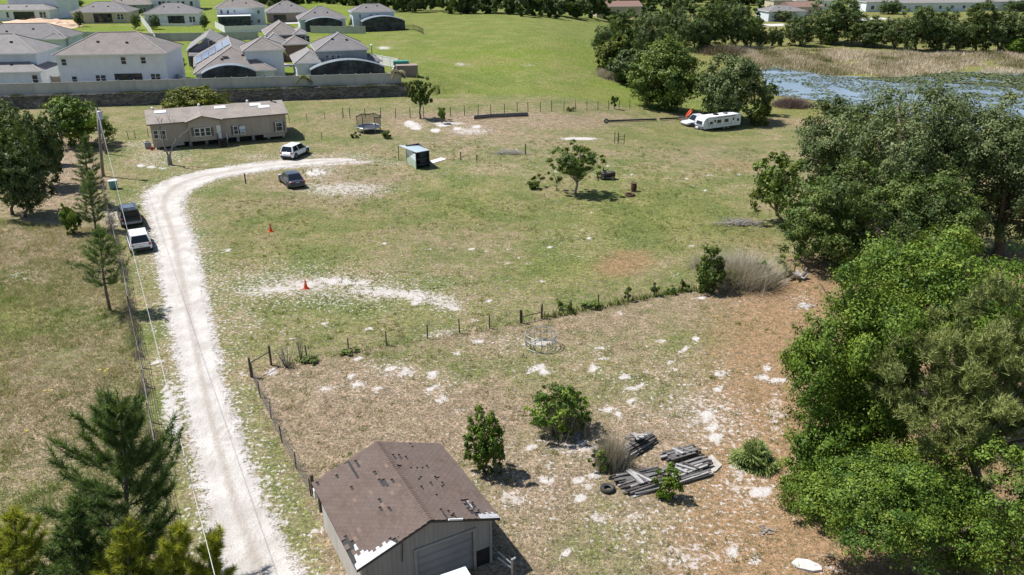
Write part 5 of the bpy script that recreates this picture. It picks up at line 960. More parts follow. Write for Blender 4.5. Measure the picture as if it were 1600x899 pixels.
# left end: air conditioner unit, red can
P = h.A + h.n * 1.0 - h.u * .6; t = thing('outdoor_unit', 'grey air conditioning unit on the ground at the left end of the mobile home', 'air conditioner', P, h.a); q = MB(); q.box((0, 0, .4), (.75, .75, .8)); q.build('case', W_GREY, t, bevel=.03); q = MB(); q.tube([(0, 0, .8), (0, 0, .83)], .3, 10); q.build('fan_guard', BRZ, t)
P = h.A - h.u * .25 - h.n * .15; t = thing('fuel_can', 'small red fuel can at the front left corner of the mobile home', 'can', P, h.a); q = MB(); q.box((0, 0, .2), (.3, .2, .4)); q.build('body', pm('red_plastic', (.5, .03, .02), (.4, .025, .02), 3, .45, bump=0), t, bevel=.03); q = MB(); q.tube([(.08, 0, .4), (.08, 0, .48)], .03, 6); q.build('cap', BRZ, t)

# ------------------------------------------------------------------ the garage in front
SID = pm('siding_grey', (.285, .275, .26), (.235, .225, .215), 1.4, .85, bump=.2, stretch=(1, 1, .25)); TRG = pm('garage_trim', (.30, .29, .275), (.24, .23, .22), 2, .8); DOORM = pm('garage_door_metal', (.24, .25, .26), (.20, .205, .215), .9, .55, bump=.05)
ga_ = math.radians(28.9); gu = Vector((math.cos(ga_), math.sin(ga_), 0)); gn = Vector((-math.sin(ga_), math.cos(ga_), 0)); ovs = .28; GA = Vector((-5.78, 23.06, 0)) + gu * ovs + gn * ovs
GW, GD, GE, GR = 6.06 - 2 * ovs, 5.95 - 2 * ovs, 2.36, 3.46
g = House('garage', 'single-car garage with a worn brown shingle roof, torn silver patches showing at its front corners', None, 28.9, 'garage', A=GA)
xm = GW / 2; slope = (GR - GE) / (xm + ovs); zw = GE - .1 + slope * ovs
ztop = lambda x: zw + slope * (x if x < xm else GW - x)
m = MB(); m.box((GW / 2, GD / 2, zw / 2 - .05), (GW - .06, GD - .06, zw)); m.prism([(0, zw - .08), (GW, zw - .08), (xm, ztop(xm) - .08)], .03, GD - .03); m.build('wall', SID, g.root)
d0, dz = g.loc(650, 858); d1, dz1 = g.loc(738, 826); print('door', d0, d1, dz, dz1); o0, oz0 = g.loc(744, 861); o1, _ = g.loc(765, 858)
DT = 1.98
m = MB(); sw = .2; n_ = int(round(GW / sw)); sw = GW / n_
for i in range(n_):
    x0, x1 = i * sw + .003, (i + 1) * sw - .003; xc = (x0 + x1) / 2; zb_ = .0
    if d0 - .08 < xc < d1 + .08: zb_ = DT + .1
    if o0 < xc < o1: zb_ = oz0
    m.prism([(x0, zb_), (x1, zb_), (x1, ztop(x1)), (x0, ztop(x0))], -.03, .028)
m.build('front_siding', SID, g.root, kind='stuff')
for sx in (0, 1):
    m = MB(); n_ = int(round(GD / .2)); q_ = GD / n_
    for i in range(n_): m.box(((-.012 if sx == 0 else GW + .012), (i + .5) * q_, zw / 2), (.04, q_ - .012, zw))
    m.build('side_siding', SID if sx else pm('siding_sunlit', (.50, .475, .44), (.41, .385, .355), 1.4, .85, bump=.2, stretch=(1, 1, .25)), g.root, kind='stuff')  # left wall: paler siding copy, its sunlight put into the colour
for i in range(5):
    z0 = .03 + i * (DT - .03) / 5; m = MB(); m.box(((d0 + d1) / 2, .04, z0 + DT / 10), (d1 - d0 - .02, .05, DT / 5 - .02)); m.box(((d0 + d1) / 2, .012, z0 + DT / 10), (d1 - d0 - .2, .02, DT / 5 - .14)); m.build('door_panel', DOORM, g.root)
for xx in (d0 - .06, d1 + .06): m = MB(); m.box((xx, -.05, DT / 2 + .05), (.12, .05, DT + .1)); m.build('door_jamb', TRG, g.root)
m = MB(); m.box(((d0 + d1) / 2, -.052, DT + .08), (d1 - d0 + .24, .05, .13)); m.build('door_header', TRG, g.root)
for xx in (.05, GW - .05): m = MB(); m.box((xx, -.045, zw / 2), (.11, .05, zw)); m.build('corner_board', TRG, g.root)
m = MB(); m.box(((o0 + o1) / 2, .0, oz0 / 2), (o1 - o0 - .02, .03, oz0)); m.build('opening_shade_panel', DKV, g.root)  # near-black panel on the solid wall stands for the shade inside
m = MB(); x_, z_ = g.loc(621, 840); m.tube([(x_, -.06, z_ + .1), (x_ + .05, -.1, z_), (x_ + .16, -.1, z_ - .35), (x_ + .10, -.09, z_ - 1.15)], .022, 5); m.build('hanging_cable', BRZ, g.root)
# roof deck, felt and shingles
FELT = pm('roof_felt', (.045, .042, .042), (.03, .028, .028), 3, .9); SIL = pm('silver_underlay', (.52, .52, .53), (.36, .36, .38), 7, .5, bump=.5)
m = MB()
for sgn in (-1, 1):
    ex = xm + sgn * (xm + ovs); q = [(ex, -ovs, GE - .02), (xm, -ovs, GR - .02), (xm, GD + ovs, GR - .02), (ex, GD + ovs, GE - .02)]; m.face(q); m.face([(a_, b_, c_ - .1) for a_, b_, c_ in q], 1); m.face([q[0], q[1], (q[1][0], q[1][1], q[1][2] - .1), (q[0][0], q[0][1], q[0][2] - .1)], 1); m.face([q[2], q[3], (q[3][0], q[3][1], q[3][2] - .1), (q[2][0], q[2][1], q[2][2] - .1)], 1); m.face([q[0], q[3], (q[3][0], q[3][1], q[3][2] - .1), (q[0][0], q[0][1], q[0][2] - .1)], 1)
m.build('roof_deck', [FELT, pm('fascia_dark', (.07, .06, .055), (.045, .04, .038), 4, .8)], g.root)
k = NT('shingle_tabs'); t_ = k.attr('tone'); P_ = k.obj(); a_ = k.noise(P_, .9, 3); b_ = k.noise(P_, 40, 3, .8); c2_ = k.noise(P_, 4, 4, .6)
c = k.mix(k.math('ADD', k.math('MULTIPLY', t_, .38), k.math('MULTIPLY', c2_, .62)), (.078, .057, .048), (.160, .118, .098)); c = k.mix(k.smooth(a_, .35, .65, 0, .5), c, (.135, .105, .095)); c = k.mix(k.smooth(b_, .45, .7, 0, .35), c, (.23, .19, .165)); c = k.mix(k.smooth(t_, .985, .99, 0, .35), c, (.25, .18, .13))
k.l(c, k.b.inputs['Base Color']); k.b.inputs['Roughness'].default_value = .92; k.b.inputs['Specular IOR Level'].default_value = .2; k.bump(b_, .5, .01); SHG = k.m
Ls_ = math.hypot(xm + ovs, GR - GE); rows = 23; LY = GD + 2 * ovs; tabs = 20
def pt(sgn, r_, y, lift):    # r_ metres down the slope from the ridge
    x = xm + sgn * r_ * (xm + ovs) / Ls_; z = GR - r_ * (GR - GE) / Ls_; nx, nz = sgn * (GR - GE) / Ls_, (xm + ovs) / Ls_; return (x + nx * lift, y, z + nz * lift)
rr = random.Random(4)
for sgn in (-1, 1):
    m = MB(); ch = Ls_ / rows
    def gone(rf, yf):     # fractions: down from ridge, front to back
        if sgn < 0:
            if (1 - rf) * 1.25 + yf * 1.9 < .36 + .05 * math.sin(rf * 40) or (yf < .06 and .45 < rf): return 2
            if abs(rf - .22) < .035 and .50 < yf < .60: return 1
            if abs(yf - .985) < .03 and .44 < rf < .52: return 1
            if abs(rf - .47) < .022 and .76 < yf < .97: return 1
            if .33 < rf < .40 and .86 < yf < .93: return 1
            if abs(rf - .33) < .025 and .26 < yf < .34: return 1
            if abs(rf - .10) < .02 and .52 < yf < .57: return 1
            if abs(rf - .93) < .02 and .93 < yf < .97: return 1
            if .87 < rf and .14 < yf < .30 and rr.random() < .5: return 1
            if rr.random() < .006: return 1
        else:
            if yf < .07 and rf > .70: return 2
            if .62 < rf < .78 and .03 + (rf - .62) * .1 < yf < .24: return 1
            if .22 < rf < .40 and yf < .09 * (1 + .6 * math.sin(rf * 60)): return 1
            if abs(rf - .50) < .025 and yf > .93: return 1
            for yy, a0_, a1_, p_ in ((.80, .08, .30, .4), (.66, .02, .52, .55), (.52, .18, .62, .5), (.40, .12, .55, .45), (.28, .30, .45, .4)):
                if abs(yf - yy) < .026 and a0_ < rf < a1_ and rr.random() < p_: return 1
        return 0
    for i in range(rows):
        off = (i % 2) * .5; r0 = i * ch - .02; r1 = (i + 1) * ch + .012
        for j in range(-1, tabs + 1):
            y0 = -ovs + (j + off) * LY / tabs; y1 = y0 + LY / tabs - .008
            y0, y1 = max(y0, -ovs - .02), min(y1, GD + ovs + .02)
            if y1 - y0 < .04: continue
            gn_ = gone((i + .5) / rows, ((y0 + y1) / 2 + ovs) / LY)
            if gn_: 
                if gn_ == 1 and rr.random() < .55 and sgn > 0: y0 = y0 + (y1 - y0) * rr.uniform(.3, .6)
                else: continue
            w2 = rr.uniform(-.004, .006); tn = rr.random(); la_, lb_ = .008, .030 + rr.uniform(0, .008)
            a_, b_, c_, d_ = pt(sgn, max(r0, 0), y0, la_), pt(sgn, max(r0, 0), y1, la_), pt(sgn, r1 + w2, y1, lb_), pt(sgn, r1 + w2, y0, lb_)
            m.face([a_, b_, c_, d_], tone=tn); m.face([d_, c_, pt(sgn, r1 + w2, y1, 0), pt(sgn, r1 + w2, y0, 0)], tone=tn * .3)
    m.build('shingles', SHG, g.root, kind='stuff')
m = MB()
for i in range(42):
    y0 = -ovs - .01 + i * LY / 42; y1 = y0 + LY / 42 + .03; tn = rr.random()
    for sgn in (-1, 1):
        m.face([pt(sgn, 0, y0, .052), pt(sgn, 0, y1, .038), pt(sgn, .16, y1, .042), pt(sgn, .16, y0, .056)], tone=tn); m.face([pt(sgn, 0, y0, .052), pt(sgn, .16, y0, .056), pt(sgn, .16, y0, .02), pt(sgn, 0, y0, .02)], tone=tn * .3)
m.build('ridge_shingles', SHG, g.root, kind='stuff')
def patch(sgn, outline, mat, lift, nm):
    m = MB(); m.face([pt(sgn, r_ * Ls_, -ovs + y * LY, lift) for r_, y in outline]); m.build(nm, mat, g.root)
patch(-1, [(1.0, .0), (.995, .05), (.96, .06), (.95, .14), (.915, .15), (.90, .205), (.87, .21), (.85, .175), (.80, .165), (.78, .10), (.72, .09), (.66, .07), (.62, .085), (.55, .07), (.5, .045), (.47, .0)], SIL, .012, 'silver_underlay')
patch(1, [(1.0, .0), (.995, .085), (.95, .075), (.90, .10), (.86, .07), (.80, .075), (.76, .05), (.72, .055), (.69, .0)], SIL, .012, 'silver_underlay')
patch(1, [(.695, .13), (.715, .125), (.735, .21), (.70, .215)], SIL, .014, 'silver_underlay')
m = MB(); q0, q1 = pt(1, .24 * Ls_, -ovs - .03, .03), pt(1, .44 * Ls_, -ovs - .03, .03); m.beam(q0, q1, .05, .07); m.build('bent_flashing', TRIM, g.root)
# ------------------------------------------------------------------ vehicles
def paint(name, c, metal=.0): return pm(name, c, tuple(x * .93 for x in c), 1.5, .32, metal, bump=0, coat=.8)
P_WHITE = paint('paint_white', (.80, .81, .82)); P_GREY = paint('paint_grey_blue', (.04, .048, .065), .1); P_BLACK = paint('paint_black', (.02, .024, .035)); P_DWHITE = paint('paint_white_dull', (.70, .71, .74))
TYRE = pm('tyre_rubber', (.025, .025, .026), (.04, .04, .04), 5, .85); RIM = pm('rim_alloy', (.42, .43, .44), (.32, .33, .34), 4, .35, .7, bump=0); LRED = pm('lamp_red', (.35, .01, .015), (.25, .008, .01), 4, .25, bump=0); LCLR = pm('lamp_clear', (.65, .67, .70), (.5, .52, .55), 4, .2, bump=0); BLK = pm('black_plastic', (.02, .02, .022), (.03, .03, .032), 4, .6, bump=0); CG = glass('car_glass', (.012, .016, .022), .04); PLATE = pm('number_plate', (.6, .58, .5), (.5, .5, .42), 8, .5, bump=0)
def loft(m, st, mi=0):
    """st: (x, half width, z bottom, z top) sections joined into a rounded body"""
    rings = []
    for x, w_, zb, zt in st:
        h_ = zt - zb; pr = [(-w_ * .86, zb), (-w_ * .98, zb + h_ * .16), (-w_, zb + h_ * .5), (-w_ * .97, zb + h_ * .8), (-w_ * .86, zt - h_ * .03), (-w_ * .5, zt), (0, zt + .015)]
        pr = pr + [(-a, b) for a, b in pr[-2::-1]]; b0 = len(m.v); m.v += [(x, a, b) for a, b in pr]; rings.append((b0, len(pr)))
    for (a, n), (b, _) in zip(rings[:-1], rings[1:]):
        for j in range(n): m.f.append((a + j, a + (j + 1) % n, b + (j + 1) % n, b + j)); m.m.append(mi); m.a.append(.5)
    for (a, n), rv in ((rings[0], True), (rings[-1], False)): m.f.append(tuple(a + j for j in (range(n) if not rv else reversed(range(n))))); m.m.append(mi); m.a.append(.5)
def wheel(root, x, y, r, wd=.22):
    m = MB(); pr = []; 
    N_ = 18
    for yy, rr_ in ((-wd / 2, r * .70), (-wd / 2, r * .93), (-wd * .3, r), (wd * .3, r), (wd / 2, r * .93), (wd / 2, r * .70)):
        b0 = len(m.v); m.v += [(x + rr_ * math.cos(2 * PI * j / N_), y + yy, r + rr_ * math.sin(2 * PI * j / N_)) for j in range(N_)]; pr.append(b0)
    for a, b in zip(pr[:-1], pr[1:]):
        for j in range(N_): m.f.append((a + j, a + (j + 1) % N_, b + (j + 1) % N_, b + j)); m.m.append(0); m.a.append(.5)
    o = m.build('wheel', TYRE, root, smooth=False); q = MB(); s_ = 1 if y > 0 else -1; yo = y + s_ * wd * .44
    for j in range(5):
        an = 2 * PI * j / 5; q.beam((x + r * .1 * math.cos(an), yo, r + r * .1 * math.sin(an)), (x + r * .7 * math.cos(an), yo, r + r * .7 * math.sin(an)), .03, .08, up=(0, 1, 0))
    q.tube([(x, yo - .02 * s_, r), (x, yo + .02 * s_, r)], r * .18, 8); q.tube([(x, yo - .10 * s_, r), (x, yo - .04 * s_, r)], r * .71, 14); q.build('rim', RIM, o)
def pane(root, name, pts, mat, off, shrink=.05, parentpart=None):
    c = sum((Vector(p) for p in pts), Vector()) / len(pts); P_ = [Vector(p) for p in pts]; nrm = (P_[1] - P_[0]).cross(P_[2] - P_[0]).normalized()
    if nrm.dot(off) < 0: nrm = -nrm
    m = MB(); o_ = [p + (c - p).normalized() * shrink + nrm * .012 for p in P_]; i_ = [p - nrm * .02 for p in o_]; n = len(o_)
    m.face(o_); 
    for j in range(n): m.face([o_[j], o_[(j + 1) % n], i_[(j + 1) % n], i_[j]])
    return m.build(name, mat, parentpart or root)
def car(name, label, P, rz, L_, W_, H_, paintm, kind='suv', hatch_open=False, cat='car'):
    root = thing(name, label, cat, P + Vector((0, 0, .04)), rz); hw_ = W_ / 2; r = .34 if kind != 'sedan' else .32; belt = H_ * (.60 if kind != 'pickup' else .56); zb = .22 if kind != 'pickup' else .36; X = lambda f: (f - .5) * L_
    top = {'suv': [(0, .84, .45, .70), (.02, .93, .30, .92), (.06, .97, zb, .98), (.2, 1, zb, 1.0), (.65, 1, zb, 1.0), (.74, 1, zb, .97), (.9, .97, zb, .86), (.97, .90, .26, .74), (1.0, .78, .34, .58)],
           'hatch': [(0, .84, .40, .62), (.015, .94, .28, .80), (.05, .97, zb, .98), (.2, 1, zb, 1.0), (.68, 1, zb, 1.0), (.76, 1, zb, .97), (.9, .97, zb, .86), (.97, .90, .26, .76), (1.0, .78, .34, .60)],
           'sedan': [(0, .82, .38, .80), (.02, .92, .28, .96), (.1, .97, zb, 1.02), (.22, 1, zb, 1.02), (.65, 1, zb, 1.0), (.74, 1, zb, .93), (.9, .96, zb, .80), (.97, .88, .24, .68), (1.0, .74, .32, .52)],
           'pickup': [(0, .94, .5, .96), (.01, .97, .42, .98), (.1, 1, zb, .98), (.6, 1, zb, 1.0), (.72, 1, zb, .98), (.8, 1, zb, .94), (.95, .97, .40, .88), (1.0, .90, .45, .78)]}[kind]
    m = MB(); loft(m, [(X(f), hw_ * a, b, belt * t) for f, a, b, t in top]); body = m.build('body', paintm, root, smooth=True, bevel=0)
    cb = {'suv': (.045, .115, .60, .76), 'hatch': (.03, .13, .60, .78), 'sedan': (.10, .27, .56, .74), 'pickup': (.33, .385, .62, .74)}[kind]; wb_, wr_ = hw_ * .93, hw_ * .74; zr = H_; zbl = belt - .03
    B = [(X(cb[0]), -wb_, zbl), (X(cb[0]), wb_, zbl), (X(cb[3]), wb_, zbl), (X(cb[3]), -wb_, zbl)]; Tt = [(X(cb[1]), -wr_, zr), (X(cb[1]), wr_, zr), (X(cb[2]), wr_, zr), (X(cb[2]), -wr_, zr)]
    m = MB(); m.face([Tt[0], Tt[3], (Tt[3][0] - .3, 0, zr + .03), (Tt[0][0] + .3, 0, zr + .03)]); m.face([Tt[1], (Tt[0][0] + .3, 0, zr + .03), (Tt[3][0] - .3, 0, zr + .03), Tt[2]]); m.face([Tt[0], (Tt[0][0] + .3, 0, zr + .03), Tt[1]]); m.face([Tt[3], Tt[2], (Tt[3][0] - .3, 0, zr + .03)])
    for i in range(4): m.face([B[i], B[(i + 1) % 4], Tt[(i + 1) % 4], Tt[i]])
    m.build('cabin', paintm, root, bevel=0)
    V = Vector
    pane(root, 'windshield', [B[2], B[3], Tt[3], Tt[2]], CG, V((1, 0, 0)), .10)
    if not hatch_open: pane(root, 'rear_window', [B[0], B[1], Tt[1], Tt[0]], CG, V((-1, 0, 0)), .11)
    for s_ in (0, 1):
        a, b, c, d = (B[0], B[3], Tt[3], Tt[0]) if s_ == 0 else (B[1], B[2], Tt[2], Tt[1]); a, b, c, d = map(V, (a, b, c, d)); mid_b, mid_t = a.lerp(b, .47), d.lerp(c, .44)
        pane(root, 'side_window', [a.lerp(mid_b, .12), mid_b, mid_t, d.lerp(mid_t, .08)], CG, V((0, -1 if s_ == 0 else 1, 0)), .07); pane(root, 'side_window', [mid_b, b.lerp(mid_b, .08), c.lerp(mid_t, .02), mid_t], CG, V((0, -1 if s_ == 0 else 1, 0)), .07)
    wx = (X(.185), X(.815))
    for x in wx:
        for s_ in (-1, 1):
            q = MB(); q.tube([(x, s_ * (hw_ * .80), r), (x, s_ * (hw_ * 1.004), r)], r * 1.2, 18); q.build('wheel_arch', BLK, root); wheel(root, x, s_ * (hw_ - .095), r)
    q = MB(); q.box((0, 0, zb + .06), (L_ * .50, W_ * .985, .12)); q.build('sill', BLK, root)
    q = MB(); q.box((X(.02), 0, .36), (.22, W_ * .80, .26)); q.build('rear_bumper', BLK if kind != 'sedan' else paintm, root, bevel=.04)
    q = MB(); q.box((X(.985), 0, .34), (.2, W_ * .72, .2)); q.build('front_bumper', BLK, root, bevel=.04)
    for s_ in (-1, 1):
        q = MB(); zt_ = belt * .86; q.box((X(.022), s_ * hw_ * .76, zt_), (.16, hw_ * .30, .15)); q.build('taillight', LRED, root, bevel=.03)
        q = MB(); q.box((X(.955), s_ * hw_ * .72, belt * .72), (.28, hw_ * .30, .13)); q.build('headlight', LCLR, root, bevel=.03)
        q = MB(); q.box((X(cb[3]) - .35, s_ * (hw_ + .09), belt + .06), (.13, .2, .13)); q.build('side_mirror', BLK if kind != 'sedan' else paintm, root, bevel=.03)
    q = MB(); q.box((X(0) + .02, 0, .62), (.03, .34, .15)); q.build('licence_plate', PLATE, root)
    return root, X, hw_, belt
def heading(a, b): a, b = G(*a), G(*b); return math.atan2(b.y - a.y, b.x - a.x)
c_, X, hw_, belt = car('parked_car', 'white hatchback seen from behind, parked nearest on the grass beside the sandy driveway', G(219, 385), heading((218, 385), (205, 345)), 3.9, 1.75, 1.42, P_WHITE, 'hatch')
q = MB(); q.box((X(.004) - .04, 0, .80), (.04, 1.25, .16)); q.build('tailgate_panel', P_DWHITE, c_)
c_, X, hw_, belt = car('parked_car', 'dark SUV with its tailgate raised, parked ahead of the white hatchback', G(204, 346), heading((204, 350), (190, 312)), 4.1, 1.76, 1.55, P_BLACK, 'suv', True)
q = MB(); q.box((X(.06), 0, 1.05), (.22, 1.24, .78)); q.box((X(.045) - .1, 0, .80), (.16, 1.3, .3)); q.build('open_boot', BLK, c_)
q = MB(); q.box((X(.115) - .5, 0, 1.66), (1.0, 1.3, .07), rot=Matrix.Rotation(.12, 3, 'Y')); tg = q.build('tailgate', P_BLACK, c_, bevel=.02); q = MB(); q.box((X(.115) - .53, 0, 1.702), (.7, 1.1, .012), rot=Matrix.Rotation(.12, 3, 'Y')); q.build('glass', CG, tg)
q = MB(); q.box((X(.35), 0, 1.60), (1.2, .9, .02)); q.build('sunroof', glass('sunroof_glass', (.10, .12, .15), .05), c_); q = MB(); q.box((X(0) - .02, 0, .46), (.2, 1.6, .2)); q.build('bumper_trim', pm('silver_trim', (.4, .4, .42), (.3, .3, .32), 3, .4, .5, bump=0), c_, bevel=.03)
car('parked_car', 'white SUV parked on the grass in front of the mobile home', G(462, 244), heading((462, 249), (482, 239.5)), 4.3, 1.78, 1.52, P_WHITE, 'suv')
car('parked_car', 'dark grey sedan parked on the grass inside the bend of the driveway', G(456, 288), heading((459, 292), (443, 279.5)), 4.4, 1.76, 1.34, P_GREY, 'sedan')
pr_, X, hw_, belt = car('pickup_truck', 'white pickup truck parked in front of the camper trailer', G(1090, 197), heading((1100, 197.3), (1072, 196.2)), 5.2, 1.9, 1.75, P_DWHITE, 'pickup', cat='pickup truck')
q = MB(); q.box((X(.16), 0, belt + .004), (1.45, 1.6, .02)); q.build('truck_bed', BLK, pr_)
car('parked_car', 'tiny white car parked far off between the top left houses', G(84, 21), 1.2, 4.5, 1.84, 1.6, P_WHITE, 'suv')

# camper trailer
fa, fb = G(1099, 205), G(1157, 201); rzc = math.atan2(fa.y - fb.y, fa.x - fb.x); Lc = (Vector((fa.x, fa.y, 0)) - Vector((fb.x, fb.y, 0))).length; print('camper', Lc)
ct = thing('camper_trailer', 'white camper trailer with dark windows parked behind the pickup at the edge of the trees', 'camper trailer', Vector(((fa.x + fb.x) / 2, (fa.y + fb.y) / 2, 0)) + Vector((-math.sin(rzc), math.cos(rzc), 0)) * -1.1, rzc)
ct.location.z = float(T(ct.location.x, ct.location.y)); ct.scale = (1, .88, .80)
hl = Lc / 2; Hc = 2.72; zb = .55; WH = pm('camper_white', (.76, .77, .79), (.70, .71, .73), .9, .45, bump=.03); GRA = pm('camper_graphic', (.10, .12, .16), (.16, .17, .2), 3, .5, bump=0)
prof = [(-hl, zb + .15), (-hl, Hc), (hl - .9, Hc), (hl - .45, Hc - .10), (hl - .14, Hc - .5), (hl, zb + 1.0), (hl - .02, zb + .5), (hl - .25, zb), (-hl + .15, zb)]
m = MB(); m.prism(prof, -1.1, 1.1); m.build('body', WH, ct, bevel=.05)
m = MB(); m.box((-.15, 0, Hc + .03), (Lc - 1.2, 2.1, .05)); m.build('roof', pm('camper_roof', (.80, .80, .80), (.72, .72, .72), 1, .7), ct)
m = MB(); m.box((0, 0, .48), (Lc - .6, 2.0, .26)); m.build('underframe', BLK, ct)
# the side facing the camera is local +y (heading left)
sy = 1.1
def cwin(x, z, w_, h_):
    q = MB(); q.box((x, sy + .012, z), (w_, .03, h_)); f = q.build('window', BLK, ct, bevel=.02); q = MB(); q.box((x, sy + .03, z), (w_ - .1, .012, h_ - .1)); q.build('pane', CG, f)
cwin(hl - 1.55, 1.62, .55, .5); cwin(hl - 3.1, 1.75, .8, .62); cwin(hl - 4.55 if Lc > 6 else hl - 4.3, 1.75, .8, .62); cwin(-hl + .6, 1.62, .45, .5)
for x, w_ in ((hl - 2.25, .62), (-hl + 1.55, .6)):
    q = MB(); q.box((x, sy + .008, 1.52), (w_ + .06, .02, 1.86)); q.build('door_frame', GRA, ct); q = MB(); q.box((x, sy + .02, 1.52), (w_, .025, 1.8)); d_ = q.build('door', WH, ct); q = MB(); q.box((x, sy + .036, 1.9), (w_ * .5, .012, .5)); q.build('pane', CG, d_)
q = MB(); q.tube([(hl - 2.6, sy + .12, Hc - .12), (-hl + 1.3, sy + .12, Hc - .12)], .09, 8); q.build('awning', GRA, ct)
q = MB(); q.box((hl - .05, 0, 1.78), (.06, 1.5, .66), rot=Matrix.Rotation(-.33, 3, 'Y')); q.build('front_window', CG, ct)
q = MB(); q.box((hl + .0, 0, .86), (.12, 2.0, .55)); q.build('front_apron', GRA, ct, bevel=.03)
for x0, x1, z0, z1 in ((hl - .5, hl - 1.1, 2.5, .9), (hl - .72, hl - 1.2, 2.5, .9)): q = MB(); q.beam((x0, sy + .008, z0), (x1, sy + .008, z1), .012, .07, up=(0, 1, 0)); q.build('stripe', GRA, ct)
q = MB(); q.box((-.2, sy + .008, 1.12), (Lc - 2.2, .014, .05)); q.build('stripe', GRA, ct)
for x, s_ in ((.6, .75), (-1.3, .5)): q = MB(); q.box((x, 0, Hc + .18), (s_, .7, .26)); q.build('roof_air_conditioner', BLK if s_ > .6 else GRA, ct, bevel=.06)
for x in (-.55, -1.35):
    for s_ in (-1, 1): wheel(ct, x, s_ * .92, .34, .2)
q = MB(); q.beam((hl - .1, .5, .5), (hl + 1.1, 0, .5), .1, .1); q.beam((hl - .1, -.5, .5), (hl + 1.1, 0, .5), .1, .1); q.tube([(hl + .95, 0, .0), (hl + .95, 0, .62)], .04, 6); q.build('hitch', BLK, ct)
for y in (-.16, .16): q = MB(); q.tube([(hl + .35, y, .5), (hl + .35, y, .9), (hl + .35, y, 1.0)], [.15, .15, .06], 10); q.build('gas_bottle', WH, ct, smooth=True)
# orange kayaks / gear and small trailer beside the pickup
P = G(1076, 189); t = thing('kayak_rack', 'bright orange kayaks leaning on a small trailer behind the pickup', 'kayak', P)
OR_ = pm('orange_plastic', (.85, .13, .03), (.7, .10, .02), 2, .45, bump=0)
for i in range(2):
    q = MB(); q.tube([(-.5, i * .45, .3), (-.25, i * .45, .7 + i * .2), (.15, i * .45, 1.1 + i * .3), (.45, i * .45, 1.7 + i * .2)], [.03, .15, .16, .04], 8); q.build('kayak', OR_, t, smooth=True)
P = G(1072, 191); t = thing('utility_trailer', 'low dark utility trailer in front of the orange kayaks', 'trailer', P, .1); q = MB(); q.box((0, 0, .45), (2.2, 1.3, .08)); q.build('bed', DWD, t); q = MB()
for a, b in (((-1.1, -.65, .8), (1.1, -.65, .8)), ((-1.1, .65, .8), (1.1, .65, .8)), ((1.1, 0, .4), (2.0, 0, .4))): q.tube([a, b], .035, 5)
for x in (-1.1, 0, 1.1):
    for y in (-.65, .65): q.tube([(x, y, .45), (x, y, .8)], .03, 5)
q.build('rail', pm('galvanised', (.42, .44, .45), (.33, .35, .36), 4, .5, .6, bump=.05), t); GALV = MATS['galvanised']
for s_ in (-1, 1): wheel(t, -.1, s_ * .72, .27, .18)

# ------------------------------------------------------------------ wire fences
WP = pm('weathered_post', (.13, .105, .085), (.075, .06, .05), 8, .95, bump=.5); TP = pm('steel_post', (.06, .055, .045), (.09, .075, .06), 6, .7); WIRE = pm('fence_wire', (.20, .19, .18), (.12, .115, .11), 3, .5, .6, bump=0)
def wire_fence(name, label, pts, hgt, prad=.05, mat=None, wires=(.3, .6, .95), every=None, wr=.007, mesh=False, skip=()):
    P_ = [G(*p) for p in pts]; root = thing(name, label, 'fence', P_[0]); mat = mat or WP
    pp = [P_[0]]
    for a, b in zip(P_[:-1], P_[1:]):
        n_ = 1 if not every else max(1, round((b - a).length / every))
        for i in range(n_): q = a.lerp(b, (i + 1) / n_); q.z = float(T(q.x, q.y)); pp.append(q)
    rr_ = random.Random(len(pp)); tops = []
    me = [MB().tube([(0, 0, -.2), (0, 0, hgt * s_)], [prad, prad * .9], 6).mesh('post', mat) for s_ in (.97, 1.0, 1.06)]
    for i, p in enumerate(pp):
        o = bpy.data.objects.new('post', rr_.choice(me)); COL.objects.link(o); o.parent = root; o.location = p - P_[0]; o.rotation_euler = (rr_.uniform(-.05, .05), rr_.uniform(-.05, .05), 0)
    m = MB()
    for a, b in zip(pp[:-1], pp[1:]):
        for w_ in wires: z = hgt * w_ / max(wires) * .95; m.tube([a - P_[0] + Vector((0, 0, z)), a.lerp(b, .5) - P_[0] + Vector((0, 0, z - .02)), b - P_[0] + Vector((0, 0, z))], wr, 3, cap=False)
        if mesh:
            n_ = int((b - a).length / .15)
            for i in range(n_): q = a.lerp(b, i / n_) - P_[0]; m.tube([q + Vector((0, 0, .03)), q + Vector((0, 0, hgt * .93))], wr * .7, 3, cap=False)
    m.build('wire', WIRE, root); return root
wire_fence('wire_fence', 'post and wire fence from the small wooden gateway to the round hay feeder', [(424, 571), (480, 561), (545, 550), (604, 540), (668, 529.5), (718, 520.5), (765, 513), (813, 505)], 1.02, .045)
wire_fence('wire_fence', 'overgrown post and wire fence running from the H-shaped gateposts to the oak grove', [(847, 498), (891, 490), (935, 481), (981, 472), (1023, 463.5), (1065, 456), (1105, 450), (1150, 443), (1195, 437), (1240, 430)], 1.05, .05)
wire_fence('wire_fence', 'sagging wire mesh fence running down from the small gate to the garage', [(396, 592), (407, 622), (424, 655), (441, 692), (463, 733), (486, 775)], 1.05, .035, TP, (.1, .3, .5, .7, .95), mesh=True)
wire_fence('wire_fence', 'dark post fence along the back of the pasture, below the long stone wall', [(537, 184), (547, 185), (571, 185), (595, 185), (618, 184.5), (641, 184), (662, 183.5), (704, 182), (726, 181), (747, 180.5), (767, 179.5), (788, 178), (808, 175), (825, 175), (844, 174.5), (862, 174), (881, 173.5), (899, 173), (917, 172.5), (934, 172), (951, 171.5), (967, 170.5), (984, 169)], 1.45, .055, wires=(.2, .5, .8, 1.0), wr=.010)
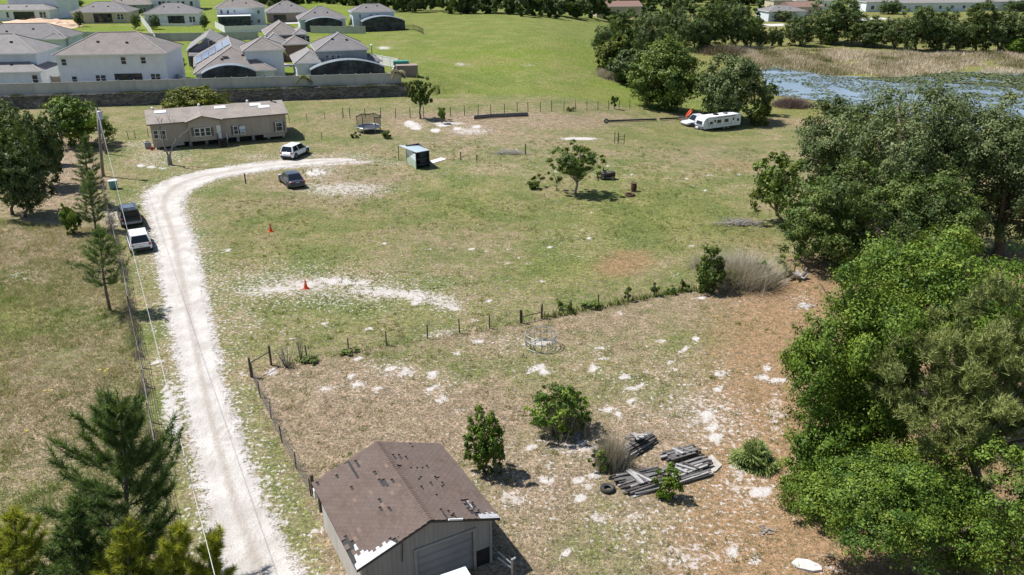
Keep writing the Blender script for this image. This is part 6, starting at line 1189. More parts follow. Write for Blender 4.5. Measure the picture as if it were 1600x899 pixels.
wire_fence('wire_fence', 'low faint wire fence right behind the mobile home', [(452, 192), (480, 190), (508, 188), (535, 186)], 1.1, .04, TP)
wire_fence('wire_fence', 'two low posts with wire right of the mobile home', [(476, 219), (503, 217)], .9, .04, TP)
wire_fence('wire_fence', 'faint post and wire fence left of the mobile home near the utility poles', [(176, 208), (201, 218), (212, 217), (232, 214)], 1.1, .045)
wire_fence('wire_fence', 'old dark wire fence along the left side of the driveway', [(163, 300), (172, 345), (186, 398), (196, 440), (203, 486), (213, 535), (222, 575), (227, 605), (236, 660), (250, 740), (262, 800), (275, 870)], 1.15, .05, wires=(.05, .25, .5, .75, 1.0), every=4.0, wr=.012)
X = []; Y = []
fw = [G(*p) for p in [(160, 285), (172, 345), (186, 398), (196, 440), (203, 486), (213, 535), (222, 575), (230, 625), (238, 680), (252, 760)]]
for a, b in zip(fw[:-1], fw[1:]):
    for i in range(int((b - a).length * 14)): t_ = rs.rand(); q = a.lerp(b, t_); X.append(q.x + rs.normal(0, .16)); Y.append(q.y + rs.normal(0, .1))
X, Y = np.array(X), np.array(Y); kk = vnoise(X, Y, 1.6, 81) > .35; tag(blades('fence_line_weeds', X[kk], Y[kk], np.full(kk.sum(), .42), np.full(kk.sum(), .035), 6, .12, L_BRUSH, seed=82, lean=.6), 'dead brown weeds tangled in the old wire fence left of the driveway', 'weeds')
X = []; Y = []; fw = [G(*p) for p in FENCE_MID[:-1]]
for a, b in zip(fw[:-1], fw[1:]):
    den = 10 if a.x > 1 else 5
    for i in range(int((b - a).length * den)): q = a.lerp(b, rs.rand()); X.append(q.x + rs.normal(0, .12)); Y.append(q.y + rs.normal(0, .12))
X, Y = np.array(X), np.array(Y); tag(blades('fence_line_grass', X, Y, .16 + .3 * (X > 2), np.full(len(X), .05), 7, .14, L_MID, seed=83, lean=.7), 'uncut grass and weeds growing along the middle fence', 'weeds')
# small gates
def gate(name, label, a, b, hgt, rails=(1.0,), posth=1.25, rad=.07, cat='gate', mat=None, leafmat_=None):
    A_, B_ = G(*a), G(*b); root = thing(name, label, cat, A_); d = B_ - A_
    for q in (Vector((0, 0, 0)), d): m = MB(); m.tube([q + Vector((0, 0, -.2)), q + Vector((0, 0, posth))], [rad, rad * .95], 8); m.build('post', mat or WP, root)
    for z in rails: m = MB(); m.tube([Vector((0, 0, z)) + d * .02, d * .98 + Vector((0, 0, z))], .035, 6); m.build('rail', leafmat_ or WP, root)
    return root
gate('pasture_gate', 'small wooden gateway with one rail, between the driveway and the middle fence', (393, 590), (424, 571), 1.2, (.95,), 1.35)
gate('gateposts', 'H-shaped pair of dark fence posts joined by a rail behind the round hay feeder', (815, 505), (846, 498), 1.0, (.48,), .98, .06, 'fence posts')
gate('metal_gate', 'small rusty metal gate panel standing alone in the far pasture', (966, 224), (975, 225), 1.2, (.5, .9), 1.3, .05, mat=TP, leafmat_=TP)
gate('metal_gate', 'low light metal rack just right of the lone gate posts in the far pasture', (960, 224), (965.5, 224.5), 1.0, (.4, .7), 1.5, .05, mat=TP, leafmat_=TP)
for i, (x, y, h_, lb) in enumerate([(384, 287, 1.1, 'single short dark post standing inside the driveway bend'), (720, 250, 1.0, 'dark post right of the tipped shed, nearer to the shed'), (745, 251, .75, 'short thin post between the tipped shed and the grey brush pile'), (821, 242, 1.35, 'thin post just right of the grey brush pile')]):
    t = thing('fence_post', lb, 'post', G(x, y)); m = MB(); m.tube([(0, 0, -.2), (0, 0, h_ - .03), (0, 0, h_)], [.075, .07, .05], 8); m.build('post', WP, t)
t = thing('corner_post', 'thick dark wooden post at the left side of the garage', 'post', G(490, 772)); m = MB(); m.tube([(0, 0, -.2), (0, 0, 1.1)], [.09, .085], 8); m.build('post', WP, t)
t = thing('corner_post', 'brown wooden post right against the left garage wall', 'post', G(502, 800)); m = MB(); m.tube([(0, 0, -.2), (0, 0, 1.0)], [.09, .085], 8); m.build('post', WP, t)
t = thing('feed_sack', 'crumpled pale sack hanging between the posts left of the garage', 'sack', G(494, 786)); m = MB(); m.box((0, 0, .55), (.12, .25, .5), rz=.5); m.build('sack', FWW, t, bevel=.05)

# ------------------------------------------------------------------ utility poles and lines
POLE = pm('pole_wood', (.27, .25, .23), (.18, .165, .15), 5, .9, bump=.4, stretch=(1, 1, .15)); CAN = pm('transformer_grey', (.52, .55, .58), (.44, .47, .5), 3, .5, bump=0)
P = G(161, 276); hp = zat(152, 168, P); print('pole', hp); t = thing('utility_pole', 'tall wooden utility pole with a pale transformer can beside the left trees', 'utility pole', P)
tp = hit_vertical(152, 170, P, (0, 1, 0)) - P; m = MB(); m.tube([(0, 0, -.3), tp * .5, tp], [.17, .14, .11], 10); m.build('pole', POLE, t, smooth=True)
c0 = tp * .93 + Vector((.3, -.15, 0)); m = MB(); m.tube([c0 + Vector((0, 0, -.55)), c0 + Vector((0, 0, .25)), c0 + Vector((0, 0, .32))], [.25, .25, .16], 12); m.build('transformer', CAN, t, smooth=False); m = MB(); m.tube([c0 + Vector((.1, 0, .3)), c0 + Vector((.1, 0, .5))], .05, 6); m.tube([tp, tp + Vector((0, 0, .15))], .06, 6); m.build('insulator', BLK, t)
P2 = G(166, 241); t2 = thing('utility_pole', 'shorter grey utility pole just behind the tall one', 'utility pole', P2); tp2 = hit_vertical(156, 184, P2, (0, 1, 0)) - P2; m = MB(); m.tube([(0, 0, -.3), tp2], [.15, .11], 8); m.build('pole', POLE, t2, smooth=True)
def line(name, label, pts, rad, mat):
    m = MB(); o = Vector(pts[0]); m.tube([Vector(p) - o for p in pts], rad, 4, cap=False); b = m.build(name, mat); b.location = o; return tag(b, label, 'cable')
top = P + tp * .97
def cat_(a, b, sag, n=24): return [a.lerp(b, i / n) - Vector((0, 0, sag * 4 * (i / n) * (1 - i / n))) for i in range(n + 1)]
LN = pm('line_aluminium', (.62, .62, .62), (.55, .55, .55), 3, .35, .5, bump=0)
# the service line swings from the pole over the verge towards a pole behind the camera
E1 = Vector(hit_vertical(336, 899, Vector((0, 19.0, 0)), (0, 1, 0))); far_end = E1 + (E1 - top) * .35; far_end.z = E1.z - .3
print('E1', E1, top)
line('power_line', 'bright overhead power line running from the utility pole to the bottom edge beside the driveway', cat_(top, far_end, .35), .013, LN)
line('power_line', 'thin overhead line from the tall utility pole to the shorter pole behind', cat_(top, P2 + tp2, .2), .012, LN)
t = thing('meter_box', 'small teal utility box on the ground by the fence beside the tall pole', 'utility box', G(178, 295), .4); q = MB(); q.box((0, 0, .42), (.75, .6, .8)); q.build('case', pm('teal_box', (.18, .34, .36), (.12, .26, .28), 2, .5, bump=0), t, bevel=.04); q = MB(); q.box((0, 0, .86), (.85, .7, .08)); q.build('lid', CAN, t)
# bare tree in front of the mobile home
P = G(266, 258); t = thing('bare_tree', 'leafless forked grey tree with a dark stump in front of the mobile home', 'tree', P); m = MB(); rr_ = random.Random(3)
def twig(a, d, l_, r_, dep):
    b = a + d * l_; mid = a.lerp(b, .5) + Vector((rr_.uniform(-1, 1), rr_.uniform(-1, 1), rr_.uniform(-.5, .5))) * l_ * .1; m.tube([a, mid, b], [r_, r_ * .85, r_ * .65], 5, cap=False)
    if dep <= 0: return
    for _ in range(2 if dep > 1 else 3): twig(a.lerp(b, rr_.uniform(.55, 1)), (d + Vector((rr_.uniform(-1, 1), rr_.uniform(-.6, .6), rr_.uniform(-.1, .6))) * .65).normalized(), l_ * rr_.uniform(.5, .7), r_ * .55, dep - 1)
m.tube([(0, 0, -.2), (0, 0, .9), (0.02, 0, 1.1)], [.28, .24, .2], 9); twig(Vector((-.05, 0, 1.0)), Vector((-.10, 0, 1)).normalized(), 2.6, .11, 3); twig(Vector((.08, 0, .95)), Vector((.55, 0, .95)).normalized(), 2.5, .10, 3); m.build('trunk', bark_grey, t)
# bare shrubs by the gate
def twigs(name, label, base, n_, hgt, spread, mat, seed, cat='bush', rad=.02):
    P = G(*base); t = thing(name, label, cat, P); m = MB(); rr_ = random.Random(seed)
    for i in range(n_):
        an = rr_.uniform(0, 6.28); s_ = rr_.random() ** .7 * spread; h_ = hgt * rr_.uniform(.55, 1.05); a = Vector((math.cos(an) * s_ * .15, math.sin(an) * s_ * .15, 0)); e = Vector((math.cos(an) * s_, math.sin(an) * s_, h_))
        md = a.lerp(e, .5) + Vector((rr_.uniform(-.1, .1), rr_.uniform(-.1, .1), .05)); m.tube([a, md, e], [rad, rad * .7, rad * .3], 4, cap=False)
        for _ in range(3): q = md.lerp(e, rr_.random()); m.tube([q, q + Vector((rr_.uniform(-.3, .3), rr_.uniform(-.3, .3), rr_.uniform(.1, .4))) * spread * .6], [rad * .5, rad * .2], 3, cap=False)
    m.build('stem', mat, t); return t
twigs('bare_shrub', 'leafless grey shrub fanning out right of the small gateway', (448, 573), 26, 1.3, .75, bark_grey, 5); twigs('bare_sapling', 'thin bare upright sapling right of the leafless shrub', (471, 564), 9, 2.0, .22, bark_grey, 6)

# ------------------------------------------------------------------ dry clumps and brush
DRYM = leafmat('dead_stems', (.20, .175, .14), (.36, .32, .26), (.56, .51, .44), .2, .1); BRM = leafmat('pale_brush', (.24, .205, .165), (.42, .37, .31), (.62, .57, .50), .25, .1)
def clump(name, label, base, bb, n_, seed, mat=DRYM, cat='grass clump', w_=.016):
    ln_ = .55 if cat != 'brush' else 1.7
    P = G(*base); z_ = zat((bb[0] + bb[2]) / 2, bb[1], P); wd = (bb[2] - bb[0]) / 2 * depth(P) / FPX; r = np.random.RandomState(seed)
    X = P.x + r.normal(0, wd * .42, n_); Y = P.y + r.normal(0, wd * .3, n_); o = blades(name, X, Y, np.full(n_, z_ * (.8 if cat != 'brush' else .62)) * (1 - .5 * ((X - P.x) / wd) ** 2).clip(.3, 1), np.full(n_, w_), 3, .08, mat, seed=seed, lean=ln_); o['kind'] = ''; del o['kind']; return tag(o, label, cat)
clump('dry_grass_clump', 'tall grey dead grass clump left of the lumber piles', (954, 728), (925, 668, 988, 728), 520, 91)
clump('dry_grass_clump', 'grey dead stems tangled around the wide paddock bush', (880, 674), (836, 618, 925, 674), 420, 97, w_=.014)
clump('brush_clump', 'dense heap of grey leafless brush on the fence line left of the oak grove', (1160, 440), (1105, 386, 1212, 438), 2600, 92, BRM, 'brush', .03); clump('brush_clump', 'low grey dead brush at the front left of the larger brush heap', (1100, 418), (1072, 392, 1120, 418), 400, 93, BRM, 'brush', .03)
clump('brush_clump', 'dark reddish brush between the pond and the camper meadow', (1238, 166), (1205, 148, 1272, 168), 1500, 94, leafmat('red_brush', (.07, .045, .04), (.13, .085, .075), (.22, .16, .14), .05), 'brush', .06); clump('brush_clump', 'brown brush under the left edge of the dark wood beyond the field', (958, 122), (930, 102, 984, 124), 1200, 95, DRYM, 'brush', .07); clump('brush_clump', 'brown scrub between the dark wood and the reed bed', (1130, 84), (1092, 64, 1180, 86), 1500, 96, leafmat('scrub', (.08, .07, .035), (.15, .12, .07), (.26, .21, .14), .05), 'brush', .10)
def sticks(name, label, base, wpx, hm, n_, seed, mat, cat='brush pile', rad=.02, elong=.5):
    P = G(*base); wd = wpx / 2 * depth(P) / FPX; t = thing(name, label, cat, P); m = MB(); r = random.Random(seed)
    for i in range(n_):
        a = Vector((r.gauss(0, wd * .4), r.gauss(0, wd * .3 * elong), 0)); an = r.uniform(-.5, .5) + (PI if r.random() < .5 else 0); l_ = r.uniform(.3, 1) * wd * .55; z = abs(r.gauss(0, hm * .4)); d = Vector((math.cos(an), math.sin(an), r.uniform(-.1, .35)))
        b = a + d * l_; m.tube([a + Vector((0, 0, z)), a.lerp(b, .5) + Vector((0, 0, z + r.uniform(0, .15) * hm)), b + Vector((0, 0, z))], [rad, rad * .8, rad * .3], 4, cap=False)
    m.build('branch', mat, t); return t
SILV = pm('dead_wood', (.40, .37, .34), (.25, .23, .21), 5, .9, bump=.3)
sticks('brush_pile', 'flat pile of pale grey branches in front of the oak grove', (1158, 351), 76, .45, 150, 7, SILV, rad=.028); sticks('brush_pile', 'low grey brush pile in the far pasture between two thin posts', (795, 241), 52, .5, 150, 8, SILV, rad=.02)
sticks('dead_branch', 'twisted pale dead branches on the needle-covered ground, right of the lumber', (1202, 832), 46, .18, 16, 10, SILV, 'branch', .028, 1.2); sticks('twig_litter', 'thin fallen twigs by the two pale slabs at the bottom right', (1285, 870), 40, .1, 14, 11, SILV, 'branch', .012, 1.0)
P = G(1249, 438); t = thing('tree_stump', 'pale grey uprooted stump under the left edge of the oak grove', 'stump', P); m = MB(); r = random.Random(12)
for i in range(12): an = r.uniform(0, 6.28); m.tube([(0, 0, .25), (math.cos(an) * .35, math.sin(an) * .35, r.uniform(.2, .6)), (math.cos(an) * .7, math.sin(an) * .7, r.uniform(.05, .9))], [.14, .09, .03], 5)
m.build('root', SILV, t)
sticks('dead_branch', 'pale fallen branch on the bare ground left of the bright green tree', (1262, 480), 44, .15, 14, 13, SILV, 'branch', .025, 1.0); sticks('dead_branch', 'pale fallen branches just left of the uprooted stump', (1214, 446), 40, .18, 16, 14, SILV, 'branch', .02, 1.0)

# ------------------------------------------------------------------ lumber, tyres, slabs
PLK = [pm('plank_grey', (.26, .25, .245), (.13, .125, .12), 4, .85, bump=.4, stretch=(.2, 1, 1), rnd=.35), pm('plank_dark', (.12, .105, .10), (.07, .06, .055), 4, .9, bump=.4, stretch=(.2, 1, 1), rnd=.3), pm('plank_pale', (.46, .455, .45), (.32, .31, .30), 4, .8, bump=.3, stretch=(.2, 1, 1), rnd=.25)]
def pile(name, label, A1, A2, B1, B2, n_, seed, layers=2, wid=.15, cross=3):
    a1, a2, b1, b2 = G(*A1), G(*A2), G(*B1), G(*B2); root = thing(name, label, 'lumber pile', a1); r = random.Random(seed)
    for L_ in range(layers):
        for i in range(n_ - L_ * 2):
            if r.random() < .14: continue
            t_ = (i + .5 + L_ + r.uniform(-.25, .25)) / n_; p, q = a1.lerp(a2, t_), b1.lerp(b2, min(1, max(0, t_ + r.uniform(-.12, .12)))); s0, s1 = r.uniform(-.05, .22), r.uniform(.72, 1.06); P_, Q_ = p.lerp(q, s0), p.lerp(q, s1)
            z0 = .05 + L_ * .085 + r.uniform(0, .03); m = MB(); m.beam(P_ - a1 + Vector((0, 0, z0)), Q_ - a1 + Vector((0, 0, z0 + r.uniform(-.02, .08))), wid * r.uniform(.6, 1.25), r.choice((.04, .05, .09))); m.build('plank', PLK[r.choice((0, 0, 0, 1, 1, 2))], root)
    for i in range(cross):
        t_ = r.random(); p, q = a1.lerp(b1, r.uniform(.1, .6)), a2.lerp(b2, r.uniform(.3, .9)); m = MB(); z0 = .05 + layers * .09; m.beam(p.lerp(q, .1) - a1 + Vector((0, 0, z0)), p.lerp(q, .75) - a1 + Vector((0, 0, z0 + .03)), .12, .045); m.build('plank', PLK[r.choice((0, 2, 1))], root)
    return root
pile('lumber_pile', 'long low pile of weathered grey planks with a worn tyre at its end', (952, 744), (982, 782), (1020, 733), (1052, 762), 19, 1, 3, .12, 6)
pile('lumber_pile', 'weathered boards in the long right-hand pile beside the concrete slab', (1030, 738), (1048, 764), (1104, 716), (1113, 742), 16, 2, 3, .13, 3)
pile('lumber_pile', 'short stack of planks at the back right, pointing at the palmetto', (1026, 712), (1042, 730), (1080, 700), (1098, 714), 12, 3, 3, .12, 4)
pile('lumber_pile', 'raised messy stack of dark and pale boards at the back left beside the dry grass', (966, 706), (978, 722), (1010, 678), (1026, 694), 10, 4, 7, .14, 9)
def tyre_obj(label, base, rad, rz=0, tilt=0, z=.0):
    t = thing('old_tyre', label, 'tyre', G(*base) + Vector((0, 0, z)), rz); m = MB(); N_, M_ = 22, 9; r1, r2 = rad * .74, rad * .27
    for i in range(N_):
        for j in range(M_): a, b = 2 * PI * i / N_, 2 * PI * j / M_; m.v.append(((r1 + r2 * math.cos(b)) * math.cos(a), (r1 + r2 * math.cos(b)) * math.sin(a), r2 * 1.1 + r2 * 1.1 * math.sin(b)))
    for i in range(N_):
        for j in range(M_): m.f.append((i * M_ + j, ((i + 1) % N_) * M_ + j, ((i + 1) % N_) * M_ + (j + 1) % M_, i * M_ + (j + 1) % M_)); m.m.append(0); m.a.append(.5)
    m.build('tread', TYRE, t, smooth=True); m = MB(); N_ = 22; zt = r2 * 2.05
    for i in range(N_): a, b = 2 * PI * i / N_, 2 * PI * (i + 1) / N_; ra, rb = rad * .50, rad * .72; m.face([(ra * math.cos(a), ra * math.sin(a), zt - .04), (rb * math.cos(a), rb * math.sin(a), zt + .012), (rb * math.cos(b), rb * math.sin(b), zt + .012), (ra * math.cos(b), ra * math.sin(b), zt - .04)])
    m.build('sidewall', pm('tyre_dusty', (.26, .25, .24), (.15, .145, .14), 6, .9), t); t.rotation_euler = (tilt, 0, rz)
tyre_obj('worn tyre lying flat at the left end of the front lumber pile', (949, 766), .36); tyre_obj('dark tyre half hidden under the raised back left board stack', (974, 716), .34, tilt=.5, z=.1)
def slab(label, pts, th, mat, name='slab', cat='slab'):
    P_ = [G(*p) for p in pts]; o = P_[0]; m = MB(); n = len(P_); top_ = [(p.x - o.x, p.y - o.y, th) for p in P_]; bot = [(p.x - o.x, p.y - o.y, -.05) for p in P_]; m.face(top_)
    for i in range(n): m.face([bot[i], bot[(i + 1) % n], top_[(i + 1) % n], top_[i]])
    b = m.build(name, mat); b.location = o; return tag(b, label, cat)
CS = pm('slab_concrete', (.46, .43, .39), (.36, .335, .30), 2.5, .9, bump=.3)
slab('flat grey concrete slab at the right end of the lumber piles', [(1098, 722), (1112, 712), (1128, 728), (1118, 738), (1104, 740)], .06, CS); slab('thin grey board lying flat just right of the wide paddock bush', [(870, 682), (882, 674), (908, 675), (905, 687)], .05, pm('board_grey', (.42, .41, .40), (.32, .31, .30), 3, .9)); slab('long pale stone slab at the bottom edge under the green trees', [(1236, 882), (1244, 875), (1262, 877), (1282, 886), (1284, 893), (1270, 895), (1246, 890)], .10, pm('pale_stone', (.62, .60, .57), (.48, .46, .44), 3, .9, bump=.5))
slab('white sheet lying on the grass right of the tipped shed', [(672, 252), (690, 247), (697, 249.5), (675, 256)], .04, TRIM, 'sheet', 'sheet')

# ------------------------------------------------------------------ pasture objects
def cone(label, base, s_=1.0):
    t = thing('traffic_cone', label, 'traffic cone', G(*base)); m = MB(); m.box((0, 0, .02), (.38 * s_, .38 * s_, .04)); m.tube([(0, 0, .04), (0, 0, .36 * s_)], [.15 * s_, .09 * s_], 12); m.tube([(0, 0, .46 * s_), (0, 0, .74 * s_)], [.07 * s_, .025 * s_], 12); m.build('cone', pm('cone_orange', (.75, .09, .02), (.62, .07, .02), 3, .5, bump=0), t); m = MB(); m.tube([(0, 0, .36 * s_), (0, 0, .46 * s_)], [.09 * s_, .07 * s_], 12); m.build('reflective_band', pm('cone_band', (.62, .25, .18), (.55, .2, .15), 3, .4, bump=0), t)
cone('orange traffic cone farther up in the pasture, nearer the parked cars', (423, 362), 1.05); cone('orange traffic cone on the sandy patch in the middle of the pasture', (478, 451), 1.05)
# round hay feeder
P = G(845, 541); FRG = pm('feeder_steel', (.36, .38, .38), (.24, .25, .25), 4, .6, .4, bump=.1); t = thing('hay_feeder', 'round grey metal hay feeder ring standing on the pale patch by the gateposts', 'hay feeder', P); Rf = .98
for z in (.03, .52, .90): m = MB(); m.tube([(Rf * math.cos(a), Rf * math.sin(a), z + .04 * math.sin(a * 2)) for a in np.linspace(0, 2 * PI, 33)], .024, 5, cap=False); m.build('ring', FRG, t)
for i in range(16): a = 2 * PI * i / 16; m = MB(); m.tube([(Rf * math.cos(a), Rf * math.sin(a), .03), (Rf * math.cos(a), Rf * math.sin(a), .9)], .015, 4); m.build('bar', FRG, t)
for i in range(8): a, b = 2 * PI * i / 8, 2 * PI * (i + .5) / 8; m = MB(); m.tube([(Rf * math.cos(a), Rf * math.sin(a), .52), (Rf * math.cos(b), Rf * math.sin(b), .9)], .013, 4); m.build('brace', FRG, t)
# trampoline
P = G(577, 206); t = thing('trampoline', 'round trampoline with a sagging dark safety net, right of the mobile home', 'trampoline', P); Rt = 1.55
m = MB(); m.tube([(Rt * math.cos(a), Rt * math.sin(a), .72) for a in np.linspace(0, 2 * PI, 29)], .07, 6, cap=False); m.build('frame', pm('steel_blue', (.40, .44, .50), (.3, .34, .4), 3, .4, .5, bump=0), t)
m = MB(); m.face([(Rt * .97 * math.cos(a), Rt * .97 * math.sin(a), .69) for a in np.linspace(0, 2 * PI, 24, endpoint=False)]); m.build('mat', pm('mat_black', (.05, .055, .07), (.035, .04, .05), 2, .5, bump=0), t)
for i in range(6):
    a = 2 * PI * i / 6 + .2; m = MB(); m.tube([(Rt * math.cos(a), Rt * math.sin(a), 0), (Rt * math.cos(a), Rt * math.sin(a), .72)], .03, 5); m.build('leg', GALV, t); m = MB(); m.tube([(Rt * 1.02 * math.cos(a), Rt * 1.02 * math.sin(a), .72), (Rt * 1.02 * math.cos(a), Rt * 1.02 * math.sin(a), 2.25)], .03, 5); m.build('pole', BLK, t)
k = NT('net_dark'); k.b.inputs['Base Color'].default_value = (.03, .035, .04, 1); k.b.inputs['Roughness'].default_value = .8; ch = k.n('ShaderNodeTexVoronoi'); ch.inputs['Scale'].default_value = 14; k.l(k.obj(), ch.inputs['Vector']); k.l(k.smooth(ch.outputs['Distance'], .12, .45, 1.0, .35), k.b.inputs['Alpha'])
m = MB(); zt_ = lambda a: 2.15 - .12 * abs(math.sin(a * 3 - .6)) 
an = np.linspace(-.75, PI + .35, 26)
for a, b in zip(an[:-1], an[1:]): m.face([(Rt * math.cos(a), Rt * math.sin(a), .74), (Rt * math.cos(b), Rt * math.sin(b), .74), (Rt * math.cos(b), Rt * math.sin(b), zt_(b)), (Rt * math.cos(a), Rt * math.sin(a), zt_(a))])
m.build('safety_net', k.m, t); m = MB(); m.tube([(Rt * math.cos(a), Rt * math.sin(a), .30) for a in np.linspace(0, 2 * PI, 25)], .05, 4, cap=False); m.build('skirt_ring', BLK, t)
m = MB(); m.tube([(Rt * 1.0 * math.cos(a), Rt * math.sin(a), zt_(a)) for a in an], .07, 5, cap=False); m.build('top_padding', pm('padding_black', (.02, .022, .02), (.035, .04, .03), 4, .8), t)
# tipped open shed with flat roof
C_ = G(651, 265); Lf = G(636, 252); Rg = G(671, 261.5); t = thing('open_shed', 'small open-fronted shed with green and white side and long pale flat roof', 'shed', C_); hz = zat(651, 238, C_)
lv, rv = Lf - C_, Rg - C_; lv.z = rv.z = 0; lu, ru = lv.normalized(), rv.normalized(); hs = hz
def wallq(a, b, z0, z1, th_, mat, nm, off=Vector((0, 0, 0)), z1b=None):
    m = MB(); d = (b - a); n_ = Vector((-d.y, d.x, 0)).normalized() * th_ / 2; z1b = z1 if z1b is None else z1b; m.v = []
    q = [a + n_ + off, b + n_ + off, b - n_ + off, a - n_ + off]; zs = [z1, z1b, z1b, z1]; bt = [(p.x, p.y, z0) for p in q]; tp_ = [(p.x, p.y, z) for p, z in zip(q, zs)]
    m.face(tp_); m.face(bt[::-1])
    for i in range(4): m.face([bt[i], bt[(i + 1) % 4], tp_[(i + 1) % 4], tp_[i]])
    return m.build(nm, mat, t)
GRN = pm('panel_green', (.36, .46, .38), (.30, .39, .32), 1.5, .6); WHP = pm('panel_white', (.66, .72, .74), (.58, .64, .66), 1.5, .5); DKP = pm('shed_dark', (.035, .04, .055), (.05, .055, .07), 1.5, .6)
wallq(Vector((0, 0, 0)), lv, 0, hs * .45, .06, GRN, 'lower_panel'); wallq(lu * .0, lv, hs * .47, hs * .86, .06, WHP, 'upper_panel')
wallq(lv, lv + rv, 0, hs * .95, .06, DKP, 'back_wall'); wallq(rv, lv * .96 + rv, 0, hs * .95, .06, DKP, 'side_wall'); wallq(ru * .05, rv, hs * .50, hs * .58, .3, DKP, 'shelf', lu * .25); wallq(ru * .05, rv, hs * .2, hs * .25, .3, DKP, 'shelf', lu * .25); wallq(ru * .6, rv, hs * .1, hs * .93, .05, DKP, 'front_panel', lu * .35)
for p in (Vector((0, 0, 0)), lv, rv): m = MB(); m.tube([p, p + Vector((0, 0, hs))], .06, 5); m.build('post', BLK, t)
R0 = Vector(hit_vertical(622, 227, G(623, 250), (0, 1, 0))) - C_; PB = G(623, 250) - C_; q = MB(); a_, b_, c2, d2 = rv * 1.04 + Vector((0, 0, hs)), lv * .3 + Vector((0, 0, hs + .12)) * 1, R0, lv + rv * 1.02 + Vector((0, 0, hs + .02))
top_ = [Vector((0, 0, hs)) - lu * .15, rv * 1.04 - lu * .15 + Vector((0, 0, hs + .02)), rv * .95 + lv * .95 + Vector((0, 0, hs - .32)), R0 + ru * .3 - Vector((0, 0, .06)), R0]; q.face(top_); q.face([p - Vector((0, 0, .06)) for p in reversed(top_)])
for i in range(5): q.face([top_[i], top_[(i + 1) % 5], top_[(i + 1) % 5] - Vector((0, 0, .06)), top_[i] - Vector((0, 0, .06))])
q.build('roof', pm('roof_sheet_pale', (.50, .58, .62), (.42, .50, .54), 1, .4, .3), t); m = MB(); m.tube([PB, R0 - Vector((0, 0, .03))], .05, 6); m.build('support_pole', WP, t)
# burn barrel, ring, mower, pipes
P = G(990, 299); t = thing('burn_barrel', 'rusty upright barrel in the pasture right of the lone tree', 'barrel', P); m = MB()
RUST = pm('rust', (.13, .055, .035), (.05, .028, .022), 5, .85, bump=.3); m.tube([(0, 0, 0), (0, 0, .3), (0, 0, .32), (0, 0, .6), (0, 0, .62), (0, 0, .86)], [.29, .29, .31, .31, .29, .29], 16); m.build('drum', RUST, t); m = MB(); m.tube([(.3 * math.cos(a), .3 * math.sin(a), .86) for a in np.linspace(0, 2 * PI, 17)], .02, 4, cap=False); m.build('rim', RUST, t)
t = thing('fire_ring', 'low dark metal fire ring lying next to the rusty barrel', 'fire ring', G(984, 306)); m = MB(); m.tube([(.42 * math.cos(a), .42 * math.sin(a), .12) for a in np.linspace(0, 2 * PI, 17)], .12, 6, cap=False); m.build('ring', RUST, t)
P = G(949, 280); t = thing('riding_mower', 'dark riding mower parked in the pasture right of the lone tree', 'mower', P, -.15); m = MB(); loft(m, [(-.75, .3, .35, .6), (-.6, .38, .3, .75), (-.1, .4, .3, .7), (0, .34, .3, .66), (.1, .3, .3, .82), (.7, .3, .35, .85), (.85, .24, .4, .7)]); m.build('body', pm('mower_dark', (.05, .03, .03), (.03, .025, .025), 3, .5, bump=0), t, smooth=True)
q = MB(); q.box((-.3, 0, .92), (.4, .42, .12)); q.box((-.5, 0, 1.12), (.1, .4, .36)); q.build('seat', BLK, t, bevel=.04); q = MB(); q.tube([(.1, 0, .8), (-.02, 0, 1.08)], .03, 5); q.tube([(-.02 + .17 * .3 * math.cos(a), .17 * math.sin(a), 1.08 + .17 * .9 * math.cos(a) * .5) for a in np.linspace(0, 2 * PI, 13)], .02, 4, cap=False); q.build('steering_wheel', BLK, t); q = MB(); q.box((.02, 0, .2), (.9, 1.05, .14)); q.build('mower_deck', BLK, t, bevel=.04)
for x, r_ in ((-.5, .27), (.6, .2)):
    for s_ in (-1, 1): wheel(t, x, s_ * .42, r_, .2)
def pipe(label, pts, rad, n_=1, name='pipe', sp=.0):
    P_ = [G(*p) for p in pts]; o = P_[0]; t = thing(name, label, 'pipe', o)
    for i in range(n_): m = MB(); m.tube([Vector((p.x - o.x, p.y - o.y + (i - n_ / 2) * sp, p.z - o.z + rad + (.0 if i % 2 else rad * .6))) for p in P_], rad, 8); m.build('tube', pm('pipe_black', (.02, .02, .022), (.035, .035, .035), 3, .5, bump=0), t)
pipe('heap of long black pipes lying along the back fence', [(741, 185), (770, 182.5), (825, 180)], .11, 5, 'pipe_heap', .34); pipe('long thin black pipe on the grass in the far right pasture, left section', [(946, 191.5), (985, 190), (1025, 188.5)], .13); pipe('shorter black pipe section between the long pipe and the pickup', [(1031, 188), (1066, 186.5)], .13)
t = thing('old_tyre', 'small tyre standing at the left end of the long black pipe', 'tyre', G(947, 193)); m = MB(); wheel(t, 0, 0, .35, .2)
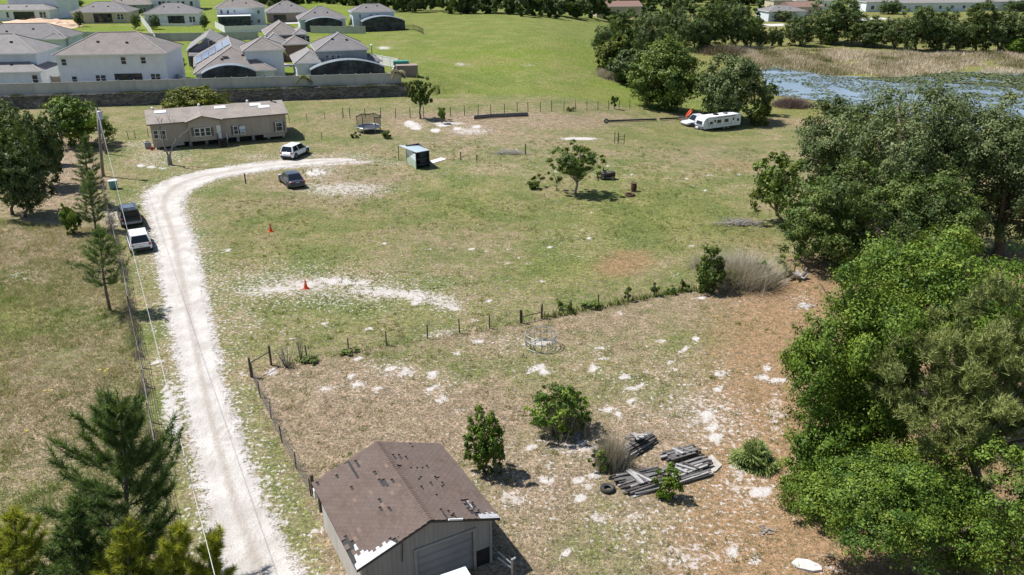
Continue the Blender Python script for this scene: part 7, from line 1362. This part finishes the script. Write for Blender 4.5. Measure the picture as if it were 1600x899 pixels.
# palmetto and palms
FR = leafmat('palm_frond', (.06, .10, .025), (.13, .18, .045), (.28, .32, .10), .15); FRD = leafmat('palm_frond_dry', (.14, .12, .06), (.25, .22, .12), (.36, .32, .20), .1)
def fan_palm(name, label, base, wpx, seed, n_=46):
    P = G(*base); R_ = wpx / 2 * depth(P) / FPX; t = thing(name, label, 'palmetto', P); r = random.Random(seed); m = MB()
    for i in range(n_):
        an = r.uniform(0, 6.28); el = r.uniform(.0, 1.35); d = Vector((math.cos(an) * math.cos(el), math.sin(an) * math.cos(el), math.sin(el))); l_ = R_ * r.uniform(.25, .55); c = d * l_; sd = d.cross(Vector((0, 0, 1))).normalized(); tn = r.random() * .7
        m.tube([(0, 0, .1), c], [.015, .01], 3, cap=False, tone=.4)
        for j in range(11):
            a2 = (j - 5) * .24 + r.uniform(-.05, .05); q = (d * math.cos(a2) + sd * math.sin(a2)).normalized(); L_ = R_ * r.uniform(.36, .56); md = c + q * L_ * .6; e = c + q * L_ - Vector((0, 0, L_ * r.uniform(.1, .35))); w_ = q.cross(Vector((0, 0, 1)) + d * .3).normalized() * .028
            m.face([c, md + w_, e, md - w_], tone=max(0, min(1, tn + .4 * (j % 2) + r.uniform(-.2, .2))))
    m.build('frond', FR, t); q = MB(); q.tube([(0, 0, -.1), (0, 0, .35)], [.16, .12], 8); q.build('trunk', bark, t)
fan_palm('saw_palmetto', 'spiky fan-leaved palmetto beside the bright green trees, right of the lumber', (1176, 724), 90, 5, 90)
def feather_palm(name, label, base, top_, rpx, seed, mat, n_=22):
    P = G(*base); hh = max(.4, zat(*top_, P)); R_ = rpx * depth(P) / FPX; t = thing(name, label, 'palm tree', P); r = random.Random(seed); m = MB()
    for i in range(n_):
        an = 6.28 * i / n_ + r.uniform(-.1, .1); el = r.uniform(-.1, 1.2); d = Vector((math.cos(an), math.sin(an), 0)); pts = []
        for s_ in np.linspace(0, 1, 6): pts.append(Vector((0, 0, hh)) + d * (R_ * s_ * math.cos(el * .6)) + Vector((0, 0, R_ * (math.sin(el) * s_ - .85 * s_ * s_))))
        m.tube(pts, .03, 3, cap=False); sd = Vector((-d.y, d.x, 0)); tn = r.random()
        for a, b in zip(pts[1:-1], pts[2:]):
            for u_ in (0, .33, .66):
                c = a.lerp(b, u_)
                for s2 in (-1, 1): e = c + (sd * s2 * .8 + d * .5 - Vector((0, 0, .35))) * R_ * .30; m.face([c - d * .07, c + d * .07, e], tone=max(0, min(1, tn + r.uniform(-.2, .2))))
    m.build('frond', mat, t); q = MB(); q.tube([(0, 0, -.1), (0, 0, hh * .5), (0, 0, hh)], [.2, .15, .17], 8); q.build('trunk', bark, t)
feather_palm('palm_tree', 'green feather palm in front of the brick house', (437, 103), (434, 82), 14, 1, FR); feather_palm('palm_tree', 'low bushy palm just behind the pale fence, left of the arched screen porch', (477, 135), (477, 120), 14, 2, FR, 30); feather_palm('palm_tree', 'ragged half-dry palm at the right end of the pale fence', (622, 131), (622, 112), 13, 3, FRD, 24)
# thing at the garage: white box and pipe stand
P = G(712, 925); t = thing('white_box', 'white flat-topped box in front of the garage door, cut by the bottom edge', 'box', Vector((0, 0, 24)) + Vector(ray(712, 903)) * ((1.8 - 24) / ray(713, 905)[2]) - Vector((0, 0, 1.8)), ga_ - .05)
q = MB(); q.box((0, 0, .86), (1.1, .75, 1.7)); q.build('body', TRIM, t, bevel=.03); q = MB(); q.box((0, 0, 1.76), (1.15, .8, .09)); q.build('lid', TRIM, t, bevel=.03)
t = thing('pipe_stand', 'pale metal pipe stand in the shadow right of the garage', 'stand', G(800, 905), .3); q = MB(); q.tube([(0, 0, 0), (0, 0, 1.05)], .05, 7); q.tube([(-.5, .35, .95), (0, 0, .55)], .035, 6); q.tube([(-.42, .55, 1.05), (0, 0, .8)], .03, 6); q.tube([(0, 0, 1.0), (.16, .02, 1.06)], .045, 6); q.build('pipe', GALV, t)
P = G(665, 905); twigs('bare_sapling', 'thin bare weed stem in front of the garage door', (668, 925), 3, 1.5, .25, bark_grey, 31, rad=.012)
# yellow flowers in the left field
X, Y = [], []
for x, y in ((158, 588), (170, 587), (166, 590), (72, 621), (83, 620), (45, 684)): p = G(x, y); X.append(p.x); Y.append(p.y)
YF = leafmat('yellow_petals', (.5, .4, .02), (.65, .52, .03), (.75, .6, .05), .2); m = MB()
for x, y in zip(X, Y):
    for j in range(7): a = j * .9; m.face([(x, y, .42), (x + .08 * math.cos(a), y + .08 * math.sin(a), .45), (x + .08 * math.cos(a + .7), y + .08 * math.sin(a + .7), .45)])
tag(m.build('yellow_flowers', YF, kind='stuff'), 'small yellow wildflowers in the dry field above the large dark pine', 'flowers')
# tall white poles beyond the pond
for i, (bx, by, ty, lb) in enumerate([(1474, 16, 0, 'tall white pole by the far pale buildings, above the middle of the pond trees'), (1547, 14, 0, 'thinner white pole near the top right corner'), (1423, 8, 0, 'thin pole at the top edge above the long pale building')]):
    P = G(bx, by); t = thing('light_pole', lb, 'pole', P); hh = zat(bx, ty, P); m = MB(); m.tube([(0, 0, 0), (0, 0, hh + 1)], [.35, .25], 6); m.build('pole', TRIM, t)
